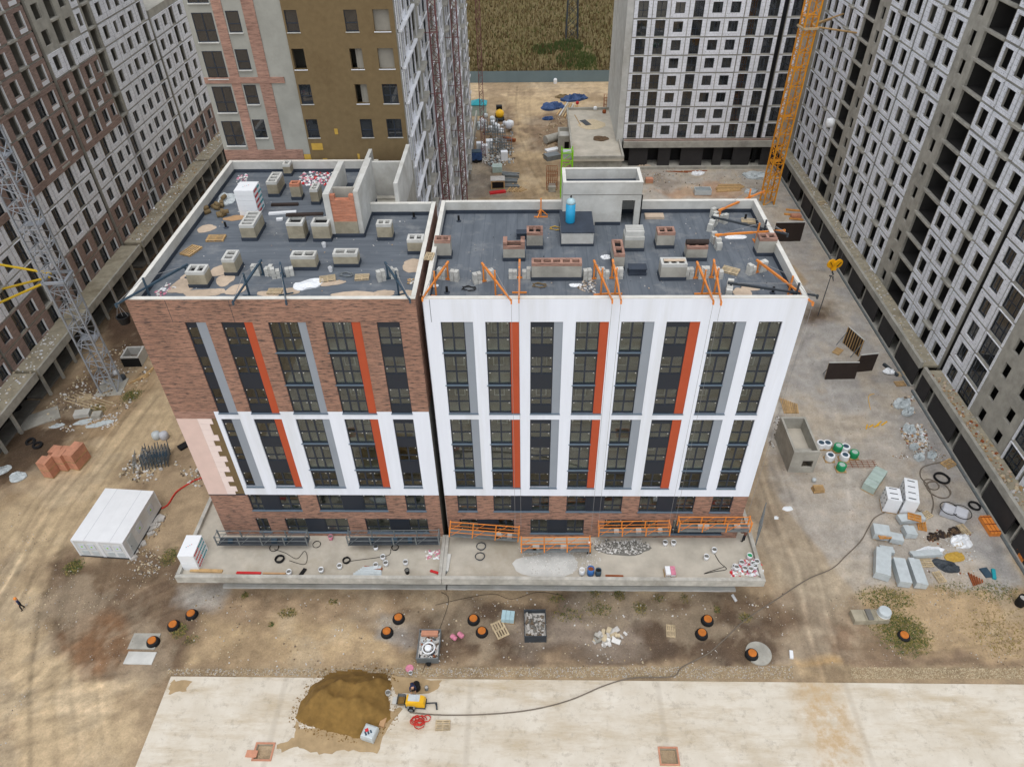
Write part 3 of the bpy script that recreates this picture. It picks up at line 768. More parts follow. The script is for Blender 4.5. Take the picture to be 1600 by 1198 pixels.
# ---- white block
HW = []
for a, b_, c, pm, kind in WCOL:
    xa, xb, xc = wx(a), wx(b_), wx(c) if c else None
    for zt, zb in ((ZU0, ZU1), (ZL0, ZL1)):
        HW.append((xa, xc or xb, zb, zt)); strip(white_b, xa, xb, xc, pm, kind, 2, zt, zb)
mb = MB(); holed(mb, XW0, XW1, ZWB, ZP-.06, HW, 0, -.25, PF)
mb.face([(XW1,0,ZWB),(XW1,DW,ZWB),(XW1,DW,ZP-.06),(XW1,0,ZP-.06)]); mb.face([(XW1,DW,ZWB),(XW0,DW,ZWB),(XW0,DW,ZP-.06),(XW1,DW,ZP-.06)])
mb.face([(XW0,DW,ZWB),(XW0,0,ZWB),(XW0,0,ZP-.06),(XW0,DW,ZP-.06)])
part(mb, 'rendered_wall', 'white_render', white_b)
mb = MB(); hw = low_row(white_b, W7, fx7, Z70, Z71)+low_row(white_b, W8, fx8, Z80, Z81)
holed(mb, XW0, XW1-.02, 0, ZWB, hw, -.03, -.27, PF)
mb.face([(XW1-.02,.03,0),(XW1-.02,DW-.03,0),(XW1-.02,DW-.03,ZWB),(XW1-.02,.03,ZWB)]); mb.face([(XW1-.02,DW-.03,0),(XW0,DW-.03,0),(XW0,DW-.03,ZWB),(XW1-.02,DW-.03,ZWB)])
part(mb, 'brick_base_wall', 'brick_clinker', white_b)
# ---- brick block
ZBW = FZ(643, 500)
XPINK, XTOOTH = onY(318, 680, 0).x, onY(338, 680, 0).x
HB = []
for a, b_, c, pm, kind, nc in BCOL:
    xa, xb, xc = bx_(a), bx_(b_), bx_(c) if c else None
    for zt, zb in ((ZU0, ZU1), (ZL0, ZL1)):
        HB.append((xa, xc or xb, zb, zt)); strip(brick_b, xa, xb, xc, pm, kind, nc, zt, zb)
XC1 = HB[0][0]
mb = MB(); holed(mb, XB0, XB1, ZBW, ZP-.06, HB, 0, -.25, PF)
mb.face([(0,DB,ZBW),(0,0,ZBW),(0,0,ZP-.06),(0,DB,ZP-.06)]); mb.face([(XB1,0,ZBW),(XB1,DW,ZBW),(XB1,DW,ZP-.06),(XB1,0,ZP-.06)])
part(mb, 'brick_wall', 'brick_clinker', brick_b)
for x in (bx_(270), bx_(560), bx_(1480)): plate(brick_b, 'expansion_joint', 'frame_dark', x-.015, x+.015, ZU0, ZP-.1, -.006, .02)
for z in (ZU0+.03, ZU0-3, ZU0-6): plate(brick_b, 'expansion_joint', 'frame_dark', .0, XC1, z-.012, z+.012, -.006, .02)
mb = MB(); holed(mb, XC1-.35, XB1, ZWB, ZBW, HB, -.004, -.25, PF); part(mb, 'rendered_wall', 'white_render', brick_b)
mb = MB(); holed(mb, 0, XC1-.352, ZWB, ZBW, [], -.06, -.2, PF); mb.face([(0.03,DB,ZWB),(0.03,0.06,ZWB),(0.03,0.06,ZBW),(0.03,DB,ZBW)])
part(mb, 'wool_insulation_wall', 'wool', brick_b)
mb = MB(); mb.face([(XB1,0,0),(XB1,DW,0),(XB1,DW,ZBW),(XB1,0,ZBW)]); part(mb, 'joint_wall', 'concrete_dark', brick_b)
plate(brick_b, 'brick_return', 'brick_salmon', 0, XC1-.36, ZBW-.75, ZBW+.0, -.004, .055)
zb = ZBW-.75; k = 0
plate(brick_b, 'primed_wall', 'primer_pink', 0, XPINK, ZWB, ZBW-.75, .0, .055)
while zb > ZWB+.2:                                   # pink boards laid in courses, their ends stepped
    h = min(.6, zb-ZWB); xe = XPINK+(XTOOTH-XPINK)*rnd.choice((.45,.6,.95,.8,1.1,.7))
    plate(brick_b, 'insulation_board', 'pink_board', XPINK+.004, xe, zb-h+.008, zb-.008, .012, .058); zb -= h; k += 1
mb = MB(); hb = low_row(brick_b, B7, gx7, Z70, Z71)+low_row(brick_b, B8, gx8, Z80, Z81)
holed(mb, 0.02, XB1, 0, ZWB, hb, -.03, -.27, PF); mb.face([(0.02,DB,0),(0.02,0.03,0),(0.02,0.03,ZWB),(0.02,DB,ZWB)])
part(mb, 'brick_base_wall', 'brick_clinker', brick_b)
plate(brick_b, 'base_flashing', 'frame_dark', 0, XC1-.3, ZWB-.05, ZWB+.02, -.03, .05)
# ---- rooms behind the glass
for bld, x0, x1, cols in ((white_b, XW0+.05, XW1-.05, [wx(c[0])-.55 for c in WCOL]+[XW1-.3]), (brick_b, XB0+.1, XB1-.05, [bx_(c[0])-.5 for c in BCOL]+[XB1-.3])):
    mb = MB(); mb.box(x0, 2.1, ZPOD, x1, 2.25, ZR-.05)
    for k in range(9):
        z = 27.75-3.0*k
        if z > 3.4: mb.box(x0, .28, z-.28+.25, x1, 2.1, z+.25)
    for x in cols: mb.box(x-.06, .28, ZPOD, x+.06, 2.1, ZR-.3)
    part(mb, 'room_partition', 'room_wall', bld)
    for x in cols[:-1]:                                   # balcony doors and inner windows at the back of the glazed balconies
        for k in range(8):
            z = 25.05-3.0*k; xa = x+rnd.uniform(.75,1.0)
            if z < 4 or rnd.random() < .12: continue
            mb = MB()
            for q in (0, .75, 1.5): mb.box(xa+q, 2.03, z+(0 if q < 1 else .8), xa+q+.09, 2.098, z+2.2)
            mb.box(xa+.09, 2.035, z+2.11, xa+1.5, 2.098, z+2.2); mb.box(xa+.84, 2.035, z+.8, xa+1.5, 2.098, z+.88); mb.box(xa+.09, 2.035, z, xa+.75, 2.098, z+.09)
            part(mb, 'balcony_door', 'white_paint', bld)
# ---- roofs
def roof(bld, poly, mt, zr):
    mb = MB(); mb.face([(x, y, zr) for x, y in poly]); part(mb, 'roof_membrane', mt, bld)
def parapet(bld, x0, y0, x1, y1, z0, z1, mt='concrete_light', cap='cap_white', cz=.06):
    p = plate2(bld, 'parapet', mt, x0, y0, z0, x1, y1, z1-cz)
    plate2(bld, 'parapet_cap', cap, x0-.012, y0-.012, z1-cz, x1+.012, y1+.012, z1); return p
def plate2(bld, name, mt, x0, y0, z0, x1, y1, z1):
    return part(MB().box(x0, y0, z0, x1, y1, z1), name, mt, bld)
T = .3; XS0, XS1, YSB = 12.9, 16.6, 13.7          # stair pit behind the brick block's roof
roof(brick_b, [(T,.3),(XB1-T,.3),(XB1-T,YSB),(12.6,YSB),(12.6,DB-T),(T,DB-T)], 'felt_x', ZR)
roof(white_b, [(XW0+T,.3),(XW1-T,.3),(XW1-T,DW-T),(XW0+T,DW-T)], 'felt_y', ZR)
FB = 'felt_dark'
for bld, x0, x1, y1 in ((brick_b, XB0, XB1, DB), (white_b, XW0, XW1, DW)):
    parapet(bld, x0+.01, .012, x1-.01, T, ZR-.1, ZP)
parapet(brick_b, .01, T, T, DB, ZR-.1, ZP); parapet(brick_b, XB1-T, T, XB1-.01, YSB+.3, ZR-.1, ZP)
parapet(brick_b, 12.2, YSB, XB1-T, YSB+.3, ZR-.1, ZP); parapet(brick_b, T, DB-T, 13.5, DB, ZR-.1, ZP)
parapet(white_b, XW0+.01, T, XW0+T, DW, ZR-.1, ZP); parapet(white_b, XW1-T, T, XW1-.012, DW-T, ZR-.1, ZP)
parapet(white_b, XW0+T, DW-T, XW1-.012, DW-.012, ZR-.1, ZP)
u = .32                                                 # felt turned up against the parapets
for bld, a in ((brick_b, [(T,T,T+.05,DB-T),(XB1-T-.05,T,XB1-T,YSB),(12.6,YSB-.05,XB1-T-.05,YSB),(T+.05,DB-T-.05,12.6,DB-T)]),
               (white_b, [(XW0+T,T,XW0+T+.05,DW-T),(XW1-T-.05,T,XW1-T,DW-T),(XW0+T+.05,DW-T-.05,XW1-T-.05,DW-T)])):
    for x0, y0, x1, y1 in a: plate2(bld, 'felt_upstand', FB, x0, y0, ZR-.05, x1, y1, ZR+u)
# rear walls of the brick block
mb = MB(); mb.face([(0,DB,0),(XS1,DB,0),(XS1,DB,ZP-.1),(0,DB,ZP-.1)]); mb.face([(XB1,YSB+.28,0),(XS1,YSB+.28,0),(XS1,YSB+.28,ZR),(XB1,YSB+.28,ZR)]); mb.face([(XS1,YSB+.28,0),(XS1,DB,0),(XS1,DB,ZR-.5),(XS1,YSB+.28,ZR-.5)])
part(mb, 'rear_wall', 'concrete', brick_b)
# drains in the felt and the metal drop between the two blocks
# ---- lift shaft with fins and brick infill (brick block)
def corner_box(bl, br, tl, tf, zb):
    B = onZ(*bl, zb); R_ = onZ(*br, zb); zt = vz(B, *tl); F = onZ(*tf, zt)
    return B.x, R_.x, (B.y+R_.y)/2, max(F.y, (B.y+R_.y)/2+.5), zt
x0, x1, y0, y1, zt = corner_box((518,370),(569,372),(503,303),(529,252),ZR)
y1 = min(y1, 20.5)
sh = thing('lift_shaft_head', 'concrete lift shaft head with two tall fins and orange brick infill on the felt roof', 'shaft', ((x0+x1)/2, (y0+y1)/2, ZR))
part(MB().box(x0-.05, y0, ZR-.1, x0+.42, y1, zt), 'fin_wall', 'concrete_light', sh); part(MB().box(x1-.38, y0+.2, ZR-.1, x1, y1+.4, zt+.1), 'fin_wall', 'concrete_light', sh)
zc = ZR+(zt-ZR)*.36
part(MB().box(x0+.42, y0+.06, ZR-.1, x1-.38, y0+.5, zc), 'base_wall', 'concrete_warm', sh)
mb = MB(); w_ = x1-.38-(x0+.42); mb.box(x0+.42, y0+.1, zc, x1-.38, y0+.5, zt-.5); mb.box(x0+.42, y0+.1, zt-.5, x0+.42+w_*.2, y0+.5, zt-.15); mb.box(x1-.38-w_*.2, y0+.1, zt-.5, x1-.38, y0+.5, zt-.15)
part(mb, 'brick_infill', 'brick_orange', sh)
part(MB().box(x0+.42, y0+1.3, ZR-.1, x1-.38, y0+1.5, zt-.1), 'cross_wall', 'concrete', sh)
part(MB().box(x0+.42, y0+1.5, ZR+1.6, x1-.38, y1, ZR+1.75), 'shaft_roof', 'felt_dark', sh)
part(MB().box(x0-.1, y0-.06, ZR, x1+.06, y0+.06, ZR+.3), 'felt_skirt', 'felt_dark', sh); part(MB().box(x1, y0, ZR, x1+.06, y1, ZR+.3), 'felt_skirt', 'felt_dark', sh)
# ---- open stair pit behind the roof edge
st = thing('open_stair_pit', 'open concrete stair well behind the brick block beside the scaffolded facade', 'stair well', (14.8, 18, 0))
part(MB().box(XS0, YSB+.32, 20, XS0+.3, DB-.5, 30.6), 'pit_wall', 'concrete_light', st); part(MB().box(XS0+.3, 19.5, 20, XS1-.35, 19.8, 30.4), 'pit_wall', 'concrete_light', st)
part(MB().box(XS1-.35, YSB+.32, 20, XS1-.02, DB-.5, 31.0), 'pit_wall', 'concrete_light', st)
for i in range(8): part(MB().box(XS0+.3, YSB+1.2+i*.5, 25.0, XS1-.35, YSB+1.7+i*.5, 26.4+i*.17), 'step', 'concrete', st)
# ---- stair house on the white block
B = onZ(878, 352, ZR); Rr = onZ(998, 352, ZR); zt = vz(B, 879.4, 286); F = onZ(879, 263, zt)
sx0, sx1, sy0, sy1 = B.x, Rr.x, min(B.y, 12.9), F.y
da, db = onZ(969, 351, ZR).x, onZ(988.5, 351, ZR).x
sh = thing('stair_house', 'pale concrete stair house with a dark doorway and open top on the white block', 'stair house', ((sx0+sx1)/2, sy0, ZR))
mb = MB(); mb.box(sx0, sy0, ZR-.1, da, sy0+.22, zt); mb.box(da, sy0, ZR+2.1, db, sy0+.22, zt); mb.box(db, sy0, ZR-.1, sx1, sy0+.22, zt)
part(mb, 'front_wall', 'concrete_light', sh)
part(MB().box(sx0, sy0+.22, ZR-.1, sx0+.22, sy1, zt), 'side_wall', 'concrete_light', sh); part(MB().box(sx1-.22, sy0+.22, ZR-.1, sx1, sy1, zt), 'side_wall', 'concrete_light', sh)
part(MB().box(sx0+.22, sy1-.22, ZR-.1, sx1-.22, sy1, zt), 'rear_wall', 'concrete_light', sh)
part(MB().box(sx0+.22, sy0+.22, zt-.95, sx1-.22, sy1-.22, zt-.8), 'roof', 'felt_dark', sh)
for a in ((sx0-.02, sy0-.02, sx1+.02, sy0+.24), (sx0-.02, sy1-.24, sx1+.02, sy1+.02), (sx0-.02, sy0+.24, sx0+.24, sy1-.24), (sx1-.24, sy0+.24, sx1+.02, sy1-.24)):
    part(MB().box(a[0], a[1], zt, a[2], a[3], zt+.05), 'coping', 'cap_white', sh)
part(MB().box(sx0+.01, sy0-.006, ZR+2.55, sx1-.01, sy0, ZR+2.6), 'board_mark', 'concrete_dark', sh)
part(MB().box(sx0+2.6, sy0-.05, ZR, da-.02, sy0, ZR+.28), 'felt_skirt', 'felt_dark', sh)
part(MB().tube([(sx1+.04, sy0-.02, ZR+.05), (sx1+.04, sy0-.02, zt-1)], .05), 'drain_pipe', 'black', sh)
# ---- podium
def podium(bld, x0, x1, left, right):
    yf = -4.65; yb = 0.02; ys = 12.0
    fx0 = x0; fx1 = x1
    mb = MB()
    if left: mb.box(fx0, yf+.3, ZPOD-.4, 0.0, ys, ZPOD); mb.box(0.0, yf+.3, ZPOD-.4, fx1, .05, ZPOD)
    else: mb.box(fx0, yf+.3, ZPOD-.4, XW1, .05, ZPOD); mb.box(XW1, yf+.3, ZPOD-.4, fx1, 3.4, ZPOD)
    part(mb, 'podium_deck', 'deck_concrete', bld)
    parapet(bld, fx0+.005, yf, fx1-.005, yf+.3, ZPOD-.42, ZPOD+.38, 'parapet_concrete', 'parapet_concrete', .05)
    if left: parapet(bld, fx0+.005, yf+.3, fx0+.3, ys, ZPOD-.42, ZPOD+.38, 'parapet_concrete', 'parapet_concrete', .05)
    if right: parapet(bld, fx1-.3, yf+.3, fx1-.005, 3.4, ZPOD-.42, ZPOD+.38, 'parapet_concrete', 'parapet_concrete', .05)
    else: parapet(bld, fx1-.26, yf+.3, fx1-.005, -.05, ZPOD-.42, ZPOD+.3, 'parapet_concrete', 'parapet_concrete', .05)
    if not left: parapet(bld, fx0+.005, yf+.3, fx0+.26, -.05, ZPOD-.42, ZPOD+.3, 'parapet_concrete', 'parapet_concrete', .05)
    # ground storey under the podium
    gx0, gx1 = (x0+2.4, x1) if left else (x0, x1-1.3)
    mb = MB(); mb.box(gx0, -2.35, -.2, gx1, -2.15, ZPOD-.4); part(mb, 'ground_storey_wall', 'concrete', bld)
    n = max(1, int((gx1-gx0)/4.2)); p = (gx1-gx0)/n
    for i in range(n):
        a = gx0+p*i+.75
        part(MB().box(a, -2.42, 0.5, a+p*.5, -2.36, 3.3), 'shop_window', 'navy_panel', bld)
    part(MB().box(gx0-.1, -2.75, -.2, gx1+.05, -2.4, .22), 'plinth', 'concrete_light', bld)
podium(brick_b, -2.85, 19.72, True, False); podium(white_b, 19.76, 46.75, False, True)
# ------------------------------------------------------------------ the surrounding blocks
def facade(bld, P, cols, z0, fh, nfl, cellf, thick=.28, room=4.2, edge=None, rooms='room_concrete', skip_rooms=False):
    """cols: (centre, cell width, kind). cellf(col index, floor, centre, zc, kind) -> dict(clad, glaze, ...)
       kinds: W window, L loggia, S small window, T tall window, G wide glazing, B blank"""
    cache = {}
    def fb(mb, u0, u1, w0, w1, za, zb):
        a, b_ = P(u0, w0, za), P(u1, w1, zb); mb.box(*a, *b_)
    wall = MB(); rm = MB(); O = Vector(P(0,0,0)); zt = z0+fh*nfl
    OPEN = {'W': (1.72,.55,1.9), 'L': (None,.10,2.55), 'S': (1.1,.7,1.55), 'T': (1.72,.16,2.56), 'G': (None,.15,2.45), 'V': (1.5,.65,1.7), 'B': (0,0,0), 'O': (None,.05,2.6), 'M': (1.66,.72,1.66)}
    for ci, (uc, cw, kind) in enumerate(cols):
        ow, sill, oh = OPEN[kind]
        if ow is None: ow = cw-(1.15 if kind == 'L' else .55 if kind == 'G' else .35)
        u0, u1 = uc-cw/2, uc+cw/2
        if kind == 'B': fb(wall, u0, u1, -thick, 0, z0, zt); continue
        fb(wall, u0, uc-ow/2, -thick, 0, z0, zt); fb(wall, uc+ow/2, u1, -thick, 0, z0, zt)
        for k in range(nfl):
            zb = z0+fh*k; zo0 = zb+sill; zo1 = min(zb+sill+oh, zb+fh-.22)
            prev = z0+fh*(k-1)+min(sill+oh, fh-.22) if k else z0
            fb(wall, uc-ow/2, uc+ow/2, -thick, 0, prev, zo0)
            if k == nfl-1: fb(wall, uc-ow/2, uc+ow/2, -thick, 0, zo1, zt)
            c = cellf(ci, k, uc, (zo0+zo1)/2, kind) or {}
            cl = c.get('clad')
            if cl:
                g = c.get('gap', .10); key = ('p', cl, kind, round(cw,2), round(ow,2))
                if key not in cache:
                    mb = MB(); e = .04; t = c.get('proud', .13); q0, q1 = -cw/2+g, cw/2-g
                    def lb(a0, a1, za, zb_):
                        A, B_ = Vector(P(a0, 0.004, za))-O, Vector(P(a1, t, zb_))-O; mb.box(*A, *B_)
                    tz = fh-.16
                    lb(q0, -ow/2+e, .10, tz); lb(ow/2-e, q1, .10, tz)
                    if kind in 'WSMBV': lb(-ow/2+e, ow/2-e, .10, sill); lb(-ow/2+e, ow/2-e, min(sill+oh, fh-.22), tz)
                    else: lb(-ow/2+e, ow/2-e, fh-.215, tz)
                    cache[key] = mb.mesh('cladding_panel', cl)
                putw('cladding_panel', cache[key], bld, O+Vector(P(uc,0,zb))-O)
            if c.get('apron'):
                key = ('a', kind, c['apron'])
                if key not in cache:
                    mb = MB(); A, B_ = Vector(P(-ow/2-.02, .0, .16))-O, Vector(P(ow/2+.02, .16, sill-.04))-O; mb.box(*A, *B_); cache[key] = mb.mesh('sill_panel', c['apron'])
                putw('sill_panel', cache[key], bld, P(uc,0,zb))
            if c.get('reveal'):
                key = ('r', kind, round(ow,2))
                if key not in cache:
                    mb = MB(); s_ = c.get('side', 1)
                    A, B_ = Vector(P(s_*(ow/2+.03), .0, sill-.05))-O, Vector(P(s_*(ow/2-.09), .17, min(sill+oh, fh-.22)))-O; mb.box(*A, *B_); cache[key] = mb.mesh('reveal_strip', 'insulation_clean')
                putw('reveal_strip', cache[key], bld, P(uc,0,zb))
            gl = c.get('glaze')
            if gl:
                hh = zo1-zo0; key = ('w', round(ow,2), round(hh,2), gl)
                if key not in cache:
                    f = .06; mb = MB(); pn = MB(); n = 3 if ow > 2.1 else 2
                    def lb(m_, a0, a1, w0, w1, za, zb_):
                        A, B_ = Vector(P(a0, w0, za))-O, Vector(P(a1, w1, zb_))-O; m_.box(*A, *B_)
                    for s_ in (-1,1): lb(mb, s_*ow/2, s_*(ow/2-f), -.2, -.1, 0, hh)
                    lb(mb, -ow/2+f, ow/2-f, -.2, -.1, 0, f); lb(mb, -ow/2+f, ow/2-f, -.2, -.1, hh-f, hh)
                    for i in range(1, n): x = -ow/2+ow*i/n; lb(mb, x-.04, x+.04, -.198, -.102, f, hh-f)
                    if hh > 2: lb(mb, -ow/2+f, ow/2-f, -.196, -.104, hh*.42-.04, hh*.42+.04)
                    lb(pn, -ow/2+f, ow/2-f, -.16, -.14, f, hh-f)
                    cache[key] = (mb.mesh('window', 'frame_dark'), pn.mesh('pane', 'glass_dark'))
                o = putw('window', cache[key][0], bld, P(uc,0,zo0)); put('pane', cache[key][1], o)
            if kind in 'LO' and not gl and c.get('slab', True):
                key = ('s', round(ow,2))
                if key not in cache:
                    mb = MB(); A, B_ = Vector(P(-ow/2-.1, .0, -.14))-O, Vector(P(ow/2+.1, c.get('lip', .3), .09))-O; mb.box(*A, *B_); cache[key] = mb.mesh('balcony_slab', 'concrete')
                putw('balcony_slab', cache[key], bld, P(uc,0,zb))
    umin = min(c[0]-c[1]/2 for c in cols); umax = max(c[0]+c[1]/2 for c in cols)
    part(wall, 'facade_wall', c_wall(bld), bld)
    if not skip_rooms:
        fb(rm, umin, umax, -room-.2, -room, z0, zt)
        for k in range(nfl+1): fb(rm, umin, umax, -room, -thick, z0+fh*k-.2, z0+fh*k+.02)
        for i, (uc, cw, kind) in enumerate(cols):
            fb(rm, uc-cw/2-.07, uc-cw/2+.07, -room, -thick, z0, zt)
        fb(rm, umax-.07, umax+.0, -room, -thick, z0, zt)
        part(rm, 'room_partition', rooms, bld)
def c_wall(b): return b.get('wallmat', 'concrete')
def cum(*ws): return ws
FH = 2.94
# ---------------------------------------------------------------- long block with brick zones (faces +X)
XL = -32.0
PL = lambda u, w, z: (XL+w, u, z)
ZL0_ = 3.75
def lcell(sec):
    def f(ci, k, u, zc, kind):
        d = {}
        if sec == 2: brick = zc > 18.2
        elif sec == 3: brick = zc > 18.2 and u < 63.6 and zc < 28.2
        elif sec == 1: brick = zc > 18.2
        else: brick = False
        low = zc < 9.3
        bare = sec in (2, 3) and zc > 30.5 and 52 < u < 62
        if bare: return {'lip': .5}
        if sec == 3 and 63 < u < 66: return {} if zc > 18.5 else {'clad': 'insulation_frame', 'glaze': zc < 20}
        d['clad'] = 'brick_brown' if (brick or low) else 'board_white'
        if brick or low:
            d['gap'] = .0; d['reveal'] = True
            if kind == 'V' and brick: d['apron'] = 'insulation_clean'
        d['glaze'] = {1: zc < 26, 2: zc < 27 - (2.5 if (ci*7+k*3)%5 == 0 else 0), 3: zc < (20.5 if u < 66 else 21.5), 4: zc < 13}[sec]
        if kind == 'L' and sec == 2 and ((ci+k) % 9 == 4): d['glaze'] = False
        return d
    return f
LB = []
def left_section(sec, y0, y1, cols, nfl, label, wallmat='concrete'):
    b_ = thing('residential_tower', label, 'building', (XL-7, (y0+y1)/2, 0)); b_['wallmat'] = wallmat; LB.append(b_)
    facade(b_, PL, cols, ZL0_, FH, nfl, lcell(sec))
    zt = ZL0_+FH*nfl
    mb = MB(); mb.box(XL-14, y0, 0, XL-4.6, y1, zt); part(mb, 'core_wall', 'concrete', b_)
    for ya, yb in ((y0+.001, y0+.2), (y1-.2, y1-.001)): part(MB().box(XL-4.6, ya, ZL0_-.3, XL-.3, yb, zt), 'end_wall', 'concrete', b_)
    part(MB().box(XL-14, y0, zt, XL+.05, y1, zt+1.0), 'parapet', 'concrete', b_)
    # podium ledge with its parapet, open ground storey below
    part(MB().box(XL-.0, y0, 3.6, XL+2.7, y1, 4.3), 'ledge_slab', 'concrete_warm', b_)
    part(MB().box(XL+2.7, y0, 3.5, XL+2.92, y1, 4.48), 'ledge_parapet', 'concrete', b_)
    for i in range(int((y1-y0)/3.1)):
        y = y0+.6+i*3.1; part(MB().box(XL+2.0, y, -.1, XL+2.3, y+.3, 3.6), 'column', 'concrete', b_)
    part(MB().box(XL-.6, y0, -.1, XL-.3, y1, 3.75), 'ground_storey_wall', 'loggia_black', b_)
    part(MB().box(XL-.3, y0, -.1, XL+1.5, y1, .25), 'ground_slab', 'concrete_dark', b_)
    return b_
def run(y, spec):
    o = []
    for cw, k in spec: o.append((y+cw/2, cw, k)); y += cw
    return o
c1 = run(4.0, [(3.0,'V'),(2.6,'L'),(3.0,'V'),(2.6,'L'),(3.0,'V'),(2.2,'L'),(2.05,'V')])
left_section(1, 4.0, 22.45, c1, 13, 'brown brick tower section before the first dark joint, beside the grey crane')
c2 = [(24.4,2.9,'V'),(27.2,2.7,'L'),(30.0,2.9,'V'),(32.8,2.7,'L'),(35.7,3.1,'V'),(38.6,2.7,'L'),(41.25,2.6,'L'),(44.05,3.0,'V'),(46.95,2.8,'L'),(49.88,3.06,'V')]
b2 = left_section(2, 22.95, 51.41, c2, 13, 'tower section with brick upper floors over white insulated floors, behind the grey crane mast')
c3 = [(53.85,3.1,'V'),(56.85,2.9,'L'),(59.8,3.0,'V'),(62.2,1.8,'S'),(64.5,2.8,'L'),(67.6,3.4,'V'),(70.6,2.6,'S'),(73.1,2.4,'V'),(75.8,3.0,'V'),(79.1,3.6,'T')]
b3 = left_section(3, 52.3, 80.9, c3, 13, 'tower section mostly in white insulation boards with a brown brick patch')
c4 = [(83.2,3.2,'V'),(86.3,3.0,'V'),(89.4,3.2,'T'),(92.9,3.8,'V'),(96.3,3.0,'V'),(99.0,2.4,'V')]
b4 = left_section(4, 81.6, 100.2, c4, 8, 'end tower section with a bare concrete roof edge and white insulation boards')
for b_, y0, y1 in ((b2, 22.95, 51.41), (b3, 52.3, 63.3)):     # brick storey band
    part(MB().box(XL+.004, y0, 17.95, XL+.2, y1, 18.75), 'brick_band', 'brick_brown', b_)
part(MB().box(XL+.004, 22.95, 26.6, XL+.19, 51.41, 27.15), 'brick_band', 'brick_brown', b2)
part(MB().box(XL-.5, 51.41, 0, XL-.35, 52.3, 42), 'joint_cover', 'black', b2); part(MB().box(XL-.5, 80.9, 0, XL-.35, 81.6, 27), 'joint_cover', 'black', b3); part(MB().box(XL-.5, 22.45, 0, XL-.35, 22.95, 42), 'joint_cover', 'black', b2)
# ---------------------------------------------------------------- long block in white insulation boards (faces -X)
XR = 74.3
PR = lambda u, w, z: (XR-w, u, z)
ZR0_ = 2.63
def rcell(sec):
    def f(ci, k, u, zc, kind):
        if sec == 1:
            if 10.9 < u < 17.8: return {}
            return {'clad': 'board_white', 'glaze': True, 'gap': .12}
        if 37.2 < u < 44.9 or 64.2 < u < 71.4: return {'lip': .25}
        return {'clad': 'board_lilac', 'gap': .13, 'lip': .45}
    return f
RBS = []
def right_section(sec, y0, y1, cols, nfl, label):
    b_ = thing('residential_tower', label, 'building', (XR+7, (y0+y1)/2, 0)); RBS.append(b_)
    facade(b_, PR, cols, ZR0_, FH, nfl, rcell(sec), rooms='room_shade')
    zt = ZR0_+FH*nfl
    part(MB().box(XR+4.6, y0, 0, XR+14, y1, zt), 'core_wall', 'concrete', b_)
    for ya, yb in ((y0+.001, y0+.2), (y1-.2, y1-.001)): part(MB().box(XR+.3, ya, 2, XR+4.6, yb, zt), 'end_wall', 'concrete', b_)
    part(MB().box(XR-.05, y0, zt, XR+14, y1, zt+1), 'parapet', 'concrete', b_)
    part(MB().box(XR-1.88, y0, 2.85, XR-.0, y1, 3.12), 'ledge_slab', 'concrete_warm', b_)
    part(MB().box(XR-2.22, y0, 2.78, XR-1.88, y1, 3.62), 'ledge_parapet', 'concrete', b_)
    y = y0+.2; i = 0                                      # ground storey: dark boards between openings
    while y < y1-1.5:
        w_ = rnd.choice((4.6,3.6,5.2,4.2)); w_ = min(w_, y1-.1-y)
        part(MB().box(XR-2.05, y, -.05, XR-1.92, y+w_, 2.85), 'hoarding_board', 'dark_wall', b_)
        part(MB().box(XR-2.0, y+w_+.25, -.05, XR-1.8, y+w_+.45, 2.85), 'column', 'concrete', b_)
        y += w_+rnd.choice((1.5,1.9,1.2)); i += 1
    part(MB().box(XR-.3, y0, -.05, XR-.1, y1, 2.85), 'ground_storey_wall', 'loggia_black', b_)
    part(MB().box(XR-2.3, y0, -.06, XR-.1, y1, .12), 'plinth_slab', 'concrete', b_)
    part(MB().box(XR-2.5, y0, -.06, XR-2.3, y1, .2), 'kerb', 'steel_grey', b_)
    return b_
d1 = run(-8.0, [(3.2,'W'),(3.0,'L'),(3.2,'W'),(3.2,'G'),(2.9,'W')])+[(9.4,3.3,'G'),(12.75,3.2,'S'),(16.05,3.4,'S'),(19.4,3.3,'G'),(22.75,3.4,'W')]
right_section(1, -8.0, 24.5, d1, 14, 'glazed section of the white block with a bare concrete bay, past the wide dark joint')
d2 = [(26.95,3.2,'W'),(30.0,2.9,'L'),(33.0,3.1,'W'),(35.9,2.7,'W'),(39.4,4.3,'O'),(43.3,3.5,'S'),(46.5,2.9,'W'),(49.45,3.0,'L'),(52.95,4.0,'W')]
r2 = right_section(2, 25.3, 55.0, d2, 14, 'unglazed section of the white block between the wide joint and the thin grey joint')
d3 = [(56.8,3.0,'W'),(59.85,3.1,'L'),(62.85,2.9,'W'),(66.0,3.4,'S'),(69.6,3.8,'O'),(73.2,3.4,'W'),(76.2,2.6,'L'),(79.1,3.2,'W'),(82.5,3.6,'W'),(85.45,2.3,'G'),(87.4,1.6,'B')]
r3 = right_section(3, 55.25, 88.2, d3, 12, 'unglazed far section of the white block meeting the tower in the corner')
part(MB().box(XR-.02, 55.0, 3.2, XR+.1, 55.25, 43), 'joint_cover', 'steel_grey', r2)
part(MB().box(XR+.4, 24.5, 0, XR+.5, 25.3, 43), 'joint_cover', 'black', r2)
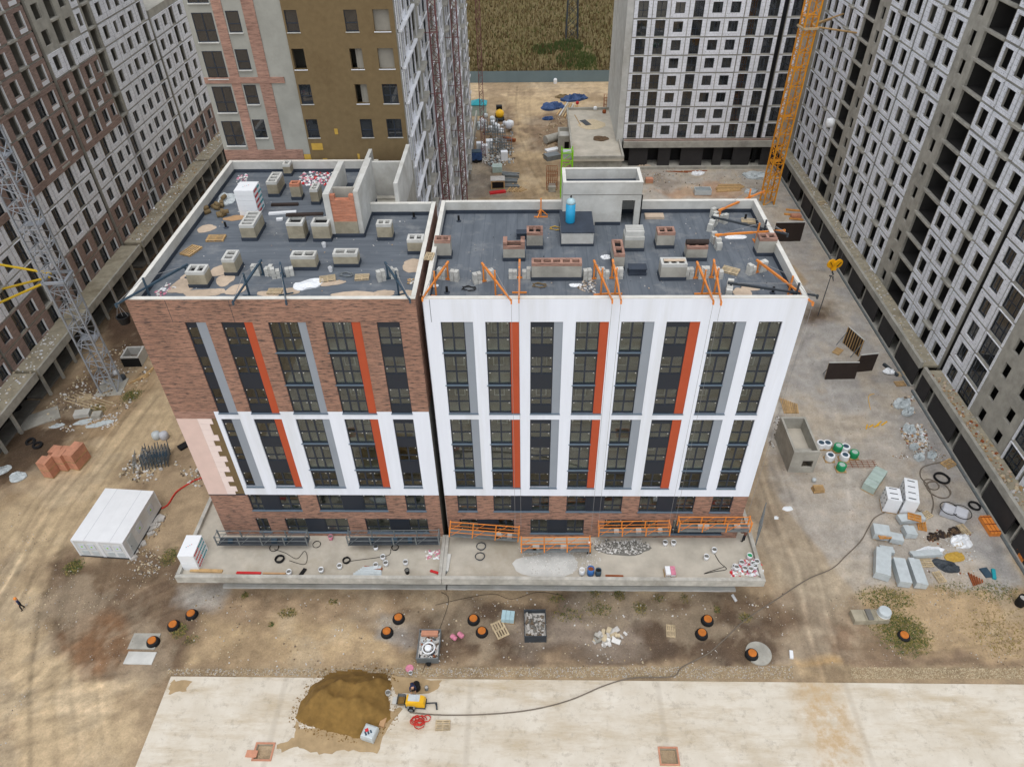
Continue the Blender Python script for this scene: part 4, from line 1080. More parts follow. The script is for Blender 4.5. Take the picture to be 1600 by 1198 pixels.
# ---------------------------------------------------------------- tower behind (faces the photographer)
YT = 88.0
PT = lambda u, w, z: (u, YT-w, z)
tw = thing('residential_tower', 'white insulated tower with black tall windows behind the low concrete annex', 'building', (57, 96, 0))
e1 = [(45.6,3.0,'T'),(48.55,2.9,'T'),(51.5,3.0,'M'),(54.55,3.1,'T'),(57.5,2.8,'M'),(60.4,3.0,'M'),(63.5,3.1,'T'),(66.55,3.0,'T')]
def tcell(ci, k, u, zc, kind): return {'clad': 'board_white', 'glaze': True, 'gap': .07}
facade(tw, PT, e1, 4.98, 2.84, 9, tcell, rooms='room_shade')
facade(tw, PT, [(70.3,2.9,'T')], 4.98, 2.84, 9, tcell, rooms='room_shade')
part(MB().box(68.05, YT+.4, 0, 68.85, YT+.5, 30), 'joint_cover', 'black', tw)
part(MB().box(43.0, YT+.0, 0, 44.08, YT+20, 30.5), 'end_wall', 'concrete_light', tw); part(MB().box(44.08, YT+4.6, 0, 74, YT+20, 30.5), 'core_wall', 'concrete', tw)
part(MB().box(71.75, YT+.0, 0, 74.2, YT+4.6, 30.5), 'corner_wall', 'concrete', tw)
part(MB().box(44.2, YT-1.2, 3.75, 71.3, YT+.2, 4.85), 'ledge_slab', 'concrete', tw); part(MB().box(44.3, YT-.9, 4.85, 71.0, YT-.25, 5.02), 'brick_course', 'brick_brown', tw)
x = 45.4; i = 0
while x < 70:                                            # ground storey piers and openings
    w_ = (3.4,2.2,4.0,1.6,3.2)[i%5]; part(MB().box(x, YT-.6, 0, x+w_, YT-.4, 3.75), 'hoarding_board', 'dark_wall', tw); x += w_+1.9; i += 1
part(MB().box(43.5, YT+1.8, 0, 71, YT+2.0, 3.75), 'ground_storey_wall', 'loggia_black', tw); part(MB().box(43.5, YT-.8, -.05, 71.6, YT+1.8, .15), 'plinth_slab', 'concrete', tw)
part(MB().box(43.5, YT-2.0, -.05, 71.6, YT-1.6, .5), 'low_wall', 'concrete', tw)
# ---------------------------------------------------------------- gable-ended block behind the brick block
YG, XG0, XG1 = 22.85, -0.42, 16.3
gb = thing('residential_tower', 'tower with brown wool gable, grey plaster and salmon brick strips behind the felt roof', 'building', (8, 60, 0))
HG = []
XWOOL = 7.36
for i, z in enumerate((40.0, 37.1, 34.25, 31.3, 42.9, 45.8)):
    HG.append((-.02, 1.66, z-.7, z+1.5, True, 2)); HG.append((2.75, 3.82, z, z+1.62, True, 1))
    HG.append((7.5, 8.52, z, z+1.64, i != 1, 1)); HG.append((12.28, 13.32, z, z+1.62, i in (0,3,4), 1)); HG.append((14.6, 15.9, z, z+1.62, i in (2,3,4), 2))
mb = MB(); PG = lambda u, w, z: (u, YG-w, z)
holed(mb, XG0, XWOOL, 0, 49, [h[:4] for h in HG if h[1] < XWOOL], 0, -.3, PG); part(mb, 'plastered_wall', 'primer_grey', gb)
mb = MB(); holed(mb, XWOOL, XG1, 0, 49, [h[:4] for h in HG if h[0] > XWOOL], .10, -.3, PG); mb.face([PG(XWOOL,0,0), PG(XWOOL,.10,0), PG(XWOOL,.10,49), PG(XWOOL,0,49)]); part(mb, 'wool_insulation_wall', 'wool', gb)
for x0, x1 in ((1.82,2.62),(4.22,5.2)): part(MB().box(x0, YG-.07, 30.2, x1, YG-.002, 49), 'brick_strip', 'brick_salmon', gb)
part(MB().box(XG0, YG-.09, 27.5, 6.7, YG-.004, 30.2), 'brick_plinth', 'brick_salmon', gb); part(MB().box(XG0, YG-.1, 36.02, 6.4, YG-.01, 36.5), 'brick_band', 'brick_salmon', gb)
for x, z, w_, h_ in ((7.6,30.2,1.0,.6),(6.75,29.2,.6,.6),(8.4,28.9,.4,.5),(9.9,31.6,.3,.5),(11.6,29.3,.2,.5)): part(MB().box(x, YG-.125, z, x+w_, YG-.101, z+h_), 'wool_board', 'wool_yellow', gb)
for a, b_, zb, zt, glz, n in HG:
    w_, h_ = b_-a, zt-zb
    if glz:
        mb = MB(); f = .06
        for s_ in (-1,1): mb.box(s_*w_/2, -.05, -h_/2, s_*(w_/2-f), .05, h_/2)
        mb.box(-w_/2+f, -.05, -h_/2, w_/2-f, .05, -h_/2+f); mb.box(-w_/2+f, -.05, h_/2-f, w_/2-f, .05, h_/2)
        for i in range(1, n): x = -w_/2+w_*i/n; mb.box(x-.04, -.048, -h_/2+f, x+.04, .048, h_/2-f)
        mb.box(-w_/2+f, -.045, -h_*.12, w_/2-f, .045, -h_*.12+.07)
        o = putw('window', mb.mesh('window', 'frame_dark'), gb, ((a+b_)/2, YG+.05, (zb+zt)/2))
        put('pane', pane_mesh(w_-2*f, h_-2*f, 'glass_dark'), o, (0,0,0))
    part(MB().box(a-.05, YG-.15, zb-.07, b_+.05, YG+.05, zb), 'sill', 'insulation_clean' if not glz else 'concrete_light', gb)
mb = MB(); mb.box(XG0+.2, YG+3.2, 0, XG1-.4, YG+3.4, 49)
for z in (30.75,33.7,36.55,39.45,42.35,45.25,48.1): mb.box(XG0+.2, YG+.3, z-.2-.15, XG1-.4, YG+3.2, z-.15)
for x in (2.2,5.9,10.5,13.9): mb.box(x, YG+.3, 28, x+.15, YG+3.2, 49)
part(mb, 'room_partition', 'room_concrete', gb)
mb = MB(); mb.face([(XG0,YG+3.4,0),(XG0,YG,0),(XG0,YG,49),(XG0,YG+3.4,49)]); part(mb, 'side_wall', 'primer_grey', gb)
part(MB().box(XG0, YG+3.41, 0, XG1-4.6, 97, 49), 'core_wall', 'concrete', gb); part(MB().box(XG0, YG+.3, 49, XG1, 97, 50), 'parapet', 'concrete', gb)
PS = lambda u, w, z: (XG1+w, u, z)
s1 = [(24.4,2.6,'G'),(27.3,3.0,'V'),(30.2,2.8,'G'),(33.6,4.0,'L')]+run(35.8, [(2.9,'V'),(3.2,'G'),(2.9,'V'),(3.4,'L'),(2.8,'V'),(3.0,'G'),(2.8,'V'),(3.4,'L'),(2.9,'V'),(3.2,'G'),(2.9,'V'),(3.4,'L'),(2.8,'V'),(3.0,'G'),(2.8,'V'),(3.4,'L'),(2.9,'V'),(3.2,'G'),(3.4,'V')])
def scell(ci, k, u, zc, kind):
    if kind == 'L': return {'lip': .7}
    return {'clad': 'board_white', 'gap': .45, 'proud': .1, 'glaze': kind == 'G' or u < 40}
facade(gb, PS, s1, 1.9, 2.92, 15, scell, room=3.4)
for k in range(15):
    part(MB().box(XG1+.1, 23.4, 1.9+2.92*k-.09, XG1+.4, 32.0, 1.9+2.92*k+.09), 'floor_edge_board', 'insulation_clean', gb)
# ------------------------------------------------------------------ things on the two roofs
def vent(bl, br, tl, tf, label, n=2, top=None, group=None, skirt=.28, lid=None, minw=.6, body='concrete_warm'):
    x0, x1, y0, y1, zt = corner_box(bl, br, tl, tf, ZR)
    y1 = min(y1, y0+4.5); zt = max(zt, ZR+.5)
    o = thing('vent_shaft', label, 'vent shaft', ((x0+x1)/2, (y0+y1)/2, ZR), group=group)
    w_, d_ = (x1-x0)/2, (y1-y0)/2; h = zt-ZR
    MB().box(-w_, -d_, -.02, w_, d_, h-.24).build('body', body, o)
    MB().box(-w_-.05, -d_-.05, 0, w_+.05, d_+.05, skirt).build('felt_skirt', 'felt_dark', o)
    mb = MB(); t = .17; along = w_ >= d_; L = w_ if along else d_; Q = d_ if along else w_
    cuts = [-L]; s = (2*L-t*(n+1))/n
    def bx3(a0, a1, b0, b1, z0, z1): (mb.box(a0, b0, z0, a1, b1, z1) if along else mb.box(b0, a0, z0, b1, a1, z1))
    z0, z1 = h-.24, h
    bx3(-L, L, -Q, -Q+t, z0, z1); bx3(-L, L, Q-t, Q, z0, z1); a = -L
    for i in range(n+1):
        bx3(a, a+t, -Q+t, Q-t, z0, z1-(.03 if 0 < i < n else 0)); a += t+s
    mb.build('flue_rim', top or 'concrete_light', o)
    MB().box(-w_+.1, -d_+.1, h-.24, w_-.1, d_-.1, h-.22).build('flue_shade', 'black', o)  # black plate stands in for the dark depth of the flues
    if lid: lid(o, w_, d_, h)
    return o
GA = 'vent shafts on the felt roof of the brick block'; GBw = 'brick topped vent shafts on the roof of the white block'
LA1 = 'squat concrete vent shaft with two pale flue mouths on the roof of the brick block'
LBR = 'grey vent shaft with salmon brick rim on the roof of the white block'
vent((379.5,376.5),(402,376.5),(373,352),(391,330), 'long concrete vent shaft with four flue slots in a row beside the white wrapped pack', 4, group=GA)
vent((420.8,307.6),(437,308),(418,284),(427.7,268.8), 'concrete vent shaft with three flues behind the white wrapped pack', 3, group=GA)
vent((444.6,275.7),(456,275.7),(438,257.5),(440,250.6), 'concrete vent shaft against the parapet under the salmon brick plinth', 1, group=GA)
vent((457,312.6),(472,312.6),(453.4,287.6),(455,282), 'small concrete vent shaft with broken brick rim among scattered wrappings', 1, group=GA, top='brick_orange')
vent((487.8,320),(500,320),(484,296.3),(494,285.7), 'concrete vent shaft beside the fin of the lift shaft', 2, group=GA)
vent((452.7,377.7),(478,377.7),(446,349),(450,338), 'notched vent shaft half before the lift shaft, the one farther from its fin', 1, group=GA)
vent((491,377.7),(518,377.7),(490,349),(494,338), 'concrete vent shaft half of a notched pair, touching the lift shaft fin', 1, group=GA)
for a in (((590.8,376),(614,376),(586.8,350.8),(592,342.8)), ((638,397.5),(663,397.5),(636.8,374.8),(638.8,365.5)), ((457.6,423),(496,422),(454,401),(457.5,391.3)),
          ((523,417.5),(560.7,417.5),(520.4,396.8),(525,387.9)), ((297,450),(326,449.6),(289.7,425),(295,412.8)), ((352.7,431),(372,431),(345.9,405.6),(352,390.5))):
    vent(*a, LA1, 2, group=GA)
for a, n in ((((680.6,405),(705.4,404),(674.9,376.7),(677.9,367.8)),2), (((823,389),(848,389),(824,363.7),(824,352.7)),2), (((1025,389),(1052,388),(1028,364),(1027,353.8)),2)):
    vent(*a, LBR, n, 'brick_salmon', GBw, body='concrete')
vent((786.5,408),(820,408),(786.5,385),(786.5,376), 'grey vent shaft with an unfinished stepped brick rim', 1, 'brick_salmon', GBw, body='concrete',
     lid=lambda o, w, d, h: [MB().box(s*w, -d, h, s*(w-.3), d, h+.35).build('raised_brick_end', 'brick_salmon', o) for s in (-1,1)])
vent((830.5,440),(908,437),(831,413),(831,403), 'longest grey vent shaft with a row of five brick rimmed flues', 5, 'brick_salmon', GBw, body='concrete')
vent((957.5,422.5),(974.4,422.5),(954.4,396.9),(953,374), 'tall narrow vent shaft with two deep brick rimmed flues one behind the other', 2, 'brick_salmon', GBw, body='concrete')
def slabs(o, w, d, h):
    for i in range(4): MB().box(-w+.05, -d+.1+i*.28, h+.01+i*.0, w-.05, -d+.3+i*.28, h+.42).build('concrete_slab', 'concrete_light', o)
vent((975,392.8),(1005,392.8),(976.5,371),(976.5,358), 'vent shaft carrying a rack of upright concrete slabs on top', 2, group=GBw, lid=slabs, body='concrete')
def roll(o, w, d, h): MB().tube([(-w-.05, 0, h+.16), (w+.05, 0, h+.16)], .2, 10).build('membrane_roll', 'membrane_roll', o)
vent((1070.6,408),(1103,408),(1070.6,385),(1071.4,376.5), 'grey vent shaft with a dark membrane roll lying along its top', 2, 'brick_salmon', GBw, lid=roll, body='concrete')
def boards(o, w, d, h):
    MB().box(-w+.2, -.1, h+.005, w*.9, .15, h+.07).build('board', 'cardboard', o)
vent((1030.6,438),(1070.6,439),(1032.5,412.5),(1032,402), 'broad grey vent shaft with white rim and a cardboard strip on top', 3, 'concrete_light', GBw, lid=boards, body='concrete')
vent((1181.7,401),(1208.6,399.5),(1184.8,373),(1186,363.8), 'vent shaft with salmon brick rim standing against the parapet by the orange post', 2, 'brick_salmon', GBw, body='concrete')
# felt covered boxes
def felt_box(bl, br, tl, tf, label, face='concrete_light', over=.06):
    x0, x1, y0, y1, zt = corner_box(bl, br, tl, tf, ZR)
    o = thing('roof_hatch', label, 'roof hatch', ((x0+x1)/2, (y0+y1)/2, ZR)); w_, d_, h = (x1-x0)/2, (y1-y0)/2, zt-ZR
    MB().box(-w_, -d_, -.02, w_, d_, h).build('curb', face, o); MB().box(-w_-.05, -d_-.05, 0, w_+.05, d_+.05, min(.2, h*.4)).build('felt_skirt', 'felt_dark', o)
    MB().box(-w_-over, -d_-over, h, w_+over, d_+over, h+.08).build('cover', 'felt_dark', o); return (x0+x1)/2, (y0+y1)/2, zt
HB_ = felt_box((877,384.6),(926.5,384.6),(877.5,364),(877,330), 'large felt topped concrete hatch carrying the blue cylinder')
felt_box((983,431),(1008.7,430),(984,422),(985.5,414), 'low felt covered hatch on the roof of the white block', 'felt_dark')
felt_box((808,374),(823,374),(808,366),(808,360.5), 'small dark felt box tucked behind a brick rimmed vent shaft', 'felt_dark')
# blue cylinder
p = onZ(890.7, 347, HB_[2]+.08); zt = vz(p, 892, 309)
o = thing('blue_cylinder', 'bright blue upright cylinder with rounded pale top on the felt hatch', 'cylinder', p)
h = zt-p.z; r = .36
MB().lathe([(r*.9,0),(r,.08),(r,h*.78)], 20).build('body', 'blue_tank', o, smooth=True)
MB().lathe([(r,h*.78),(r*.97,h*.84),(r*.8,h*.92),(r*.3,h*.98),(.05,h)], 20).build('shoulder', 'wrap_blue', o, smooth=True)
MB().tube([(0,0,h*.97),(0,0,h*1.08)], .06).build('cap', 'black', o)
# roof drains
for q in ((412.5,349.5),(647,341),(353.5,356),(717,346),(698.5,457.5),(1164,344),(1207,458)):
    p = onZ(*q, ZR); o = thing('roof_drain', 'short black drain pipe standing on the felt roof', 'pipe', p, group='drain pipes on the roofs')
    MB().tube([(0,0,-.02),(0,0,.5)], .09).build('pipe', 'black', o); MB().lathe([(.2,0),(.2,.05),(.1,.09)], 12).build('flange', 'felt_dark', o)
# ---- hoist beams
BLK = MB().box(-.14,-.2,0,.14,.2,.2).mesh('block', 'counterweight')
def weights(pos, rz, label, nx=2, nz=4, group='counterweight stacks on the roofs'):
    o = thing('counterweight_stack', label, 'counterweights', pos, rz, group)
    for i in range(nx):
        for k in range(nz-(rnd.random() < .3)):
            put('block', BLK, o, (i*.31-(nx-1)*.155+rnd.uniform(-.01,.01), rnd.uniform(-.02,.02), k*.202), rnd.uniform(-.05,.05))
    return o
def hoist(rb, rt, end, fp, mt, label, wts=True, group='suspended platform beams on the roofs', rope=True, wl=None):
    """rear post base / top, beam end, front post foot: pixels on the roof; the beam is level"""
    B = onZ(*rb, ZR); zb = max(vz(B, *rt), ZR+.9); E = onZ(*end, zb)
    o = thing('hoist_beam', label, 'hoist beam', B, group=group)
    d = Vector((E.x-B.x, E.y-B.y, 0)); L = d.length; d.normalize(); n = Vector((-d.y, d.x, 0)); h = zb-ZR
    r0 = Vector((0,0,h)); r1 = d*L+Vector((0,0,h))
    MB().bar(r0-d*.25, r0+d*(L*.52), .13, .15).bar(r0+d*(L*.42), r1, .10, .12).build('beam', mt, o)
    MB().bar(r1+Vector((0,0,.06)), r1-Vector((0,0,.22)), .16, .1).build('beam_head', mt, o)
    MB().bar((0,0,0), (0,0,h), .11).build('rear_post', mt, o)
    MB().bar(n*.45+Vector((0,0,.05)), n*-.45+Vector((0,0,.05)), .1, .1).build('rear_foot', mt, o)
    if fp:
        F = onZ(*fp, ZR)-B; s = max(.3, min(L-.4, F.dot(d))); f = d*s
        MB().bar(f, f+Vector((0,0,h+.75)), .11).build('front_post', mt, o)
        mb = MB(); mb.bar(f+n*.5+Vector((0,0,.05)), f-n*.5+Vector((0,0,.05)), .1, .1)
        mb.build('front_foot', mt, o)
        MB().tube([r0, f+Vector((0,0,h+.72)), r1], .018, 5).build('stay_cable', 'rope', o)
    if wts:
        for s in (-1, 1): weights(B+n*(.48*s)+Vector((0,0,.0))-d*.05, math.atan2(n.y, n.x), wl)
    if rope and mt == 'orange': MB().tube([r1-Vector((0,0,.2)), r1-Vector((0,0,zb-6))], .012, 5).build('rope', 'rope', o)
    return o
LO_ = 'orange suspended platform beam reaching over the front parapet of the white block'
LW_ = 'stack of pale concrete counterweights at the foot of an orange beam'
for a in (((700.6,437),(699.9,411.8),(660,466),(668,462)), ((756,440),(753.5,413.9),(798.9,470),(783.7,462)), ((812,434.5),(812,409),(810.8,468.5),(811.5,458)),
          ((927.5,436),(928,410),(956.9,469.5),(946,460)), ((955.6,435),(956,409),(970.6,470),(965,460)), ((1086,435),(1088,412),(1115,471),(1105.5,459.7)),
          ((1111,434),(1115.4,409),(1127,472.4),(1121,460))):
    hoist(*a, 'orange', LO_, wl=LW_)
hoist((1181.7,426),(1183,413),(1270.5,473),(1251,458), 'orange', 'orange suspended platform beam crossing the roof corner diagonally', wl=LW_)
hoist((1119,383.6),(1119.8,371),(1226,360),(1184,385), 'orange', 'orange suspended platform beam reaching over the side parapet past a vent shaft', wl=LW_, rope=False)
hoist((1123,344),(1123,333),(1194,298.7),(1169,326), 'orange', 'orange suspended platform beam in the rear corner of the white block roof', wl=LW_, rope=False)
LWD = 'stack of pale concrete counterweights at the foot of a dark steel beam'
hoist((1113.5,356),(1113.5,344),(1231,366),(1192,372), 'steel_dark', 'dark steel platform beam lying across the side parapet', wl=LWD, rope=False)
hoist((1139,460),(1141,446),(1277.6,462),(1240,461), 'steel_dark', 'dark steel platform beam with a long tube end over the roof corner', wl=LWD, rope=False)
LBl = 'blue grey platform beam over the front parapet of the brick block'; LWb = 'stack of pale concrete counterweights at the foot of a blue grey beam'
for a in (((412,430),(407.8,408.9),(363.8,471.9),(382,462.7)), ((443,432.5),(440,412.8),(447,472),(446,461)), ((606.8,436),(604,412.6),(640.5,469),(627,461))):
    hoist(*a, 'steel_blue', LBl, wl=LWb)
hoist((296,437),(292,414.8),(181,475.6),(219,462.6), 'steel_blue', 'blue grey platform beam reaching out past the roof corner of the brick block', wts=False)
# orange trestles without beams
for q, t in (((845,337),(845,310)), ((1168,327),(1169,309))):
    p = onZ(*q, ZR); h = max(1.2, vz(p, *t)-ZR)
    o = thing('orange_trestle', 'orange post on a splayed foot standing by the rear parapet', 'trestle', p, group='orange trestles')
    MB().bar((0,0,0),(0,0,h), .1).build('post', 'orange', o)
    for a in (0, 2.1, 4.2): MB().bar((math.cos(a)*.55, math.sin(a)*.55, .04), (0,0,.55), .07).build('foot', 'orange', o)
    MB().bar((-.55,-.3,.05), (.55,-.3,.05), .08).build('foot_bar', 'orange', o)
# ---- pallets
def make_pallet(mt):
    o = thing('pallet', 'x', 'pallet')
    top = MB().box(-.6,-.05,0,.6,.05,.022).mesh('slat', mt); run_ = MB().box(-.05,-.4,0,.05,.4,.1).mesh('stringer', mt)
    for i in range(5): put('slat', top, o, (0, -.35+.175*i, .124))
    for x in (-.54, 0, .54): put('stringer', run_, o, (x, 0, .022))
    for y in (-.35, 0, .35): put('slat', top, o, (0, y, 0))
    return o
PAL = {m: None for m in ('wood','wood_pale','wood_orange')}
def pallet(pos, rz, label, mt='wood', s=1.0, tilt=0, group=None):
    if PAL[mt] is None:
        PAL[mt] = make_pallet(mt); index_kids(PAL[mt]); o = PAL[mt]
    else: o = copy_tree(PAL[mt])
    o.location = pos; o.rotation_euler = (tilt, 0, rz); o.scale = (s, s, 1); o['label'] = label
    if 'group' in o: del o['group']
    if group: o['group'] = group
    return o
def rpal(px, py, rz, label, mt='wood', s=1.0, group=None, z=ZR): return pallet(onZ(px, py, z)+Vector((0,0,.005)), rz, label, mt, s, group=group)
rpal(338,373.5,.05, 'orange brown pallet lying flat beside the long vent shaft', 'wood', 1.15); rpal(299,393,1.2, 'orange brown pallet lying by the side parapet of the brick block', 'wood', 1.2)
rpal(566,434.5,.1, 'small pale pallet on the felt between blue grey beams', 'wood_pale', .85); rpal(512,437,.25, 'pale slatted pallet beside the crumpled white sheet', 'wood_pale', .95)
rpal(430,457,.02, 'pallet with cardboard near the front parapet of the brick block', 'wood_pale', .85); rpal(1141,424,-.5, 'pale pallet lying askew between orange beams', 'wood_pale', 1.0)
rpal(1169,347,-.15, 'pale pallet in the rear corner under the orange trestle', 'wood_pale', .9); rpal(496,265,.3, 'orange pallet thrown on the wrappings behind the lift shaft', 'wood_orange', .9)
pallet(onZ(671,402,ZP)+Vector((0,0,.01)), 1.45, 'pale pallet bridging the joint between the two roofs', 'wood_pale', .75)
# ---- wrapped insulation packs with printed sides
def pack(pos, rz, w, d, h, label, layers=4):
    o = thing('wrapped_pack', label, 'pack', pos, rz)
    lm = MB().box(-w/2,-d/2,0,w/2,d/2,h/layers-.012).mesh('slab_layer', 'wrap_printed')
    for k in range(layers): put('slab_layer', lm, o, (rnd.uniform(-.015,.015), rnd.uniform(-.015,.015), k*h/layers))
    for k in range(layers):                                # bands of red and blue print on the side
        z = (k+.3)*h/layers
        y = -d*.42
        while y < d*.40:
            ln = rnd.uniform(.10,.2); MB().box(w/2+.016, y, z, w/2+.02, y+ln, z+h/layers*.45).build('print_mark', 'red_plastic' if y < -d*.02 else 'teal', o); y += ln+.05
    for i in range(4): MB().box(-.25+.12*i, -d*.1+.1*i, h, -.17+.12*i, -d*.1+.06+.1*i, h+.004).build('print_mark', 'red_plastic' if i%2 else 'teal', o)
    return o
p = onZ(395,329.5,ZR); pack(p, 0, 1.55, 1.7, 2.2, 'tall white wrapped insulation pack with red and blue print on the roof', 5)
# ---- crumpled sheets, cardboard and scraps
def sheet(pos, rx, ry, rz, mt, label, name='sheet', cat='sheet', bumpy=.05, n=7, group=None, hole=.0):
    """thin crumpled sheet with an uneven outline, given thickness"""
    mb = MB(); K = 22; ang = [2*math.pi*i/K for i in range(K)]; r0_ = [rnd.uniform(.6,1.15) for _ in ang]; rr = [.35*r0_[i-1]+.4*r0_[i]+.25*r0_[(i+1)%K] for i in range(K)]
    rings = [.0,.45,.8,1.0]; vv = [(0,0,bumpy*rnd.random()+.02)]
    for q in rings[1:]:
        for a, r in zip(ang, rr): vv.append((rx*r*q*math.cos(a), ry*r*q*math.sin(a), .012+bumpy*rnd.random()*(1.1-q*.6)))
    N0 = len(mb.v); mb.v += vv
    for i in range(K):
        j = (i+1)%K; mb.f.append((0, 1+i, 1+j))
        for s in range(2): a = 1+s*K; mb.f.append((a+i, a+K+i, a+K+j, a+j))
    lo = len(mb.v); mb.v += [(x, y, 0.0) for x, y, z in vv[1+2*K:]]
    for i in range(K): j = (i+1)%K; mb.f.append((1+2*K+i, lo+i, lo+j, 1+2*K+j))
    mb.f.append(tuple(range(lo, lo+K))[::-1]); mb.mi = [0]*len(mb.f)
    return tag(mb.build(name, mt, None, pos, rz), label, cat, group)
LC = 'flattened cardboard sheet lying on the felt of the brick block'
for x, y, rx, ry, a, mt in ((345,423,1.2,.8,.5,'cardboard'),(352,437,.7,1.0,.2,'cardboard'),(318,458,1.5,.6,.1,'cardboard'),(285,447,1.2,1.1,.3,'cardboard'),(300,432,.9,.8,0,'cardboard'),(341,455,.7,.35,0,'cardboard'),(368,453,.9,.7,.9,'cardboard'),
    (420,459,.9,.4,0,'cardboard'),(448,457,1.0,.5,.2,'cardboard'),(560,461,2.0,.55,0,'cardboard'),(598,459,1.0,.5,.1,'cardboard'),(640,460,.9,.5,0,'cardboard'),(520,443,1.0,.35,.2,'cardboard'),(366,341,1.0,.5,.2,'cardboard_brown'),(323,357,.8,.7,.3,'cardboard'),(646,415,.9,1.1,.4,'cardboard')):
    sheet(onZ(x,y,ZR+.003), rx, ry, a, mt, LC, 'cardboard_sheet', 'cardboard', .04, group='cardboard sheets on the brick block roof')
for x, y, rx, ry, a in ((1170,451,.8,.3,.0),(1160,458,.6,.8,.3)): sheet(onZ(x,y,ZR+.003), rx, ry, a, 'cardboard', 'pale board scrap lying by the counterweights of the corner beam', 'cardboard_sheet', 'cardboard', .03, group='board scraps by the corner beam')
sheet(onZ(482,446,ZR+.003), 1.35, .7, .35, 'wrap_white', 'crumpled bright white plastic sheet near the front parapet', bumpy=.3)
sheet(onZ(355,312,ZR+.003), 1.0, 1.5, .4, 'wrap_pale', 'large crumpled translucent sheet by the side parapet', bumpy=.2)
sheet(onZ(900,446,ZR+.003), .55, .25, .0, 'wrap_white', 'small white crumpled film before the longest vent shaft', bumpy=.12); sheet(onZ(947,402,ZR+.003), .5, .3, .3, 'wrap_white', 'white film scrap beside the tall narrow vent shaft', bumpy=.15)
sheet(onZ(680,447,ZR+.003), .4, .2, .3, 'wrap_white', 'white film scrap beside the first orange beam', bumpy=.1)
sheet(onZ(1150,371,ZR+.003), 1.1, .35, .1, 'wrap_white', 'torn white film under the orange beam across the side parapet', bumpy=.12)
def litter(name, place, n, mats, size, label):
    return scatter(name, mats, n, place, size, label, .35)
def zpoly(z, *px):
    P_ = [tuple(onZ(x, y, z).xy) for x, y in px]
    def f(): x, y = in_poly(P_); return x, y, z
    return f
litter('litter', zpoly(ZR, (462,290),(475,268),(530,262),(520,285),(500,292)), 260, ['wrap_white','pink','chip_white','red_plastic','wrap_white'], lambda: rnd.uniform(.08,.2), 'heap of white and pink wrapping scraps behind the lift shaft')
litter('litter', zpoly(ZR, (365,277),(385,272),(388,285),(372,288)), 50, ['wrap_white','pink','chip_white'], lambda: rnd.uniform(.07,.16), 'wrapping scraps by the parapet above the translucent sheet')
litter('litter', zpoly(ZR, (240,460),(262,440),(275,450),(255,464)), 40, ['wrap_white','pink','chip_white'], lambda: rnd.uniform(.07,.18), 'wrapping scraps in the front corner of the brick block roof')
litter('litter', zpoly(ZR, (900,452),(915,436),(932,440),(930,460)), 90, ['stone_c','chip_white','stone_d','cardboard'], lambda: rnd.uniform(.05,.14), 'rubble swept together at the end of the longest vent shaft')
litter('litter', zpoly(ZR, (633,438),(652,432),(650,442),(637,444)), 40, ['wood','chip_white','cardboard_brown'], lambda: rnd.uniform(.05,.14), 'wood offcuts by the roof joint')
litter('litter', zpoly(ZR, (720,360),(1190,330),(1240,455),(700,460)), 90, ['stone_c','chip_white','cardboard','black'], lambda: rnd.uniform(.03,.08), 'small scraps strewn over the white block roof')
litter('litter', zpoly(ZR, (300,400),(380,300),(640,330),(640,455),(260,455)), 110, ['stone_c','chip_white','cardboard','wood'], lambda: rnd.uniform(.03,.08), 'small scraps strewn over the brick block roof')
# brown insulation rolls by the side parapet
for i in range(16):
    p = onZ(335+rnd.uniform(-14,20), 322+rnd.uniform(-10,18), ZR); a = rnd.uniform(0,3.1); o = MB().lathe([(.11,-.28),(.17,-.26),(.18,0),(.17,.26),(.11,.28)], 9).build('wool_bundle', 'wool', None, p+Vector((0,0,.17+(.22 if i > 10 else 0))))
    o.rotation_euler = (1.57, 0, a); tag(o, 'brown wool bundle in the heap by the side parapet', 'bundle', 'brown wool bundles heaped on the roof')
# long white and dark boards behind the long vent shaft
for i, (a, b_, mt, lb) in enumerate((((420,334),(463,331),'wrap_white','long white foil wrapped board on the felt'), ((424,320),(466,319),'membrane_roll','dark membrane roll lying on the felt behind the vent shafts'), ((447,336),(505,334),'membrane_roll','dark membrane roll laid across the notched vent shafts'), ((432,343),(442,342),'wrap_white','short white board beside the dark membrane roll'))):
    z = ZR+.1 if i != 2 else ZR+1.75
    A, B_ = onZ(*a, z), onZ(*b_, z); o = MB().bar(A, B_, .32, .16).build('board' if 'board' in lb else 'membrane_roll', mt); tag(o, lb, 'board' if 'board' in lb else 'roll')
p = onZ(1022,339.5,ZR); o = MB().box(-.75,-.35,0,.75,.35,.2).build('cardboard_box', 'cardboard', None, p, .0); tag(o, 'flat pale box lying right behind the brick rimmed shaft by the rear parapet', 'box')
for x, y, lb, mt in ((868,357,'tangle of ochre rope beside the felt topped hatch','wool_yellow'), (842,446,'ochre cable coil before the longest vent shaft','wool'), (541,429,'grey cable coil on the roof before a vent shaft','steel_grey'), (732,451,'thin black cable loop on the felt near the orange beam','black')):
    p = onZ(x, y, ZR+.05); mb = MB(); pts = [(math.cos(t)*(.42+.12*math.sin(3.3*t)), math.sin(t)*(.3+.1*math.cos(2.1*t)), .03*math.sin(5*t)+.03) for t in np.linspace(0, 15, 60)]
    tag(mb.tube(pts, .025, 5).build('cable_coil', mt, None, p), lb, 'cable')
for x, y, lb in ((507,386,'small white bucket standing before the lift shaft'),(517,424,'small white bucket near the squat vent shafts')):
    p = onZ(x, y, ZR); o = thing('bucket', lb, 'bucket', p); MB().lathe([(.13,0),(.17,.36),(.15,.36),(.12,.04)], 12).build('body', 'white_paint', o); MB().tube([(.16*math.cos(t),0,.34+.14*math.sin(t)) for t in np.linspace(0,3.14,9)], .012, 4).build('handle', 'steel_grey', o)
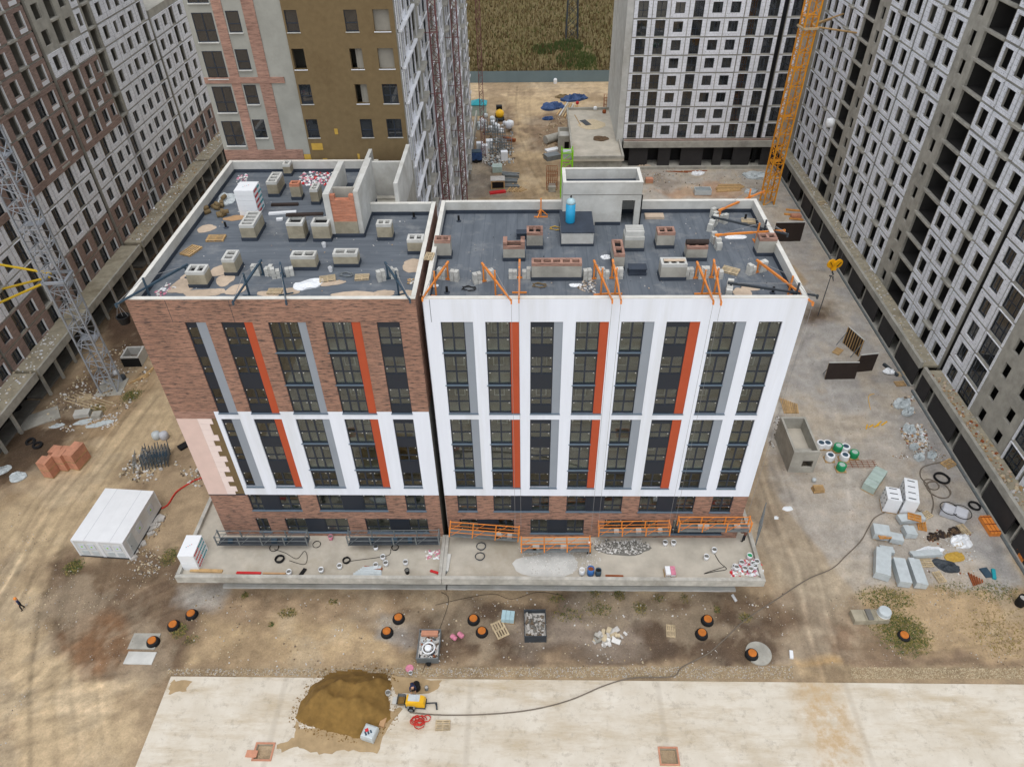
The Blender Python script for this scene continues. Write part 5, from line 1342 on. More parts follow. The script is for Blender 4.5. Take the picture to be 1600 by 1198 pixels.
# ------------------------------------------------------------------ people
def person(pos, rz, label, pose, top, legs, helmet=None, hat_label=None, hold=None):
    J = {'pelvis':(0,0,.93),'waist':(0,.0,1.08),'chest':(0,.01,1.32),'neck':(0,.0,1.50),'head':(0,.02,1.60),'crown':(0,.02,1.74),
         'lsh':(-.19,0,1.42),'rsh':(.19,0,1.42),'lel':(-.25,.02,1.15),'rel':(.25,.02,1.15),'lwr':(-.26,.10,.92),'rwr':(.26,.10,.92),
         'lhip':(-.09,0,.90),'rhip':(.09,0,.90),'lkn':(-.11,.03,.50),'rkn':(.11,.03,.50),'lan':(-.12,0,.09),'ran':(.12,0,.09),'lto':(-.13,.17,.04),'rto':(.13,.17,.04)}
    J.update(pose)
    Rd = {'pelvis':.15,'waist':.135,'chest':.155,'neck':.06,'head':.085,'crown':.075,'lsh':.075,'rsh':.075,'lel':.05,'rel':.05,'lwr':.036,'rwr':.036,'lhip':.10,'rhip':.10,'lkn':.07,'rkn':.07,'lan':.05,'ran':.05,'lto':.04,'rto':.04}
    ks = list(J); ix = {k: i for i, k in enumerate(ks)}
    E_ = [('pelvis','waist'),('waist','chest'),('chest','neck'),('neck','head'),('head','crown'),('chest','lsh'),('lsh','lel'),('lel','lwr'),('chest','rsh'),('rsh','rel'),('rel','rwr'),
          ('pelvis','lhip'),('lhip','lkn'),('lkn','lan'),('lan','lto'),('pelvis','rhip'),('rhip','rkn'),('rkn','ran'),('ran','rto')]
    me = bpy.data.meshes.new('person'); me.from_pydata([J[k] for k in ks], [(ix[a], ix[b_]) for a, b_ in E_], []); me.update()
    tmp = bpy.data.objects.new('person_skin', me); COL.objects.link(tmp)
    md = tmp.modifiers.new('s', 'SKIN'); md.use_smooth_shade = True
    for i, k in enumerate(ks):
        sv = me.skin_vertices[0].data[i]; sv.radius = (Rd[k], Rd[k]*(.75 if k in ('chest','waist','pelvis') else 1)); sv.use_root = (k == 'pelvis')
    tmp.modifiers.new('d', 'SUBSURF').levels = 1; tmp.modifiers['d'].render_levels = 1
    dg = bpy.context.evaluated_depsgraph_get(); ev = tmp.evaluated_get(dg).to_mesh()
    V_ = [v.co.copy() for v in ev.vertices]; F_ = [tuple(p.vertices) for p in ev.polygons]; tmp.evaluated_get(dg).to_mesh_clear()
    bpy.data.objects.remove(tmp)
    mb = MB(); mb.v = [tuple(v) for v in V_]
    for f in F_:
        c = sum((V_[i] for i in f), Vector())/len(f)
        near = min(((c-Vector(J[k])).length-Rd[k]*.3, k) for k in ks)[1]
        mi = 2 if near in ('head','crown','neck') else 3 if near in ('lan','ran','lto','rto') else 1 if near in ('lhip','rhip','lkn','rkn','pelvis') else 2 if near in ('lwr','rwr') else 0
        mb.f.append(f); mb.mi.append(mi)
    mb.cm = 2                                               # hands: palm with four fingers and a thumb from its side
    for s in 'lr':
        w_, e_ = Vector(J[s+'wr']), Vector(J[s+'el']); d = (w_-e_).normalized(); n = d.cross(Vector((0,0,1)) if abs(d.z) < .9 else Vector((0,1,0))).normalized()
        mb.bar(w_, w_+d*.09, .075, .03)
        for q, l in ((-.03,.065),(-.01,.08),(.01,.075),(.03,.06)): mb.tube([w_+d*.085+n*q, w_+d*(.085+l*.6)+n*q, w_+d*(.085+l)+n*q+Vector((0,.01,-.015))], .008, 5)
        mb.tube([w_+d*.02+n*.035, w_+d*.05+n*.065, w_+d*.085+n*.07], .009, 5)
    h = Vector(J['head']); c = Vector(J['crown']); up = (c-h).normalized(); fw = Vector((0,1,0))-up*up.y; fw.normalize(); sd = fw.cross(up)
    mb.tube([h+fw*.085-up*.0, h+fw*.105-up*.02, h+fw*.085-up*.035], .012, 5)     # nose
    for s in (-1,1): mb.bar(h+sd*s*.086-up*.02, h+sd*s*.086+up*.03, .02, .03)
    mb.cm = 4
    for s in (-1,1): mb.bar(h+fw*.078+sd*s*.03+up*.02, h+fw*.086+sd*s*.03+up*.02, .02, .01)
    mb.bar(h+fw*.076-up*.055, h+fw*.084-up*.055, .04, .008)
    o = thing('person', label, 'person', pos, rz)
    mb.build('body', [top, legs, 'skin', 'black', 'hair'], o, smooth=True)
    q = up.to_track_quat('Z', 'Y').to_matrix().to_4x4()
    if helmet:
        hm = MB().lathe([(.145,-.02),(.13,.0),(.125,.06),(.09,.12),(.03,.145)], 14); hm.v = [tuple(Matrix.Translation(h+up*.06) @ q @ Vector(v)) for v in hm.v]; hm.build('helmet', helmet, o, smooth=True)
    else:
        hm = MB().lathe([(.098,-.02),(.102,.03),(.085,.09),(.03,.125)], 12); hm.v = [tuple(Matrix.Translation(h+up*.05-fw*.015) @ q @ Vector(v)) for v in hm.v]; hm.build('hair', 'hair', o, smooth=True)
    return o
def G(px, py): p = onZ(px, py, 0); p.z = gz_fast(p.x, p.y) if p.y > -11.1 else .12; return p
WALK = {'lkn':(-.11,.10,.51),'lan':(-.12,.08,.09),'lto':(-.13,.25,.04),'rkn':(.11,.0,.50),'ran':(.12,-.12,.10),'rto':(.13,.04,.04),'lel':(-.24,-.02,1.16),'rel':(.24,.08,1.16),'lwr':(-.24,.06,.93),'rwr':(.22,.24,.98)}
BEND = {'waist':(0,.10,1.08),'chest':(0,.36,1.18),'neck':(0,.52,1.24),'head':(0,.60,1.24),'crown':(0,.73,1.22),'lsh':(-.19,.38,1.2),'rsh':(.19,.38,1.2),'lel':(-.24,.48,.95),'rel':(.24,.48,.95),'lwr':(-.16,.62,.76),'rwr':(.16,.62,.76),'pelvis':(0,-.08,.93),'lhip':(-.09,-.08,.9),'rhip':(.09,-.08,.9)}
REACH = {'lel':(-.27,.2,1.2),'lwr':(-.2,.42,1.12),'rel':(.27,.2,1.2),'rwr':(.2,.42,1.12)}
person(G(37,951), 2.2, 'worker in navy jacket and orange helmet walking over the sandy ground', WALK, 'cloth_navy', 'cloth_dark', 'orange')
person(G(646,1078), 3.4, 'bare headed worker in blue bending over beside the yellow mortar machine', BEND, 'cloth_navy', 'cloth_brown')
# ------------------------------------------------------------------ suspended platforms
def cradle(pa, pb, rail, floor, label, y=-1.1, junk='block_grey'):
    A, B_ = onY(*pa, y), onY(*pb, y); A.z = max(A.z, ZPOD+.03); B_.z = max(B_.z, ZPOD+.03)
    L = (B_-A).length; o = thing('suspended_platform', label, 'work platform', A); ang = math.atan2(B_.z-A.z, B_.x-A.x); o.rotation_euler = (0, -ang, 0)
    D = .72; H = 1.15; n = max(3, round(L/1.9))
    MB().box(0, 0, 0, L, D, .07).build('floor', floor, o)
    for yy, hh in ((0, H), (D, H*.98)):
        MB().box(0, yy-.03, hh-.05, L, yy+.03, hh).build('top_rail', rail, o); MB().box(0, yy-.025, hh*.52, L, yy+.025, hh*.52+.04).build('mid_rail', rail, o); MB().box(0, yy-.02, .07, L, yy+.02, .24).build('toe_board', floor, o)
        for i in range(n+1):
            x = i*L/n; MB().box(x-.05, yy-.045, 0, x+.05, yy+.045, hh+(.12 if i in (0,n) else 0)).build('post', rail, o)
        for i in range(n): MB().bar((i*L/n+.05, yy, .1), ((i+.5)*L/n, yy, hh*.95), .035).build('brace', rail, o)
    for x in (0.0, L): MB().box(x-.03, .045, H-.05, x+.03, D-.045, H).build('end_rail', rail, o)
    for i in range(3):
        x = rnd.uniform(.5, L-.6); MB().box(x, .18, .07, x+rnd.uniform(.3,.6), .5, .07+rnd.uniform(.2,.45)).build('load_box', junk, o)
    return o
cradle((702,838),(809,846), 'orange', 'steel_grey', 'orange suspended platform hanging aslant beside the building joint')
cradle((815,863),(922,862), 'orange', 'steel_grey', 'orange suspended platform standing on the deck beside the rubble', -2.5)
cradle((935.5,838),(1045.8,836.5), 'orange', 'steel_grey', 'orange suspended platform before the brick wall behind the rubble')
cradle((1060,831),(1171,831), 'orange', 'steel_grey', 'orange suspended platform hanging at the corner of the white block')
cradle((340.5,852),(481,852), 'steel_grey', 'steel_dark', 'grey suspended platform along the brick wall nearer the wrapped pack', -1.7, 'steel_blue')
cradle((545,852),(686.5,851), 'steel_grey', 'steel_dark', 'grey suspended platform along the brick wall next to the building joint', -1.7, 'steel_blue')
person(onZ(920,866,ZPOD+.0)+Vector((0,-.0,0)), .1, 'worker in grey top and white helmet standing at the orange platform on the deck', REACH, 'cloth_grey', 'cloth_dark', 'white_paint')
person(onZ(1161,846,ZPOD), .6, 'worker in brown top standing at the end of the deck', REACH, 'cloth_brown', 'cloth_dark')
# folded steel frame leaning at the corner of the white block
fr = thing('corner_scaffold', 'grey lattice steel frame hanging at the corner of the white block', 'frame', onZ(1178,835,ZPOD)+Vector((.3,0,0)), 1.2)
for k in range(4): MB().bar((-1.3,0,.05+k*.9), (1.3,0,.05+k*.9), .06).build('rung', 'steel_grey', fr)
for x in (-1.3, 0, 1.3): MB().bar((x,0,0),(x,0,2.9), .07).build('upright', 'steel_grey', fr)
for x in (-1.3, 0): MB().bar((x,0,.1),(x+1.3,0,2.7), .045).build('brace', 'steel_grey', fr)
# ------------------------------------------------------------------ things on the podium deck
def D3(x, y): return onZ(270+x/3.404, 770+y/3.404, ZPOD)
def D4(x, y): return onZ(680+x/2.857, 770+y/2.857, ZPOD)
p = D3(125,352); pack(p, 0, 1.35, 2.2, 1.95, 'tall white wrapped insulation pack with red and blue print at the end of the deck', 4)
def bucket(p, label, mt='white_paint', s=1.0, group=None, lid=None):
    o = thing('bucket', label, 'bucket', p, group=group)
    MB().lathe([(.14*s,0),(.18*s,.38*s),(.16*s,.38*s),(.13*s,.04)], 14).build('body', mt, o, smooth=True)
    MB().lathe([(.155*s,.30*s),(.155*s,.31*s)], 12).build('content' if not lid else 'lid', lid or 'concrete_dark', o)
    MB().tube([(.175*s*math.cos(t),0,.36*s+.13*s*math.sin(t)) for t in np.linspace(0,3.14,8)], .012, 4).build('handle', 'steel_grey', o)
    return o
for x, y in ((1082,300),(1120,352),(1135,385),(1082,395),(1240,380),(890,400),(792,420),(622,432)): bucket(D3(x,y), 'white plastic bucket standing on the deck before the brick block', group='white buckets on the deck', s=1.25)
bucket(D3(1248,425), 'black plastic bucket by the deck parapet', 'black', 1.2); bucket(D3(842,245), 'pink bucket between the two grey platforms', 'pink', 1.2)
for x, y in ((1243,265),(1208,295),(1025,232),(1062,232)): bucket(D4(x,y), 'white plastic bucket standing on the deck before the white block', group='white buckets by the white block', s=1.3)
def coil(p, r, label, mt='black', turns=4, th=.035):
    pts = [(math.cos(t)*r*(1+.06*math.sin(1.7*t)), math.sin(t)*r*(1+.05*math.cos(2.3*t)), .04+.03*(t/6.28)) for t in np.linspace(0, 6.28*turns, 22*turns)]
    return tag(MB().tube(pts, th, 6).build('cable_coil', mt, None, p), label, 'cable')
coil(D3(570,355), .36, 'thick black cable coil on the deck before the brick block', turns=7, th=.05); coil(D3(925,362), .3, 'smaller black cable coil near the middle of the deck', turns=6, th=.04)
coil(D3(1183,292), .3, 'black cable loop beside the grey platform at the joint', turns=3, th=.025); coil(D3(540,292), .4, 'thin dark cable loop before the grey platform near the wrapped pack', turns=2, th=.02); coil(D3(766,275), .35, 'thin dark cable loop between the grey platforms', turns=2, th=.02)
def cable(pts, r, mt, label, z=.03, name='cable', cat='cable', n=6):
    P_ = [Vector(p)+Vector((0,0,z)) for p in pts]; S_ = []
    for i in range(len(P_)-1):
        a, b_, c, d = P_[max(i-1,0)], P_[i], P_[i+1], P_[min(i+2,len(P_)-1)]
        for t in np.linspace(0, 1, 7)[:-1]:
            S_.append(.5*((2*b_)+(c-a)*t+(2*a-5*b_+4*c-d)*t*t+(3*b_-a-3*c+d)*t**3))
    S_.append(P_[-1]); return tag(MB().tube(S_, r, n).build(name, mt, None), label, cat)
cable([D3(540,300),D3(600,320),D3(660,350),D3(700,310),D3(715,340),D3(700,380),D3(620,360)], .025, 'black', 'thin black cable winding over the deck between the coils')
cable([D3(930,365),D3(1000,355),D3(1080,345),D3(1150,330),D3(1160,300)], .025, 'black', 'thin black cable running towards the joint between the blocks')
cable([D4(1243,265),D4(1270,310),D4(1300,340),D4(1250,350),D4(1200,360),D4(1290,330)], .03, 'black', 'black cable tangle by the deck parapet of the white block')
for x, y in ((205,240),(200,285)): coil(D4(x,y), .4, 'dark wire tangle on the deck behind the joint', 'steel_dark', 4, .02)['group'] = 'dark wire tangles'
def lbar(a, b_, w, h, mt, label, name='plank', cat='plank'):
    A, B_ = a, b_; c = (A+B_)/2; o = MB().box(-(B_-A).length/2, -w/2, 0, (B_-A).length/2, w/2, h).build(name, mt, None, c, math.atan2(B_.y-A.y, B_.x-A.x)); return tag(o, label, cat)
lbar(D3(95,412), D3(265,418), .3, .12, 'wood', 'pale timber strip along the deck parapet beside the wrapped pack'); lbar(D3(340,425), D3(470,428), .22, .1, 'red_plastic', 'red and white striped strip along the deck parapet')
lbar(D3(480,428), D3(600,430), .15, .1, 'cardboard_brown', 'brown batten lying along the deck parapet'); lbar(D3(672,450), D3(706,405), .3, .14, 'black', 'black steel beam lying askew over the deck parapet')
lbar(D3(1370,415), D3(1440,436), .2, .12, 'red_plastic', 'red plank leaning at the building joint on the deck')
lbar(D3(1455,420), D3(1470,330), .35, .2, 'concrete_light', 'pale slab strip beside the joint on the deck')
for i in range(5): lbar(D3(960+12*i,432-6*i), D3(1110,436-9*i), .3, .05+.04*i, 'wrap_pale', 'foil wrapped sheet metal strip in the pile by the deck parapet', 'metal_strip', 'metal strip')['group'] = 'foil wrapped strips on the deck'
lbar(D3(1020,400), D3(1115,408), .25, .2, 'rust', 'rusty beam behind the foil wrapped strips')
ZP_ = ZPOD+.005
litter('litter', lambda f=zpoly(ZP_, *[(270+x/3.404, 770+y/3.404) for x, y in ((1340,310),(1430,300),(1430,350),(1350,355))]): f(), 60, ['wrap_white','pink','chip_white'], lambda: rnd.uniform(.08,.18), 'heap of white and pink wrappings on the deck by the joint')
def d4p(*q): return zpoly(ZP_, *[(680+x/2.857, 770+y/2.857) for x, y in q])
litter('rubble', d4p((700,210),(930,205),(960,240),(900,275),(720,265)), 500, ['chip_white','stone_c','concrete_dark','stone_c'], lambda: rnd.uniform(.05,.14), 'grey plaster rubble heaped on the deck beside the orange platform')
litter('rubble', d4p((370,240),(700,265),(760,300),(600,365),(430,365)), 500, ['chip_white','stone_c','chip_white'], lambda: rnd.uniform(.03,.09), 'pale plaster crumbs spread over the deck')
sheet(D4(500,320)+Vector((0,0,.004)), 3.2, 1.5, .1, 'concrete_light', 'pale dried plaster spill on the deck under the crumbs', 'plaster_spill', 'spill', .006); sheet(D4(840,245)+Vector((0,0,.004)), 2.6, 1.0, 0, 'concrete_dark', 'dark grey plaster spill on the deck under the rubble', 'plaster_spill', 'spill', .006)
litter('litter', d4p((1320,340),(1390,290),(1450,300),(1465,370),(1320,372)), 220, ['wrap_white','wrap_white','pink','chip_white','red_plastic'], lambda: rnd.uniform(.1,.2), 'heap of white and pink bags in the deck corner')
for i in range(9):
    x, y = rnd.uniform(1330,1450), rnd.uniform(310,365); bucket(D4(x,y)+Vector((0,0,rnd.choice((0,.2)))), 'white bucket in the heap of bags in the deck corner', s=1.25, group='buckets in the corner heap')
o = bucket(D4(1400,292), 'white bucket with green lid at the top of the corner heap', s=1.4, lid='green_plastic')
def barrel(p, mt, label, inner='black', s=1.0):
    o = thing('barrel', label, 'barrel', p); MB().lathe([(.28*s,0),(.31*s,.3*s),(.29*s,.62*s),(.3*s,.85*s),(.26*s,.85*s),(.25*s,.5*s)], 16).build('body', mt, o, smooth=True); MB().lathe([(.255*s,.68*s),(.255*s,.69*s)], 16).build('content', inner, o); return o
barrel(D4(693,362), 'blue_plastic', 'blue plastic barrel by the deck parapet', 'rust'); barrel(D4(654,362), 'white_paint', 'pale open tub beside the blue barrel', 'stone_c', .8); barrel(D4(727,365), 'steel_blue', 'blue grey open barrel beside the bright blue one', 'black', .85)
o = thing('bag_pallet', 'pallet of white and pink bags standing alone on the deck', 'bags', D4(1047,362)); 
for k in range(3):
    for i in range(2): MB().box(-.42+.42*i, -.4, .12+.16*k, -.02+.42*i, .4, .27+.16*k).build('bag', ('wrap_white','cardboard','wrap_white','pink')[(k+i)%4], o)
MB().box(-.5,-.45,0,.5,.45,.12).build('base', 'wood', o)
lbar(D4(760,372), D4(840,374), .3, .06, 'rust', 'rusty stained strip by the deck parapet of the white block')
lbar(D4(45,360), D4(60,275), .3, .12, 'steel_grey', 'grey metal profile lying beside the deck joint')
# ------------------------------------------------------------------ white site cabins
ga = onZ(131.3,874,0); gb_ = onZ(208.2,875.8,0)
p0 = onZ(109.7,843.3,2.55); p1 = onZ(192.3,847.9,2.55); p3 = onZ(156.2,761.6,2.55); p2 = onZ(234.3,763.7,2.55)
ax = (p1-p0); W2 = 2.5; rz = math.atan2(ax.y, ax.x)-.01; LEN = 6.3
ey = (p3-p0).normalized(); ryz = math.atan2(-(p3-p0).x, (p3-p0).y)
for i, lb in ((0, 'white site cabin module on the open side of the joined pair'), (1, 'white site cabin module with door and windows along its long wall')):
    o = thing('site_cabin', lb, 'cabin', p0+Vector((math.cos(rz), math.sin(rz), 0))*(W2*i)-Vector((0,0,2.55)), rz)
    sk = math.tan(ryz-rz)*0
    MB().box(0.02, .03, .25, W2-.02, LEN-.03, 2.42).build('wall_panel', 'cabin_white', o)
    MB().box(0, 0, 2.42, W2-.005, LEN, 2.55).build('roof', 'white_paint', o); MB().box(.0, 0, .1, W2-.005, LEN, .25).build('floor_frame', 'black' if False else 'steel_dark', o)
    for x in (.06, W2-.07):
        for y in (.04, LEN-.05): MB().box(x-.08, y-.06, .25, x+.08, y+.06, 2.42).build('corner_post', 'white_paint', o)
    for x in (.45, 1.4):
        w = MB().box(x, -.005, 1.25, x+.65, .028, 2.05).build('window', 'wrap_pale', o); MB().box(x+.05, -.012, 1.3, x+.6, -.006, 2.0).build('pane', 'insulation', w); MB().box(x+.22, -.02, 1.55, x+.38, -.013, 1.72).build('sticker', 'lime', w)
        MB().box(x, -.005, .4, x+.65, .028, 1.0).build('lower_panel', 'wrap_pale', o)
    for y in (.2, LEN-.6): MB().box(.2, y, -.1, .5, y+.4, .1).build('footing', 'concrete_dark', o); MB().box(W2-.5, y, -.1, W2-.2, y+.4, .1).build('footing', 'concrete_dark', o)
    MB().box(W2/2-.015, .02, 2.551, W2/2+.015, LEN-.02, 2.56).build('roof_seam', 'insulation_frame', o)
    if i:
        for y, h0, h1, wd in ((.6,.3,2.2,.9),(2.2,1.1,2.0,.9),(4.4,1.1,2.0,.9)):
            w = MB().box(W2-.021, y, h0, W2+.012, y+wd, h1).build('door' if h0 < .5 else 'window', 'wrap_pale', o)
            if h0 < .5: MB().box(W2+.012, y+.08, 1.15, W2+.05, y+.2, 1.2).build('handle', 'steel_dark', w)
            else: MB().box(W2+.012, y+.06, h0+.06, W2+.018, y+wd-.06, h1-.06).build('pane', 'insulation', w); MB().box(W2+.018, y+.3, h0+.3, W2+.024, y+.5, h0+.5).build('sticker', 'lime', w)
# ------------------------------------------------------------------ clay block pallets
def clay(px, py, rz, label, levels=1, group='pallets of orange clay blocks'):
    o = thing('clay_block_pallet', label, 'brick pallet', G(px,py), rz, group)
    for lv in range(levels):
        z = lv*1.12
        MB().box(-.55,-.55,z,.55,.55,z+.1).build('base', 'wood', o)
        for i in range(4):
            for k in range(2): MB().box(-.54+.27*i+.004,-.54,z+.1+.5*k,-.27+.27*i-.004,.54,z+.59+.5*k).build('block_course', 'clay_pack', o)
    return o
LCB = 'single pallet of orange clay blocks in the group beside the dark soil'; LC2 = 'two high pallet of orange clay blocks in the group beside the dark soil'
for x, y, lv in ((93,713,1),(108,713,1),(131,718,2),(84,728,1),(104,730,2),(122,728,2),(82,741,2)): clay(x, y, -.12+rnd.uniform(-.1,.1), LC2 if lv > 1 else LCB, lv)
# tyres
def tyre(p, label, r=.5, tilt=0): 
    pr = [(r*.55,.0),(r*.9,.0),(r,.06),(r,.2),(r*.9,.26),(r*.55,.26),(r*.5,.13),(r*.55,.0)]; o = MB(); n = 20
    for i in range(len(pr)-1):
        for k in range(n):
            a, b_ = 2*math.pi*k/n, 2*math.pi*(k+1)/n
            o.face([(pr[i][0]*math.cos(a),pr[i][0]*math.sin(a),pr[i][1]),(pr[i][0]*math.cos(b_),pr[i][0]*math.sin(b_),pr[i][1]),(pr[i+1][0]*math.cos(b_),pr[i+1][0]*math.sin(b_),pr[i+1][1]),(pr[i+1][0]*math.cos(a),pr[i+1][0]*math.sin(a),pr[i+1][1])])
    q = o.build('tyre', 'rubber', None, p, smooth=True); q.rotation_euler = (tilt,0,0); return tag(q, label, 'tyre')
tyre(G(62,701), 'worn black tyre lying on dark soil beside the clay blocks', .55); tyre(G(50,693), 'black tyre leaning over another on dark soil', .55, .25)
tyre(onZ(27,640,.1), 'black tyre lying in the open ground storey behind the crane', .55)
# stack of steel frames
o = thing('steel_frame_stack', 'stack of dark steel ladder frames standing on rubble beside the brick block', 'frames', G(247,722), .25)
for i in range(9):
    x = -1.4+.32*i; mb = MB(); hh = 1.9+.3*math.sin(i*1.7)
    for y in (-.9, .9): mb.bar((x,y,0),(x+.25,y,hh), .06)
    for k in range(6): mb.bar((x+.04*k,-.9,.2+k*.3),(x+.04*k,.9,.2+k*.3), .045)
    mb.build('frame', 'steel_blue', o)
mb = MB()
for k in range(6): mb.bar((-2.3,-1.1+.35*k,.1),(-1.9,-1.1+.35*k,1.7), .03)
for k in range(6): mb.bar((-2.3+.08*k,-1.1,.1+.32*k),(-2.3+.08*k,.7,.1+.32*k), .03)
mb.build('mesh_panel', 'steel_grey', o)
def bigbag(p, label, mt='wrap_white', s=1.0, group=None, rz=0):
    mb = MB().lathe([(.42*s,0),(.52*s,.12*s),(.54*s,.5*s),(.48*s,.85*s),(.3*s,.95*s),(.12*s,1.0*s)], 12); q = mb.build('bulk_bag', mt, None, p, rz, True); return tag(q, label, 'bag', group)
bigbag(G(246,684), 'pale bulk bag behind the stacked steel frames', 'wrap_pale', .9); bigbag(G(258,684), 'pale grey bulk bag touching another behind the steel frames', 'insulation_frame', .9)
lbar(G(280,702), G(294,694), .8, .25, 'black', 'dark plate leaning by the wall of the brick block')
cable([G(249,796),G(262,789),G(275,770),G(292,758),G(306,750),G(318,746)], .09, 'hose_red', 'red corrugated hose running from the cabins to the brick block', .06, 'hose', 'hose')
for i in range(26):
    x, y = [(200,860),(248,800)][0][0]+rnd.uniform(0,1)*46, 0
    t = rnd.random(); x, y = 203+46*t+rnd.uniform(-3,8), 868-66*t+rnd.uniform(-3,6)
    a = rnd.uniform(0,3); s = rnd.uniform(.18,.42); tag(MB().box(-s,-s*.7,-.02,s,s*.7,rnd.uniform(.12,.3)).build('concrete_lump', 'stone_c', None, G(x,y), a), 'broken concrete lump along the cabins', 'rubble lump', 'concrete lumps along the cabins')
# concrete slabs with manholes
def manhole(px, py, label, group='rusty lidded manholes', z=0, s=1.0, off=None):
    p = G(px, py); p.z += z; o = thing('manhole', label, 'manhole', p, group=group)
    MB().lathe([(.50*s,-.05),(.50*s,.22),(.46*s,.30),(.40*s,.33)], 20).build('collar', 'rubber', o, smooth=False); MB().lathe([(.34*s,.32),(.34*s,.42),(.31*s,.44)], 20).build('lid', 'rust_lid', o)
    MB().lathe([(.56*s,-.03),(.54*s,.07)], 18).build('base_ring', 'black', o); return o
LM = 'black collared manhole with rusty orange lid in the dirt below the podium'
for q in ((623,967),(605,989),(740,969),(753,988)): manhole(*q, LM)
for q in ((1105,970),(1096,991)): manhole(*q, 'black collared manhole with rusty orange lid near the pump hose')
for q in ((300,961),(272,978)): manhole(*q, 'black collared manhole with rusty orange lid beside the grey rubble patch')
manhole(1411,995, 'black collared manhole with rusty lid standing in the grass patch', None)
c = G(226,1002); o = MB().box(-1.15,-.72,-.1,1.15,.72,.12).build('concrete_plate', 'concrete', None, c, .0); tag(o, 'grey concrete cover plate carrying a manhole', 'plate'); manhole(240,1004, 'manhole with rusty lid standing on the concrete cover plate', None, .1)
c = G(220,1028); tag(MB().box(-1.25,-.55,-.1,1.15,.55,.09).build('concrete_plate', 'concrete_light', None, c, -.02), 'paler concrete plate lying against the manhole plate', 'plate')
c = G(1185,1021); tag(MB().lathe([(1.05,-.1),(1.05,.12)], 28).build('concrete_disc', 'concrete', None, c), 'round concrete cover disc with a manhole at its rim', 'disc'); manhole(1174,1024, 'manhole with rusty lid on the round concrete disc', None, .1)
tag(MB().box(-.14,-.35,0,.14,.35,.18).build('concrete_block', 'white_paint', None, G(1236,1023), -.2), 'short white block lying beside the round disc', 'block'); tag(MB().tube([(0,0,.1),(.2,-.6,.1)], .13, 10).build('pipe_stub', 'white_paint', None, G(1144,930)), 'white pipe stub at the corner of the podium', 'pipe')
# steel boxes of rubbish
def skip(px, py, w, d, h, rz, mt, label, fill):
    p = G(px,py); o = thing('steel_skip', label, 'skip', p, rz)
    t = .05
    for a in ((-w/2,-d/2,w/2,-d/2+t),(-w/2,d/2-t,w/2,d/2),(-w/2,-d/2+t,-w/2+t,d/2-t),(w/2-t,-d/2+t,w/2,d/2-t)): MB().box(a[0],a[1],.05,a[2],a[3],h).build('side', mt, o)
    MB().box(-w/2+t,-d/2+t,.05,w/2-t,d/2-t,.15).build('bottom', mt, o)
    for a in ((-w/2-.03,-d/2-.03,w/2+.03,-d/2+.04),(-w/2-.03,d/2-.04,w/2+.03,d/2+.03)): MB().box(a[0],a[1],h,a[2],a[3],h+.05).build('rim', mt, o)
    mb = MB()
    for _ in range(110):
        s = rnd.uniform(.05,.2); mb.cm = rnd.randrange(len(fill)); mb.mbox(Matrix.Translation((rnd.uniform(-w/2+.2,w/2-.2), rnd.uniform(-d/2+.2,d/2-.2), h*.55+rnd.uniform(0,.25))) @ Matrix.Rotation(rnd.uniform(0,3),4,'Z') @ Matrix.Rotation(rnd.uniform(-.6,.6),4,'X'), s*2.2, s, s*.4)
    mb.box(-w/2+t,-d/2+t,.15,w/2-t,d/2-t,h*.55); q = mb.build('rubbish', fill, o); q['kind'] = 'stuff'; return o
skip(836,982,1.85,2.5,1.0,.02,'steel_dark','grey steel skip filled with grey rubble beside the slatted crate',['stone_c','stone_d','concrete_dark'])
o = skip(671,1013,1.8,2.6,.8,.0,'steel_grey','grey trailer box of mixed rubbish with a white hose ring on top',['chip_white','stone_c','rust','steel_dark','wrap_pale','stone_d'])
MB().tube([(.05+.5*math.cos(t), -.45+.5*math.sin(t), .95) for t in np.linspace(0,6.28,24)[:-1]], .06, 7, True).build('hose_ring', 'white_paint', o); MB().lathe([(.3,.8),(.28,.92),(.1,.95)], 12, (.0,-.4,0)).build('tub', 'wrap_white', o); MB().lathe([(.2,.0),(.2,.12)], 14, (.1,-1.4,.1)).build('wheel', 'black', o)
MB().box(-.7,.7,.7,.7,1.15,.95).build('red_bags', 'clay_pack', o)
pallet(G(781,983), -1.1, 'large slatted crate lid lying beside the manholes', 'wood_pale', 1.35); pallet(G(1048,986), 1.45, 'single new pale pallet lying in the brown dirt', 'wood_pale', .95)
o = thing('block_pallet', 'small pallet of pale blue wrapped blocks beside the steel skip', 'blocks', G(794,966), -.1)
for i in range(3): MB().box(-.55+.37*i,-.45,.08,-.2+.37*i,.45,.6).build('block_row', 'wrap_blue', o)
MB().box(-.58,-.48,0,.58,.48,.08).build('base', 'wood', o)
for x, y in ((709,997),(720,993)): tag(MB().lathe([(.1,-.3),(.2,-.25),(.22,0),(.2,.25),(.1,.3)], 10).build('paper_bag', 'pink', None, G(x,y)+Vector((0,0,.2))), 'pink and white paper bag lying in the dirt', 'bag', 'pink paper bags').rotation_euler = (1.57,0,.9)
for i in range(34):
    t = rnd.gauss(0,1); x, y = 948+rnd.gauss(0,12), 996+rnd.gauss(0,7); s = rnd.uniform(.15,.4); q = MB().box(-s,-s*rnd.uniform(.3,.9),0,s,s*.5,rnd.uniform(.08,.25)).build('rubble_lump', rnd.choice(('stone_c','chip_white','stone_a','concrete')), None, G(x,y)+Vector((0,0,rnd.uniform(-.03,.12)))); q.rotation_euler = (rnd.uniform(-.4,.4), rnd.uniform(-.4,.4), rnd.uniform(0,3)); tag(q, 'pale lump in the heap of broken concrete below the podium', 'rubble lump', 'lumps of the broken concrete heap')
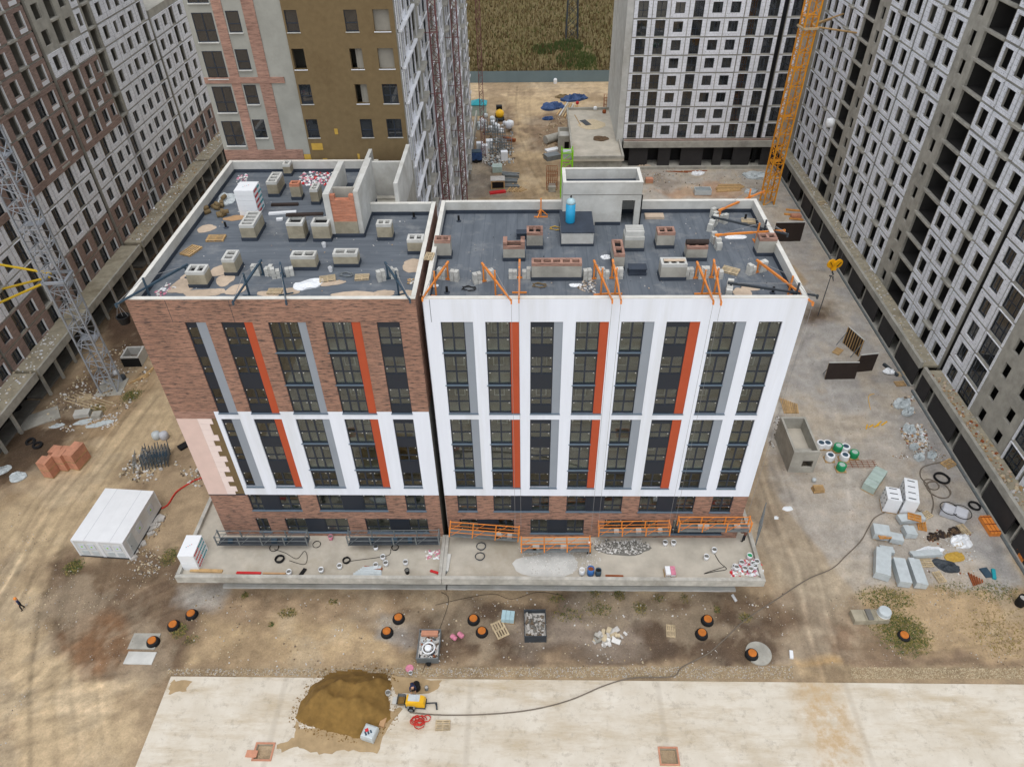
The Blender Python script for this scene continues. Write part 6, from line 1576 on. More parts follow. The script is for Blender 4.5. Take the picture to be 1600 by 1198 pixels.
# ------------------------------------------------------------------ on the slab: sand, mortar machine, pits
sx = onZ(540,1100,.12)
gxs = np.linspace(-5.2,5.2,70); gys = np.linspace(-4.2,4.2,60); SXg, SYg = np.meshgrid(gxs, gys)
poly = [tuple((onZ(x,y,.12)-sx).xy) for x, y in ((463,1118),(470,1095),(488,1072),(515,1052),(560,1046),(600,1050),(612,1068),(605,1092),(612,1125),(590,1140),(560,1153),(525,1148),(497,1142),(470,1130))]
wx_ = (fbm(SXg,SYg,.7,4,3)-.5)*1.1; wy_ = (fbm(SXg,SYg,.7,4,9)-.5)*1.1
ms_ = np.clip((pmask(SXg+wx_*.6, SYg+wy_*.6, poly, 1.9)-.5)*2, 0, 1); hz_ = (ms_**1.0)*(1.9+1.6*(fbm(SXg,SYg,.5,4,5)-.45))-.03
hz_ = hz_*(1+.35*(fbm(SXg,SYg,1.6,4,6)-.5))
i2 = np.arange(SXg.size).reshape(SXg.shape); q = np.stack([i2[:-1,:-1],i2[:-1,1:],i2[1:,1:],i2[1:,:-1]],-1).reshape(-1,4)
hm_ = hz_.ravel(); q = [f for f in q.tolist() if max(hm_[i] for i in f) > -.025]
sm = bpy.data.meshes.new('sand_pile'); sm.from_pydata(np.stack([SXg,SYg,np.maximum(hz_,-.03)],-1).reshape(-1,3).tolist(), [], q); sm.materials.append(MATS['sand_pile']); sm.polygons.foreach_set('use_smooth',[True]*len(sm.polygons))
o = put('sand_pile', sm, None, sx); tag(o, 'large pile of dark ochre sand on the pale slab', 'sand pile')
def flat(name, pts, z, mt, label, cat, wob=.25, th=.012):
    P_ = []; K = len(pts)
    for i in range(K):
        a, b_ = onZ(*pts[i], z), onZ(*pts[(i+1)%K], z)
        for t in np.linspace(0,1,6)[:-1]: c = a.lerp(b_, t); P_.append((c.x+rnd.uniform(-wob,wob)*.5, c.y+rnd.uniform(-wob,wob)*.5))
    return tag(MB().prism(P_ if sum((P_[i-1][0]*P_[i][1]-P_[i][0]*P_[i-1][1]) for i in range(len(P_))) > 0 else P_[::-1], z, z+th).build(name, mt), label, cat)
flat('sand_spill', ((462,1125),(470,1140),(600,1135),(610,1110),(630,1105),(600,1145),(590,1176),(545,1172),(500,1177),(470,1166),(440,1174),(432,1165),(460,1150)), .124, 'sand_wet', 'flat spill of wet sand around the foot of the sand pile', 'sand')
flat('sand_spill', ((610,1055),(690,1064),(680,1080),(620,1085)), .124, 'sand_wet', 'flat sand spill beside the bending worker', 'sand'); flat('sand_spill', ((270,1062),(300,1064),(290,1080),(262,1083)), .124, 'sand_wet', 'sand film over the corner of the slab', 'sand')
def _clod():
    while True:
        a, r = rnd.uniform(0,6.3), rnd.uniform(.85,1.18); i = int(a/6.3*len(poly)) % len(poly); q0, q1 = poly[i], poly[(i+1)%len(poly)]; t = rnd.random()
        x, y = q0[0]+(q1[0]-q0[0])*t, q0[1]+(q1[1]-q0[1])*t; return sx.x+x*r, sx.y+y*r, .12
scatter('sand_clods', ['sand_pile','sand_wet'], 700, _clod, lambda: rnd.uniform(.03,.09), 'loose sand clods around the foot of the sand pile')
lbar(onZ(583,1056,1.0), onZ(588,1076,.9), .06, .04, 'wood_pale', 'thin pale stick standing out of the sand pile', 'stick', 'stick')
mm = thing('mortar_machine', 'yellow towed mortar pump with grey hopper beside the sand pile', 'mortar pump', G(652,1102), -.06)
mb = MB(); Lh, Wh = 1.35, .72
prof = [(-.75,.35),(-.78,.9),(-.6,1.02),(.35,1.08),(.62,.95),(.72,.55),(.68,.35)]
mb.v = [(x,-Wh/2+(0.06 if z > .92 else 0),z) for x,z in prof]+[(x,Wh/2-(0.06 if z > .92 else 0),z) for x,z in prof]; K = len(prof)
mb.f = [tuple(range(K)), tuple(range(K,2*K))[::-1]]+[(i,K+i,K+(i+1)%K,(i+1)%K) for i in range(K)]; mb.mi = [0]*len(mb.f); mb.build('hood', 'hazard_yellow', mm)
MB().box(-.6,-.22,1.03,.3,.3,1.09).build('hood_plate', 'wrap_pale', mm); MB().box(-.85,-.4,.25,.75,.4,.36).build('chassis', 'steel_dark', mm)
for s in (-1,1):
    w = MB().lathe([(.2,-.09),(.28,-.09),(.28,.09),(.2,.09)], 16).build('wheel', 'rubber', mm, (-.35,s*.5,.28)); w.rotation_euler = (1.57,0,0); MB().lathe([(.17,-.1),(.17,.1)], 12).build('rim', 'steel_grey', w)
    MB().box(-.68,s*.36,.42,-.05,s*.56,.5).build('mudguard', 'steel_grey', mm)
MB().bar((.75,0,.4),(1.55,.05,.5), .08).build('drawbar', 'steel_dark', mm); MB().bar((1.5,.25,.12),(1.62,-.3,.12), .12).build('coupling', 'steel_dark', mm); MB().bar((1.5,.05,.5),(1.5,.05,.0), .06).build('jack', 'steel_dark', mm)
mb = MB(); a = [(-.9,-.42),(-1.5,-.42),(-1.5,.42),(-.9,.42)]
for (x0,y0),(x1,y1) in zip(a, a[1:]+a[:1]): mb.face([(x0*.92-.05,y0*.6,.35),(x1*.92-.05,y1*.6,.35),(x1,y1,.85),(x0,y0,.85)]); mb.face([(x0*.92-.05,y0*.6,.36),(x0*.98,y0*.95,.84),(x1*.98,y1*.95,.84),(x1*.92-.05,y1*.6,.36)])
mb.build('hopper', 'steel_grey', mm); MB().box(-1.45,-.36,.5,-.95,.36,.56).build('mortar', 'sand_pile', mm); MB().bar((-1.2,0,.05),(-1.2,0,.36), .3).build('pump_foot', 'steel_dark', mm); MB().box(-1.9,-.25,.4,-1.5,.3,.5).build('chute', 'concrete_light', mm)
barrel(G(652,1077), 'rubber', 'black barrel beside the bending worker', 'black', .95); barrel(G(667,1078), 'steel_grey', 'small grey drum behind the yellow machine', 'stone_c', .5)
tag(MB().lathe([(.3,0),(.34,.06),(.3,.1)], 14).build('pink_lid', 'pink', None, G(640,1044)), 'round pink lid lying in the gravel', 'lid'); bucket(G(642,1053), 'small white pail between the lid and the bending worker', s=.9); bucket(onZ(607,1085,.12), 'dirty pale bucket between sand pile and hopper', 'concrete_light', 1.2)
o = thing('bulk_bag', 'pale printed bulk bag of dry mix beside the sand pile', 'bag', onZ(579,1149,.12), .5); mb = MB().lathe([(.6,0),(.72,.1),(.74,.55),(.68,.8),(.5,.88)], 4); mb.build('bag', 'wrap_pale', o, smooth=False); MB().box(-.25,.0,.885,.0,.25,.89).build('print_mark', 'red_plastic', o)
for i in range(3): MB().box(-.35+.2*i,-.25,.885,-.22+.2*i,.1-.05*i,.889).build('print_mark', 'steel_blue', o)
lbar(onZ(596,1136,.12), onZ(601,1122,.12), .4, .25, 'cardboard_brown', 'crushed cement sack beside the bulk bag', 'sack', 'sack')
pallet(onZ(692,1133,.124), 0.03, 'grey weathered pallet lying flat on the slab', 'wood_pale', .95)
mb = MB(); pts = []
for _ in range(8):
    cx, cy, rr = rnd.uniform(-.5,.6), rnd.uniform(-.3,.3), rnd.uniform(.25,.5); mb.tube([(cx+rr*math.cos(t), cy+rr*.7*math.sin(t), .05+.15*rnd.random()) for t in np.linspace(0,6.0,14)], .04, 6)
tag(mb.build('hose_tangle', 'hose_red', None, onZ(655,1128,.12)), 'tangle of red hose on the slab beside the pallet', 'hose')
cable([onZ(640,1113,.12),onZ(690,1117,.12),onZ(760,1116,.12),onZ(830,1109,.12),onZ(890,1094,.12),onZ(945,1071,.12),onZ(990,1059,.1),onZ(1050,1057,.02),onZ(1066,1042,.02),G(1105,1022),G(1130,1000),G(1165,968),G(1215,935),G(1262,905),G(1300,888),G(1322,868),G(1345,845),G(1358,822),G(1368,808),G(1392,797),G(1416,790),G(1434,797),G(1447,806)], .05, 'hose', 'long grey pump hose winding from the yellow machine to the yard', .07, 'pump_hose', 'hose', 8)
cable([G(1455,803),G(1458,785),G(1450,760),G(1438,745),G(1442,730),G(1470,722),G(1492,716)], .05, 'hose', 'grey hose curving between block stacks and cable coils', .07, 'pump_hose', 'hose', 8)
for p, lb in zip(pits, ('brick lined manhole pit with a broken corner near the sand pile', 'brick lined manhole pit with a rusty grate standing alone in the slab')):
    o = thing('manhole_pit', lb, 'pit', (p.x,p.y,.12)); a, b_ = PITW
    for x0,y0,x1,y1 in ((-a-.12,-b_-.12,a+.12,-b_),(-a-.12,b_,a+.12,b_+.12),(-a-.12,-b_,-a,b_),(a,-b_,a+.12,b_)): MB().box(x0,y0,.003,x1,y1,.09).build('brick_rim', 'clay_pack', o)
    for x0,y0,x1,y1 in ((-a,-b_,a,-b_+.05),(-a,b_-.05,a,b_),(-a,-b_+.05,-a+.05,b_-.05),(a-.05,-b_+.05,a,b_-.05)): MB().box(x0,y0,-1.2,x1,y1,.0).build('lining', 'concrete_warm', o)
    MB().box(-a,-b_,-.95,a,b_,-.9).build('floor', 'soil_dark', o)
    for i in range(4): MB().bar((-a+.05,-b_*.5+.14*i-.1,-.35),(a-.05,-b_*.5+.14*i-.1,-.35), .06).build('grate_bar', 'rust', o)
lbar(onZ(385,1177,.12), onZ(402,1178,.12), .5, .1, 'clay_pack', 'broken brick piece beside the pit rim', 'brick_piece', 'brick'); 
cable([onZ(660,1050,.0),onZ(700,945,0),onZ(690,925,0)], .02, 'black', 'thin black wire from the podium to the rubbish trailer')
cable([G(680,945),G(720,936),G(770,928),G(800,936),G(840,925),G(880,930)], .02, 'black', 'thin black wire lying in the dirt along the podium')
# ------------------------------------------------------------------ yard beside the white block
def H6(x, y): return G(1180+x/3.3286, 600+y/3.3286)        # enlargement of the yard
# concrete stair box
b0 = onZ(1226,756,0); b1 = onZ(1266,757,0); hB = 3.0
t0 = onZ(1243,706,hB); t1 = onZ(1278,705,hB); t2 = onZ(1221,651,hB); t3 = onZ(1259,650,hB)
cx0, cx1 = (t0.x+t2.x)/2-.1, (t1.x+t3.x)/2+.1; cy0, cy1 = t0.y, t2.y
o = thing('stair_box', 'open topped concrete stair box with a window opening in the yard', 'concrete box', ((cx0+cx1)/2, (cy0+cy1)/2, 0)); w_, d_ = (cx1-cx0)/2, (cy1-cy0)/2; t = .22
MB().box(-w_,-d_+t,-.1,-w_+t,d_-t,hB).build('side_wall', 'concrete', o); MB().box(w_-t,-d_+t,-.1,w_,d_-t,hB).build('side_wall', 'concrete', o); MB().box(-w_,d_-t,-.1,w_,d_,hB).build('rear_wall', 'concrete', o)
mb = MB(); mb.box(-w_,-d_,-.1,-w_*.1,-d_+t,hB); mb.box(w_*.72,-d_,-.1,w_,-d_+t,hB); mb.box(-w_*.1,-d_,-.1,w_*.72,-d_+t,.7); mb.box(-w_*.1,-d_,1.7,w_*.72,-d_+t,hB); mb.build('front_wall', 'concrete', o)
MB().box(-w_+t,-d_+t,1.75,w_-t,-d_+1.6,1.9).build('landing', 'concrete', o); MB().box(-w_+t,-d_+1.6,-.05,w_-t,d_-t,1.5).build('fill', 'deck_concrete', o)
for i in range(9): lbar(G(1219+i*3.2,622+i*1.2), G(1226+i*2.6,646), .14, .1+.02*(i%3), 'wood', 'timber batten in the pile behind the stair box', 'timber', 'timber')['group'] = 'timber battens behind the stair box'
scatter('rubble', ['stone_c','chip_white','stone_d'], 220, gpoly((1200,690),(1214,650),(1222,655),(1208,700)), lambda: rnd.uniform(.06,.18), 'grey rubble between the white block and the stair box')
# rolls / tubs on pallets
def tub(p, mt, label, group, top='wrap_white'):
    o = thing('tub_roll', label, 'roll', p, group=group); MB().box(-.5,-.45,0,.5,.45,.12).build('pallet_base', 'wood', o)
    MB().lathe([(.44,.12),(.47,.2),(.47,.75),(.44,.8),(.2,.8),(.18,.7)], 18).build('body', mt, o, smooth=False); MB().lathe([(.3,.802),(.3,.806)], 14).build('label_ring', top, o)
for x, y in ((335,330),(368,330),(462,348),(383,393),(458,393)): tub(H6(x,y), 'wrap_white', 'white wrapped roll standing on a pallet in the yard', 'white rolls in the yard', 'steel_blue')
for x, y in ((425,345),(508,378),(442,445)): tub(H6(x,y), 'green_plastic', 'green wrapped roll standing on a pallet in the yard', 'green rolls in the yard', 'wrap_green')
pallet(H6(325,552), .1, 'pallet of brown offcuts beside the stair box', 'wood', .95); bigbag(H6(303,505), 'small white bag against the front of the stair box', 'wrap_pale', .42)
for i in range(4): MB().box(-.5,-.35+.18*i,.15,.5,-.22+.18*i,.5).build('timber_row', 'wood', tag(put('timber_bundle', None, None, H6(325,552)+Vector((0,0,.0))), 'timber offcut row stacked on the pallet by the stair box', 'timber', 'timber rows by the stair box'))
# stacks
def stack(p, rz, w, d, h, mt, label, n=3, strap=None, cat='stack', name='block_stack', group=None, strips=None):
    o = thing(name, label, cat, p, rz, group)
    MB().box(-w/2,-d/2,0,w/2,d/2,.1).build('base', 'wood', o)
    for i in range(n): MB().box(-w/2+.02, -d/2+d*i/n+.015, .1, w/2-.02, -d/2+d*(i+1)/n-.015, h+rnd.uniform(-.02,.02)).build('pack', mt, o)
    if strips:
        for i in range(strips):
            x = -d*.38+d*.76*i/max(1,strips-1)
            for z in (.35, h*.55, h*.8): MB().box(-w/2-.0, x-.07, z, -w/2+.012, x+.07, z+.16).build('print_mark', 'steel_dark', o)
            MB().box(-w*.28, x-.05, h+.021, w*.25, x+.05, h+.03).build('print_mark', 'steel_dark', o)
    if strap:
        for s in (-.25,.25): MB().box(-w/2-.005, d*s-.02, .1, w/2+.005, d*s+.02, h+.026).build('strap', strap, o)
    return o
stack(G(1364,755), -.72, 1.25, 3.2, .95, 'wrap_green', 'row of three pale green wrapped panel packs in the yard', 3, 'wrap_pale', 'panel packs', 'panel_pack')
stack(G(1387,791), -.22, 1.35, 1.7, 1.9, 'wrap_white', 'shorter stack of white wrapped blocks with dark print', 2, None, strips=3); stack(G(1413,788), -.32, 1.25, 3.1, 2.2, 'wrap_white', 'taller stack of white wrapped blocks with dark print', 3, None, strips=4)
def long_pack(a, b_, w, h, label, mt='wrap_pale', n=2):
    A, B_ = G(*a), G(*b_); L = (B_-A).length; o = thing('panel_bundle', label, 'panel bundle', (A+B_)/2, math.atan2(B_.y-A.y, B_.x-A.x))
    for i in range(n):
        ww = w/n; MB().box(-L/2, -w/2+ww*i+.015, .1, L/2, -w/2+ww*(i+1)-.015, h-(.12 if i%2 else 0)).build('panel', mt, o)
    for s in (-.35,.35): MB().box(L*s-.08, -w/2, 0, L*s+.08, w/2, .1).build('bearer', 'wood', o)
    return o
long_pack((1376,866),(1375,906), 1.3, 1.0, 'grey panel bundle with a ragged front end', n=1); long_pack((1400,880),(1411,918), 1.05, .9, 'long grey panel bundle between two others', n=1); long_pack((1423,880),(1437,920), 1.05, .9, 'long grey panel bundle with a groove along its top')
long_pack((1361,834),(1386,838), 1.3, .9, 'short thick grey bundle beside the pump hose', n=1); long_pack((1388,842),(1408,846), 1.0, .7, 'short grey bundle touching the thick one'); long_pack((1373,861),(1394,864), .8, .6, 'low grey bundle behind the ragged bundle')
long_pack((1415,828),(1422,842), 1.1, .8, 'grey bundle under the yellow pallets'); long_pack((1402,815),(1440,811), .9, .6, 'thin grey bundle lying beside the wooden sheet', n=1); long_pack((1422,869),(1468,866), .7, .5, 'pale strip bundle half wrapped in white film')
sheet(G(1450,860), 1.5, .5, .1, 'wrap_white', 'torn white film over the pale strip bundle', bumpy=.5); sheet(G(1500,845), 1.1, .9, .3, 'wrap_white', 'crumpled white film heap beside the pallets', bumpy=.6)
sheet(G(1492,870), 1.0, .6, .3, 'wool_yellow', 'ochre torn sheet beside the white film heap', bumpy=.2); sheet(G(1480,885), 1.4, .8, -.4, 'steel_dark', 'dark crumpled foil sheet near the panel bundles', bumpy=.4); 
for x, y, rz, s, mt, lb in ((1378,843,.05,.95,'wood_orange','new yellow pallet lying on the grey bundles by the hose'),(1425,815,-.35,1.0,'wood_orange','new yellow pallet lying across the grey bundle'),(1440,822,1.3,.95,'wood_orange','new yellow pallet leaning beside the yellow pallet'),
    (1446,806,.5,1.0,'wood_pale','weathered pinkish pallet at the end of the hose'),(1505,828,-1.3,1.0,'wood_pale','pale pallet beside the round wrapped cubes'),(1445,880,.05,1.1,'wood_pale','pale pallet before the dark foil sheet'),(1467,902,-1.4,.95,'wood_pale','pale pallet lying alone near the yard edge'),
    (1482,725,.5,1.2,'wood','brown pallet against the kerb by the cable coils'),(1406,600,.1,1.0,'wood','pallet beside the long board in the far yard'),(1408,585,.2,.9,'wood_pale','pallet under the white and red bags'),(1497,850,.1,.9,'wood_pale','pallet half covered by white film')):
    pallet(G(x,y)+Vector((0,0,.62 if 'bundle' in lb and 'lying' in lb and 'bundles by' in lb or 'across' in lb else .01)), rz, lb, mt, s)
lbar(G(1407,800), G(1436,812), 1.3, .06, 'wood_orange', 'wooden sheet lying under the pump hose', 'wooden_sheet', 'board'); lbar(G(1424,778), G(1434,779), .6, .1, 'wood', 'small brown board beside the white block stack')
for i, (x, y) in enumerate(((1458,838),(1476,833),(1491,830))):
    scatter('soil_heap', ['soil_dark','plywood_dark'], 120, gpoly((x-8,y-6),(x+8,y-6),(x+8,y+6),(x-8,y+6)), lambda: rnd.uniform(.08,.2), ('dark brown heap of scraps beside the yellow pallet','dark brown heap of scraps between two others','dark brown heap of scraps next to the wrapped cubes')[i])
for x, y, r, lb in ((1478,803,.75,'grey wrapped cube with a black hose loop around it'),(1497,809,.8,'rounded pale wrapped cube beside the first')):
    o = thing('wrapped_cube', lb, 'bag', G(x,y), .2); mb = MB().lathe([(r*.9,0),(r*1.05,.15),(r*1.05,.8),(r*.85,1.0),(r*.3,1.02)], 4); mb.build('body', 'insulation_frame', o)
    MB().tube([(r*1.1*math.cos(t), r*1.1*math.sin(t), .9) for t in np.linspace(0,6.28,20)[:-1]], .04, 5, True).build('hose_loop', 'black', o)
coil(G(1471,748), .7, 'thick black cable coil in the yard by the kerb', turns=6, th=.07); coil(G(1466,765), 1.1, 'large loose cable loop in the yard', 'hose', 2, .05); coil(G(1455,757), .7, 'small loose cable loop beside the thick coil', 'hose', 2, .04); coil(G(1522,791), .5, 'black coil lying against the kerb', turns=5, th=.07)
for i, (a, b_) in enumerate((((1536,810),(1554,838)), ((1594,862),(1604,880)))):
    A, B_ = G(*a), G(*b_); o = thing('orange_bundle', ('orange steel bundle lying along the kerb','orange steel bundle at the foot of the last hoarding board')[i], 'bundle', (A+B_)/2, math.atan2(B_.y-A.y, B_.x-A.x)); L = (B_-A).length
    for k in range(3):
        MB().box(-L/2,-.5+.34*k,.02,L/2,-.22+.34*k,.5).build('bar_row', 'orange', o)
    for s in (-.4,0,.4): MB().box(L*s-.04,-.55,.5,L*s+.04,.5,.56).build('tie', 'rust', o)
o = thing('rusty_scrap_heap', 'heap of rusty orange steel frames near the yard edge', 'frames', G(1522,905), .2)
for k in range(6): MB().bar((-.5+.15*k,-.6,.06+.05*k),(-.1+.1*k,.7-.2*k,.1+.05*k), .1).build('bar', 'rust', o)
lbar(G(1535,888), G(1546,902), .7, .15, 'steel_blue', 'grey blue sheet metal strip near the yard edge'); lbar(G(1551,890), G(1553,905), .3, .2, 'teal', 'teal bar lying beside the metal strip')
# rubbish along the kerb
LIT = ['wrap_white','chip_white','wrap_pale','stone_c','cardboard','stone_d','stone_b','wood','wrap_pale','chip_white','stone_c','stone_d','rust']
litter('litter', gpoly((1388,628),(1425,618),(1440,650),(1452,690),(1440,715),(1420,700),(1400,660)), 620, LIT, lambda: rnd.uniform(.06,.24), 'long heap of mixed rubbish and plastic along the kerb of the yard')
for x, y, rx, ry in ((1408,632,1.4,.8),(1418,645,.9,.6),(1428,700,.6,.5),(1435,715,.7,.6),(1455,712,.7,.5),(1420,672,.8,.7)): sheet(G(x,y)+Vector((0,0,.05)), rx, ry, rnd.random(), 'wrap_pale', 'crumpled pale film in the rubbish heap along the kerb', 'film', 'film', .8, group='films in the rubbish heap')
litter('litter', gpoly((1380,690),(1440,690),(1500,720),(1480,735),(1390,712)), 160, LIT, lambda: rnd.uniform(.04,.14), 'scattered scraps before the hoarding')
litter('litter', gpoly((1440,820),(1520,830),(1530,900),(1450,905)), 200, LIT, lambda: rnd.uniform(.04,.12), 'scattered scraps between pallets and panel bundles')
lbar(G(1380,570), G(1402,588), .3, .3, 'steel_dark', 'long dark board lying against the kerb'); sheet(G(1388,582)+Vector((0,0,.15)), .8, .6, 0, 'wrap_white', 'white and red bags beside the long dark board', bumpy=.5)
o = thing('yellow_clamps', 'yellow steel clamps lying on the dusty concrete', 'clamps', G(1366,665), .3)
for k in range(5): MB().bar((-1.2+.5*k,-.2+.15*(k%2),.06),(-.7+.6*k,.3-.2*(k%3),.1), .12).build('clamp', 'hazard_yellow', o)
cable([G(1360,640),G(1357,620),G(1366,615)], .03, 'hazard_yellow', 'thin yellow strap lying beside the clamps'); sheet(G(1231,794), .6, .35, .2, 'wrap_white', 'white scrap of film lying in the driveway', bumpy=.08); sheet(G(1214,808), .35, .25, .2, 'wrap_white', 'smaller white scrap of film in the driveway', bumpy=.06)
mb = MB()
for k in range(5): mb.bar((-2,-.5+.25*k,.05),(2,-.5+.25*k,.05), .03)
for k in range(7): mb.bar((-1.9+.6*k,-.5,.07),(-1.9+.6*k,.5,.07), .03)
tag(mb.build('rebar_mesh', 'rust', None, G(1340,725)), 'rusty reinforcing mesh lying beside the rolls', 'mesh')
# formwork panels
def formwork(p, rz, w, h, tilt, label):
    o = thing('formwork_panel', label, 'formwork', p, rz); o.rotation_euler = (tilt, 0, rz)
    MB().box(-w/2,-.03,0,w/2,.0,h).build('sheet', 'plywood_dark', o); MB().box(-w/2,-.05,h,w/2,.08,h+.08).build('top_rail', 'concrete_light', o)
    for i in range(8): x = -w/2+.06+i*(w-.12)/7; MB().box(x-.04,.0,0,x+.04,.1,h).build('rib', 'wood', o)
    for s in (-1,1): MB().bar((s*w*.45,.1,h*.7),(s*w*.45,1.1,.02), .07).build('strut', 'steel_grey', o)
    return o
formwork(G(1312,592), .02, 3.6, 2.3, -.12, 'black formwork panel leaning back on struts in the far yard'); formwork(G(1349,580), .15, 2.2, 2.6, 0, 'black formwork panel standing upright beside the ribbed one')
formwork(onZ(1346,556,0)+Vector((-.9,1.3,0)), 1.9, 3.0, 2.5, 0, 'ribbed formwork panel standing open at an angle')
o = formwork(G(1228,377), .02, 4.4, 3.2, 0, 'large black formwork panel standing behind the roof corner of the white block')
lbar(G(1305,553), G(1313,545), .9, .08, 'wood', 'slatted board leaning behind the leaning formwork panel')
for q in ((1225,335),(1233,342),(1228,328)): lbar(G(*q), G(q[0]+22,q[1]+2), .5, .15, 'wood_orange', 'dark wooden beam in the loose pile by the crane foot', 'beam_timber', 'timber')['group'] = 'loose beams by the crane foot'
stack(G(1243,340), 0, 1.6, .9, .6, 'clay_pack', 'small dusty red stack beside the loose beams', 2, None, 'stack'); stack(G(1014,285), 0, 1.3, 1.0, .8, 'clay_pack', 'small red brick stack in the yard before the tower', 2, None, 'stack')
stack(G(1255,345)+Vector((6,0,0)), .2, 1.8, 1.4, 1.1, 'blue_sheet', 'dark blue covered stack by the hoarding', 2, None, 'stack')
# concrete edging, stone block with wrapped drum, dark tub
o = thing('slab_stack', 'stack of pale concrete slabs beside the grass patch', 'slabs', G(1357,966), .03)
for k in range(2):
    for i in range(3): MB().box(-1.5+1.0*i,-.55,.0+.3*k,-.53+1.0*i,.55,.28+.3*k).build('slab', 'concrete_warm', o)
MB().box(-.35,-.5,.6,.1,.5,.72).build('grate', 'concrete_dark', o)
o = thing('wrapped_drum', 'film wrapped drum with a domed top on the slab stack', 'drum', G(1377,962)+Vector((0,-.1,.55)));
mb = MB().lathe([(.52,-.5),(.56,.0),(.54,.38),(.5,.46),(.2,.5)], 16); mb.build('body', 'wrap_pale', o); MB().lathe([(.57,-.1),(.57,.1)], 16).build('band', 'wrap_white', o)
o = barrel(G(1592,944), 'black', 'black open tub with pale content at the yard edge', 'stone_c', 1.3)
# weeds
def weeds(px, py, r, n, label, dry=.2, group=None, hgt=.35, el=1.0):
    c = G(px,py); mb = MB()
    for _ in range(n):
        a, q = rnd.uniform(0,6.3), r*math.sqrt(rnd.random())*rnd.uniform(.6,1.1); x, y = q*math.cos(a)*el, q*math.sin(a)
        z = gz_fast(c.x+x, c.y+y)-c.z
        b = rnd.uniform(0,6.3); h = rnd.uniform(.3,1)*hgt*.5*(1.15-q/r*.6); w = rnd.uniform(.02,.06); mb.cm = 1 if rnd.random() < dry+.2 else 0
        dx, dy = math.cos(b)*w, math.sin(b)*w; lx, ly = rnd.uniform(-.2,.2), rnd.uniform(-.2,.2)
        mb.face([(x-dx,y-dy,z),(x+dx,y+dy,z),(x+lx,y+ly,z+h)])
    return tag(mb.build('weeds', ['leaf','leaf_dry'], None, c), label, None, group, 'stuff')
LWd = 'clump of green weeds growing in the dirt along the podium'
for x, y, r, n in ((450,957,.55,500),(383,930,.35,200),(520,940,.3,150),(935,950,.75,650),(930,925,.45,260),(968,930,.6,350),(1000,950,.7,420),(885,960,.8,500),(1165,965,.5,350),(1120,952,.35,150),(870,935,.5,260),(1030,935,.5,200),(425,975,.25,100),(298,1000,.5,220),(1070,935,.5,160)): weeds(x, y, r*1.1, int(n*.45), LWd, .3, 'weed clumps along the podium', .45, rnd.uniform(.7,1.8))
weeds(1408,988,2.3,4200, 'large green grass patch around the lone manhole', .25, None, .3, 1.1); weeds(1385,935,1.4,1300, 'green grass growing along the edge of the yard by the slab stack', .25, None, .3, 2.0); weeds(1555,925,1.2,600, 'green grass along the edge of the dusty yard by the black tub', .3, None, .25, 2.2); weeds(1490,920,1.0,300, 'thin green grass along the middle of the yard edge', .3, None, .2, 2.2)
weeds(1565,985,3.0,900, 'dry withered weeds spread over the sandy dirt', .9, None, .4, 1.2); weeds(115,885,1.0,600, 'green weeds at the end of the white cabins', .2); weeds(265,870,1.2,500, 'green weeds beside the cabins and the podium', .25, None, .25, .7); weeds(205,618,1.3,900, 'green weeds at the foot of the grey crane', .2); weeds(150,640,1.3,700, 'green weeds between planks near the grey crane', .3)
weeds(280,985,.8,350, 'green weeds between the concrete plate and the manholes', .3)
# ------------------------------------------------------------------ tower crane masts
def mast(p, w, h, mt, name, label, seg=2.4, rz=0, leg=.16, br=.07, ladder=True):
    o = thing(name, label, 'crane', p, rz); a = w/2
    for x, y in ((-a,-a),(a,-a),(a,a),(-a,a)): MB().bar((x,y,0),(x,y,h), leg).build('leg', mt, o)
    n = int(h/seg); ring = MB(); 
    for s in ((-a,-a,a,-a),(a,-a,a,a),(a,a,-a,a),(-a,a,-a,-a)): ring.bar((s[0],s[1],0),(s[2],s[3],0), br*1.15)
    rm_ = ring.mesh('ring', mt); side = []
    for (x0,y0,x1,y1) in ((-a,-a,a,-a),(a,-a,a,a),(a,a,-a,a),(-a,a,-a,-a)):
        side.append((MB().bar((x0,y0,0),(x1,y1,seg/2), br).mesh('diagonal', mt), MB().bar((x1,y1,seg/2),(x0,y0,seg), br).mesh('diagonal', mt)))
    for k in range(n):
        put('ring', rm_, o, (0,0,k*seg))
        for d1, d2 in side: put('diagonal', d1, o, (0,0,k*seg)); put('diagonal', d2, o, (0,0,k*seg))
    if ladder:
        mb = MB()
        for k in range(int(h/.5)): mb.bar((-.18,a*.55,k*.5),(.18,a*.55,k*.5), .03)
        mb.bar((-.18,a*.55,0),(-.18,a*.55,h), .04); mb.bar((.18,a*.55,0),(.18,a*.55,h), .04); mb.build('ladder', mt, o)
        for k in range(1, int(h/(seg*3))): MB().box(-a*.9,-a*.1,k*seg*3,a*.9,a*.9,k*seg*3+.05).build('platform', mt, o)
    MB().box(-a-.6,-a-.6,-.3,a+.6,a+.6,.06).build('base_plate', 'concrete', o)
    return o
def mfit(pa, pb):
    A, B_ = onZ(*pa, 0), onZ(*pb, 0); return (A+B_)/2, (B_-A).length
pc, _ = mfit((152,612),(186,616)); gm = mast(pc+Vector((0,1.0,0)), 1.9, 46, 'crane_grey', 'tower_crane_mast', 'grey lattice tower crane mast tied to the brick tower with yellow struts', rz=.12)
pc2, _ = mfit((1190,320),(1210,322)); om = mast(pc2+Vector((0,.9,0)), 1.75, 46, 'crane_orange', 'tower_crane_mast', 'orange lattice tower crane mast standing behind the white block', rz=.1, leg=.2, br=.09)
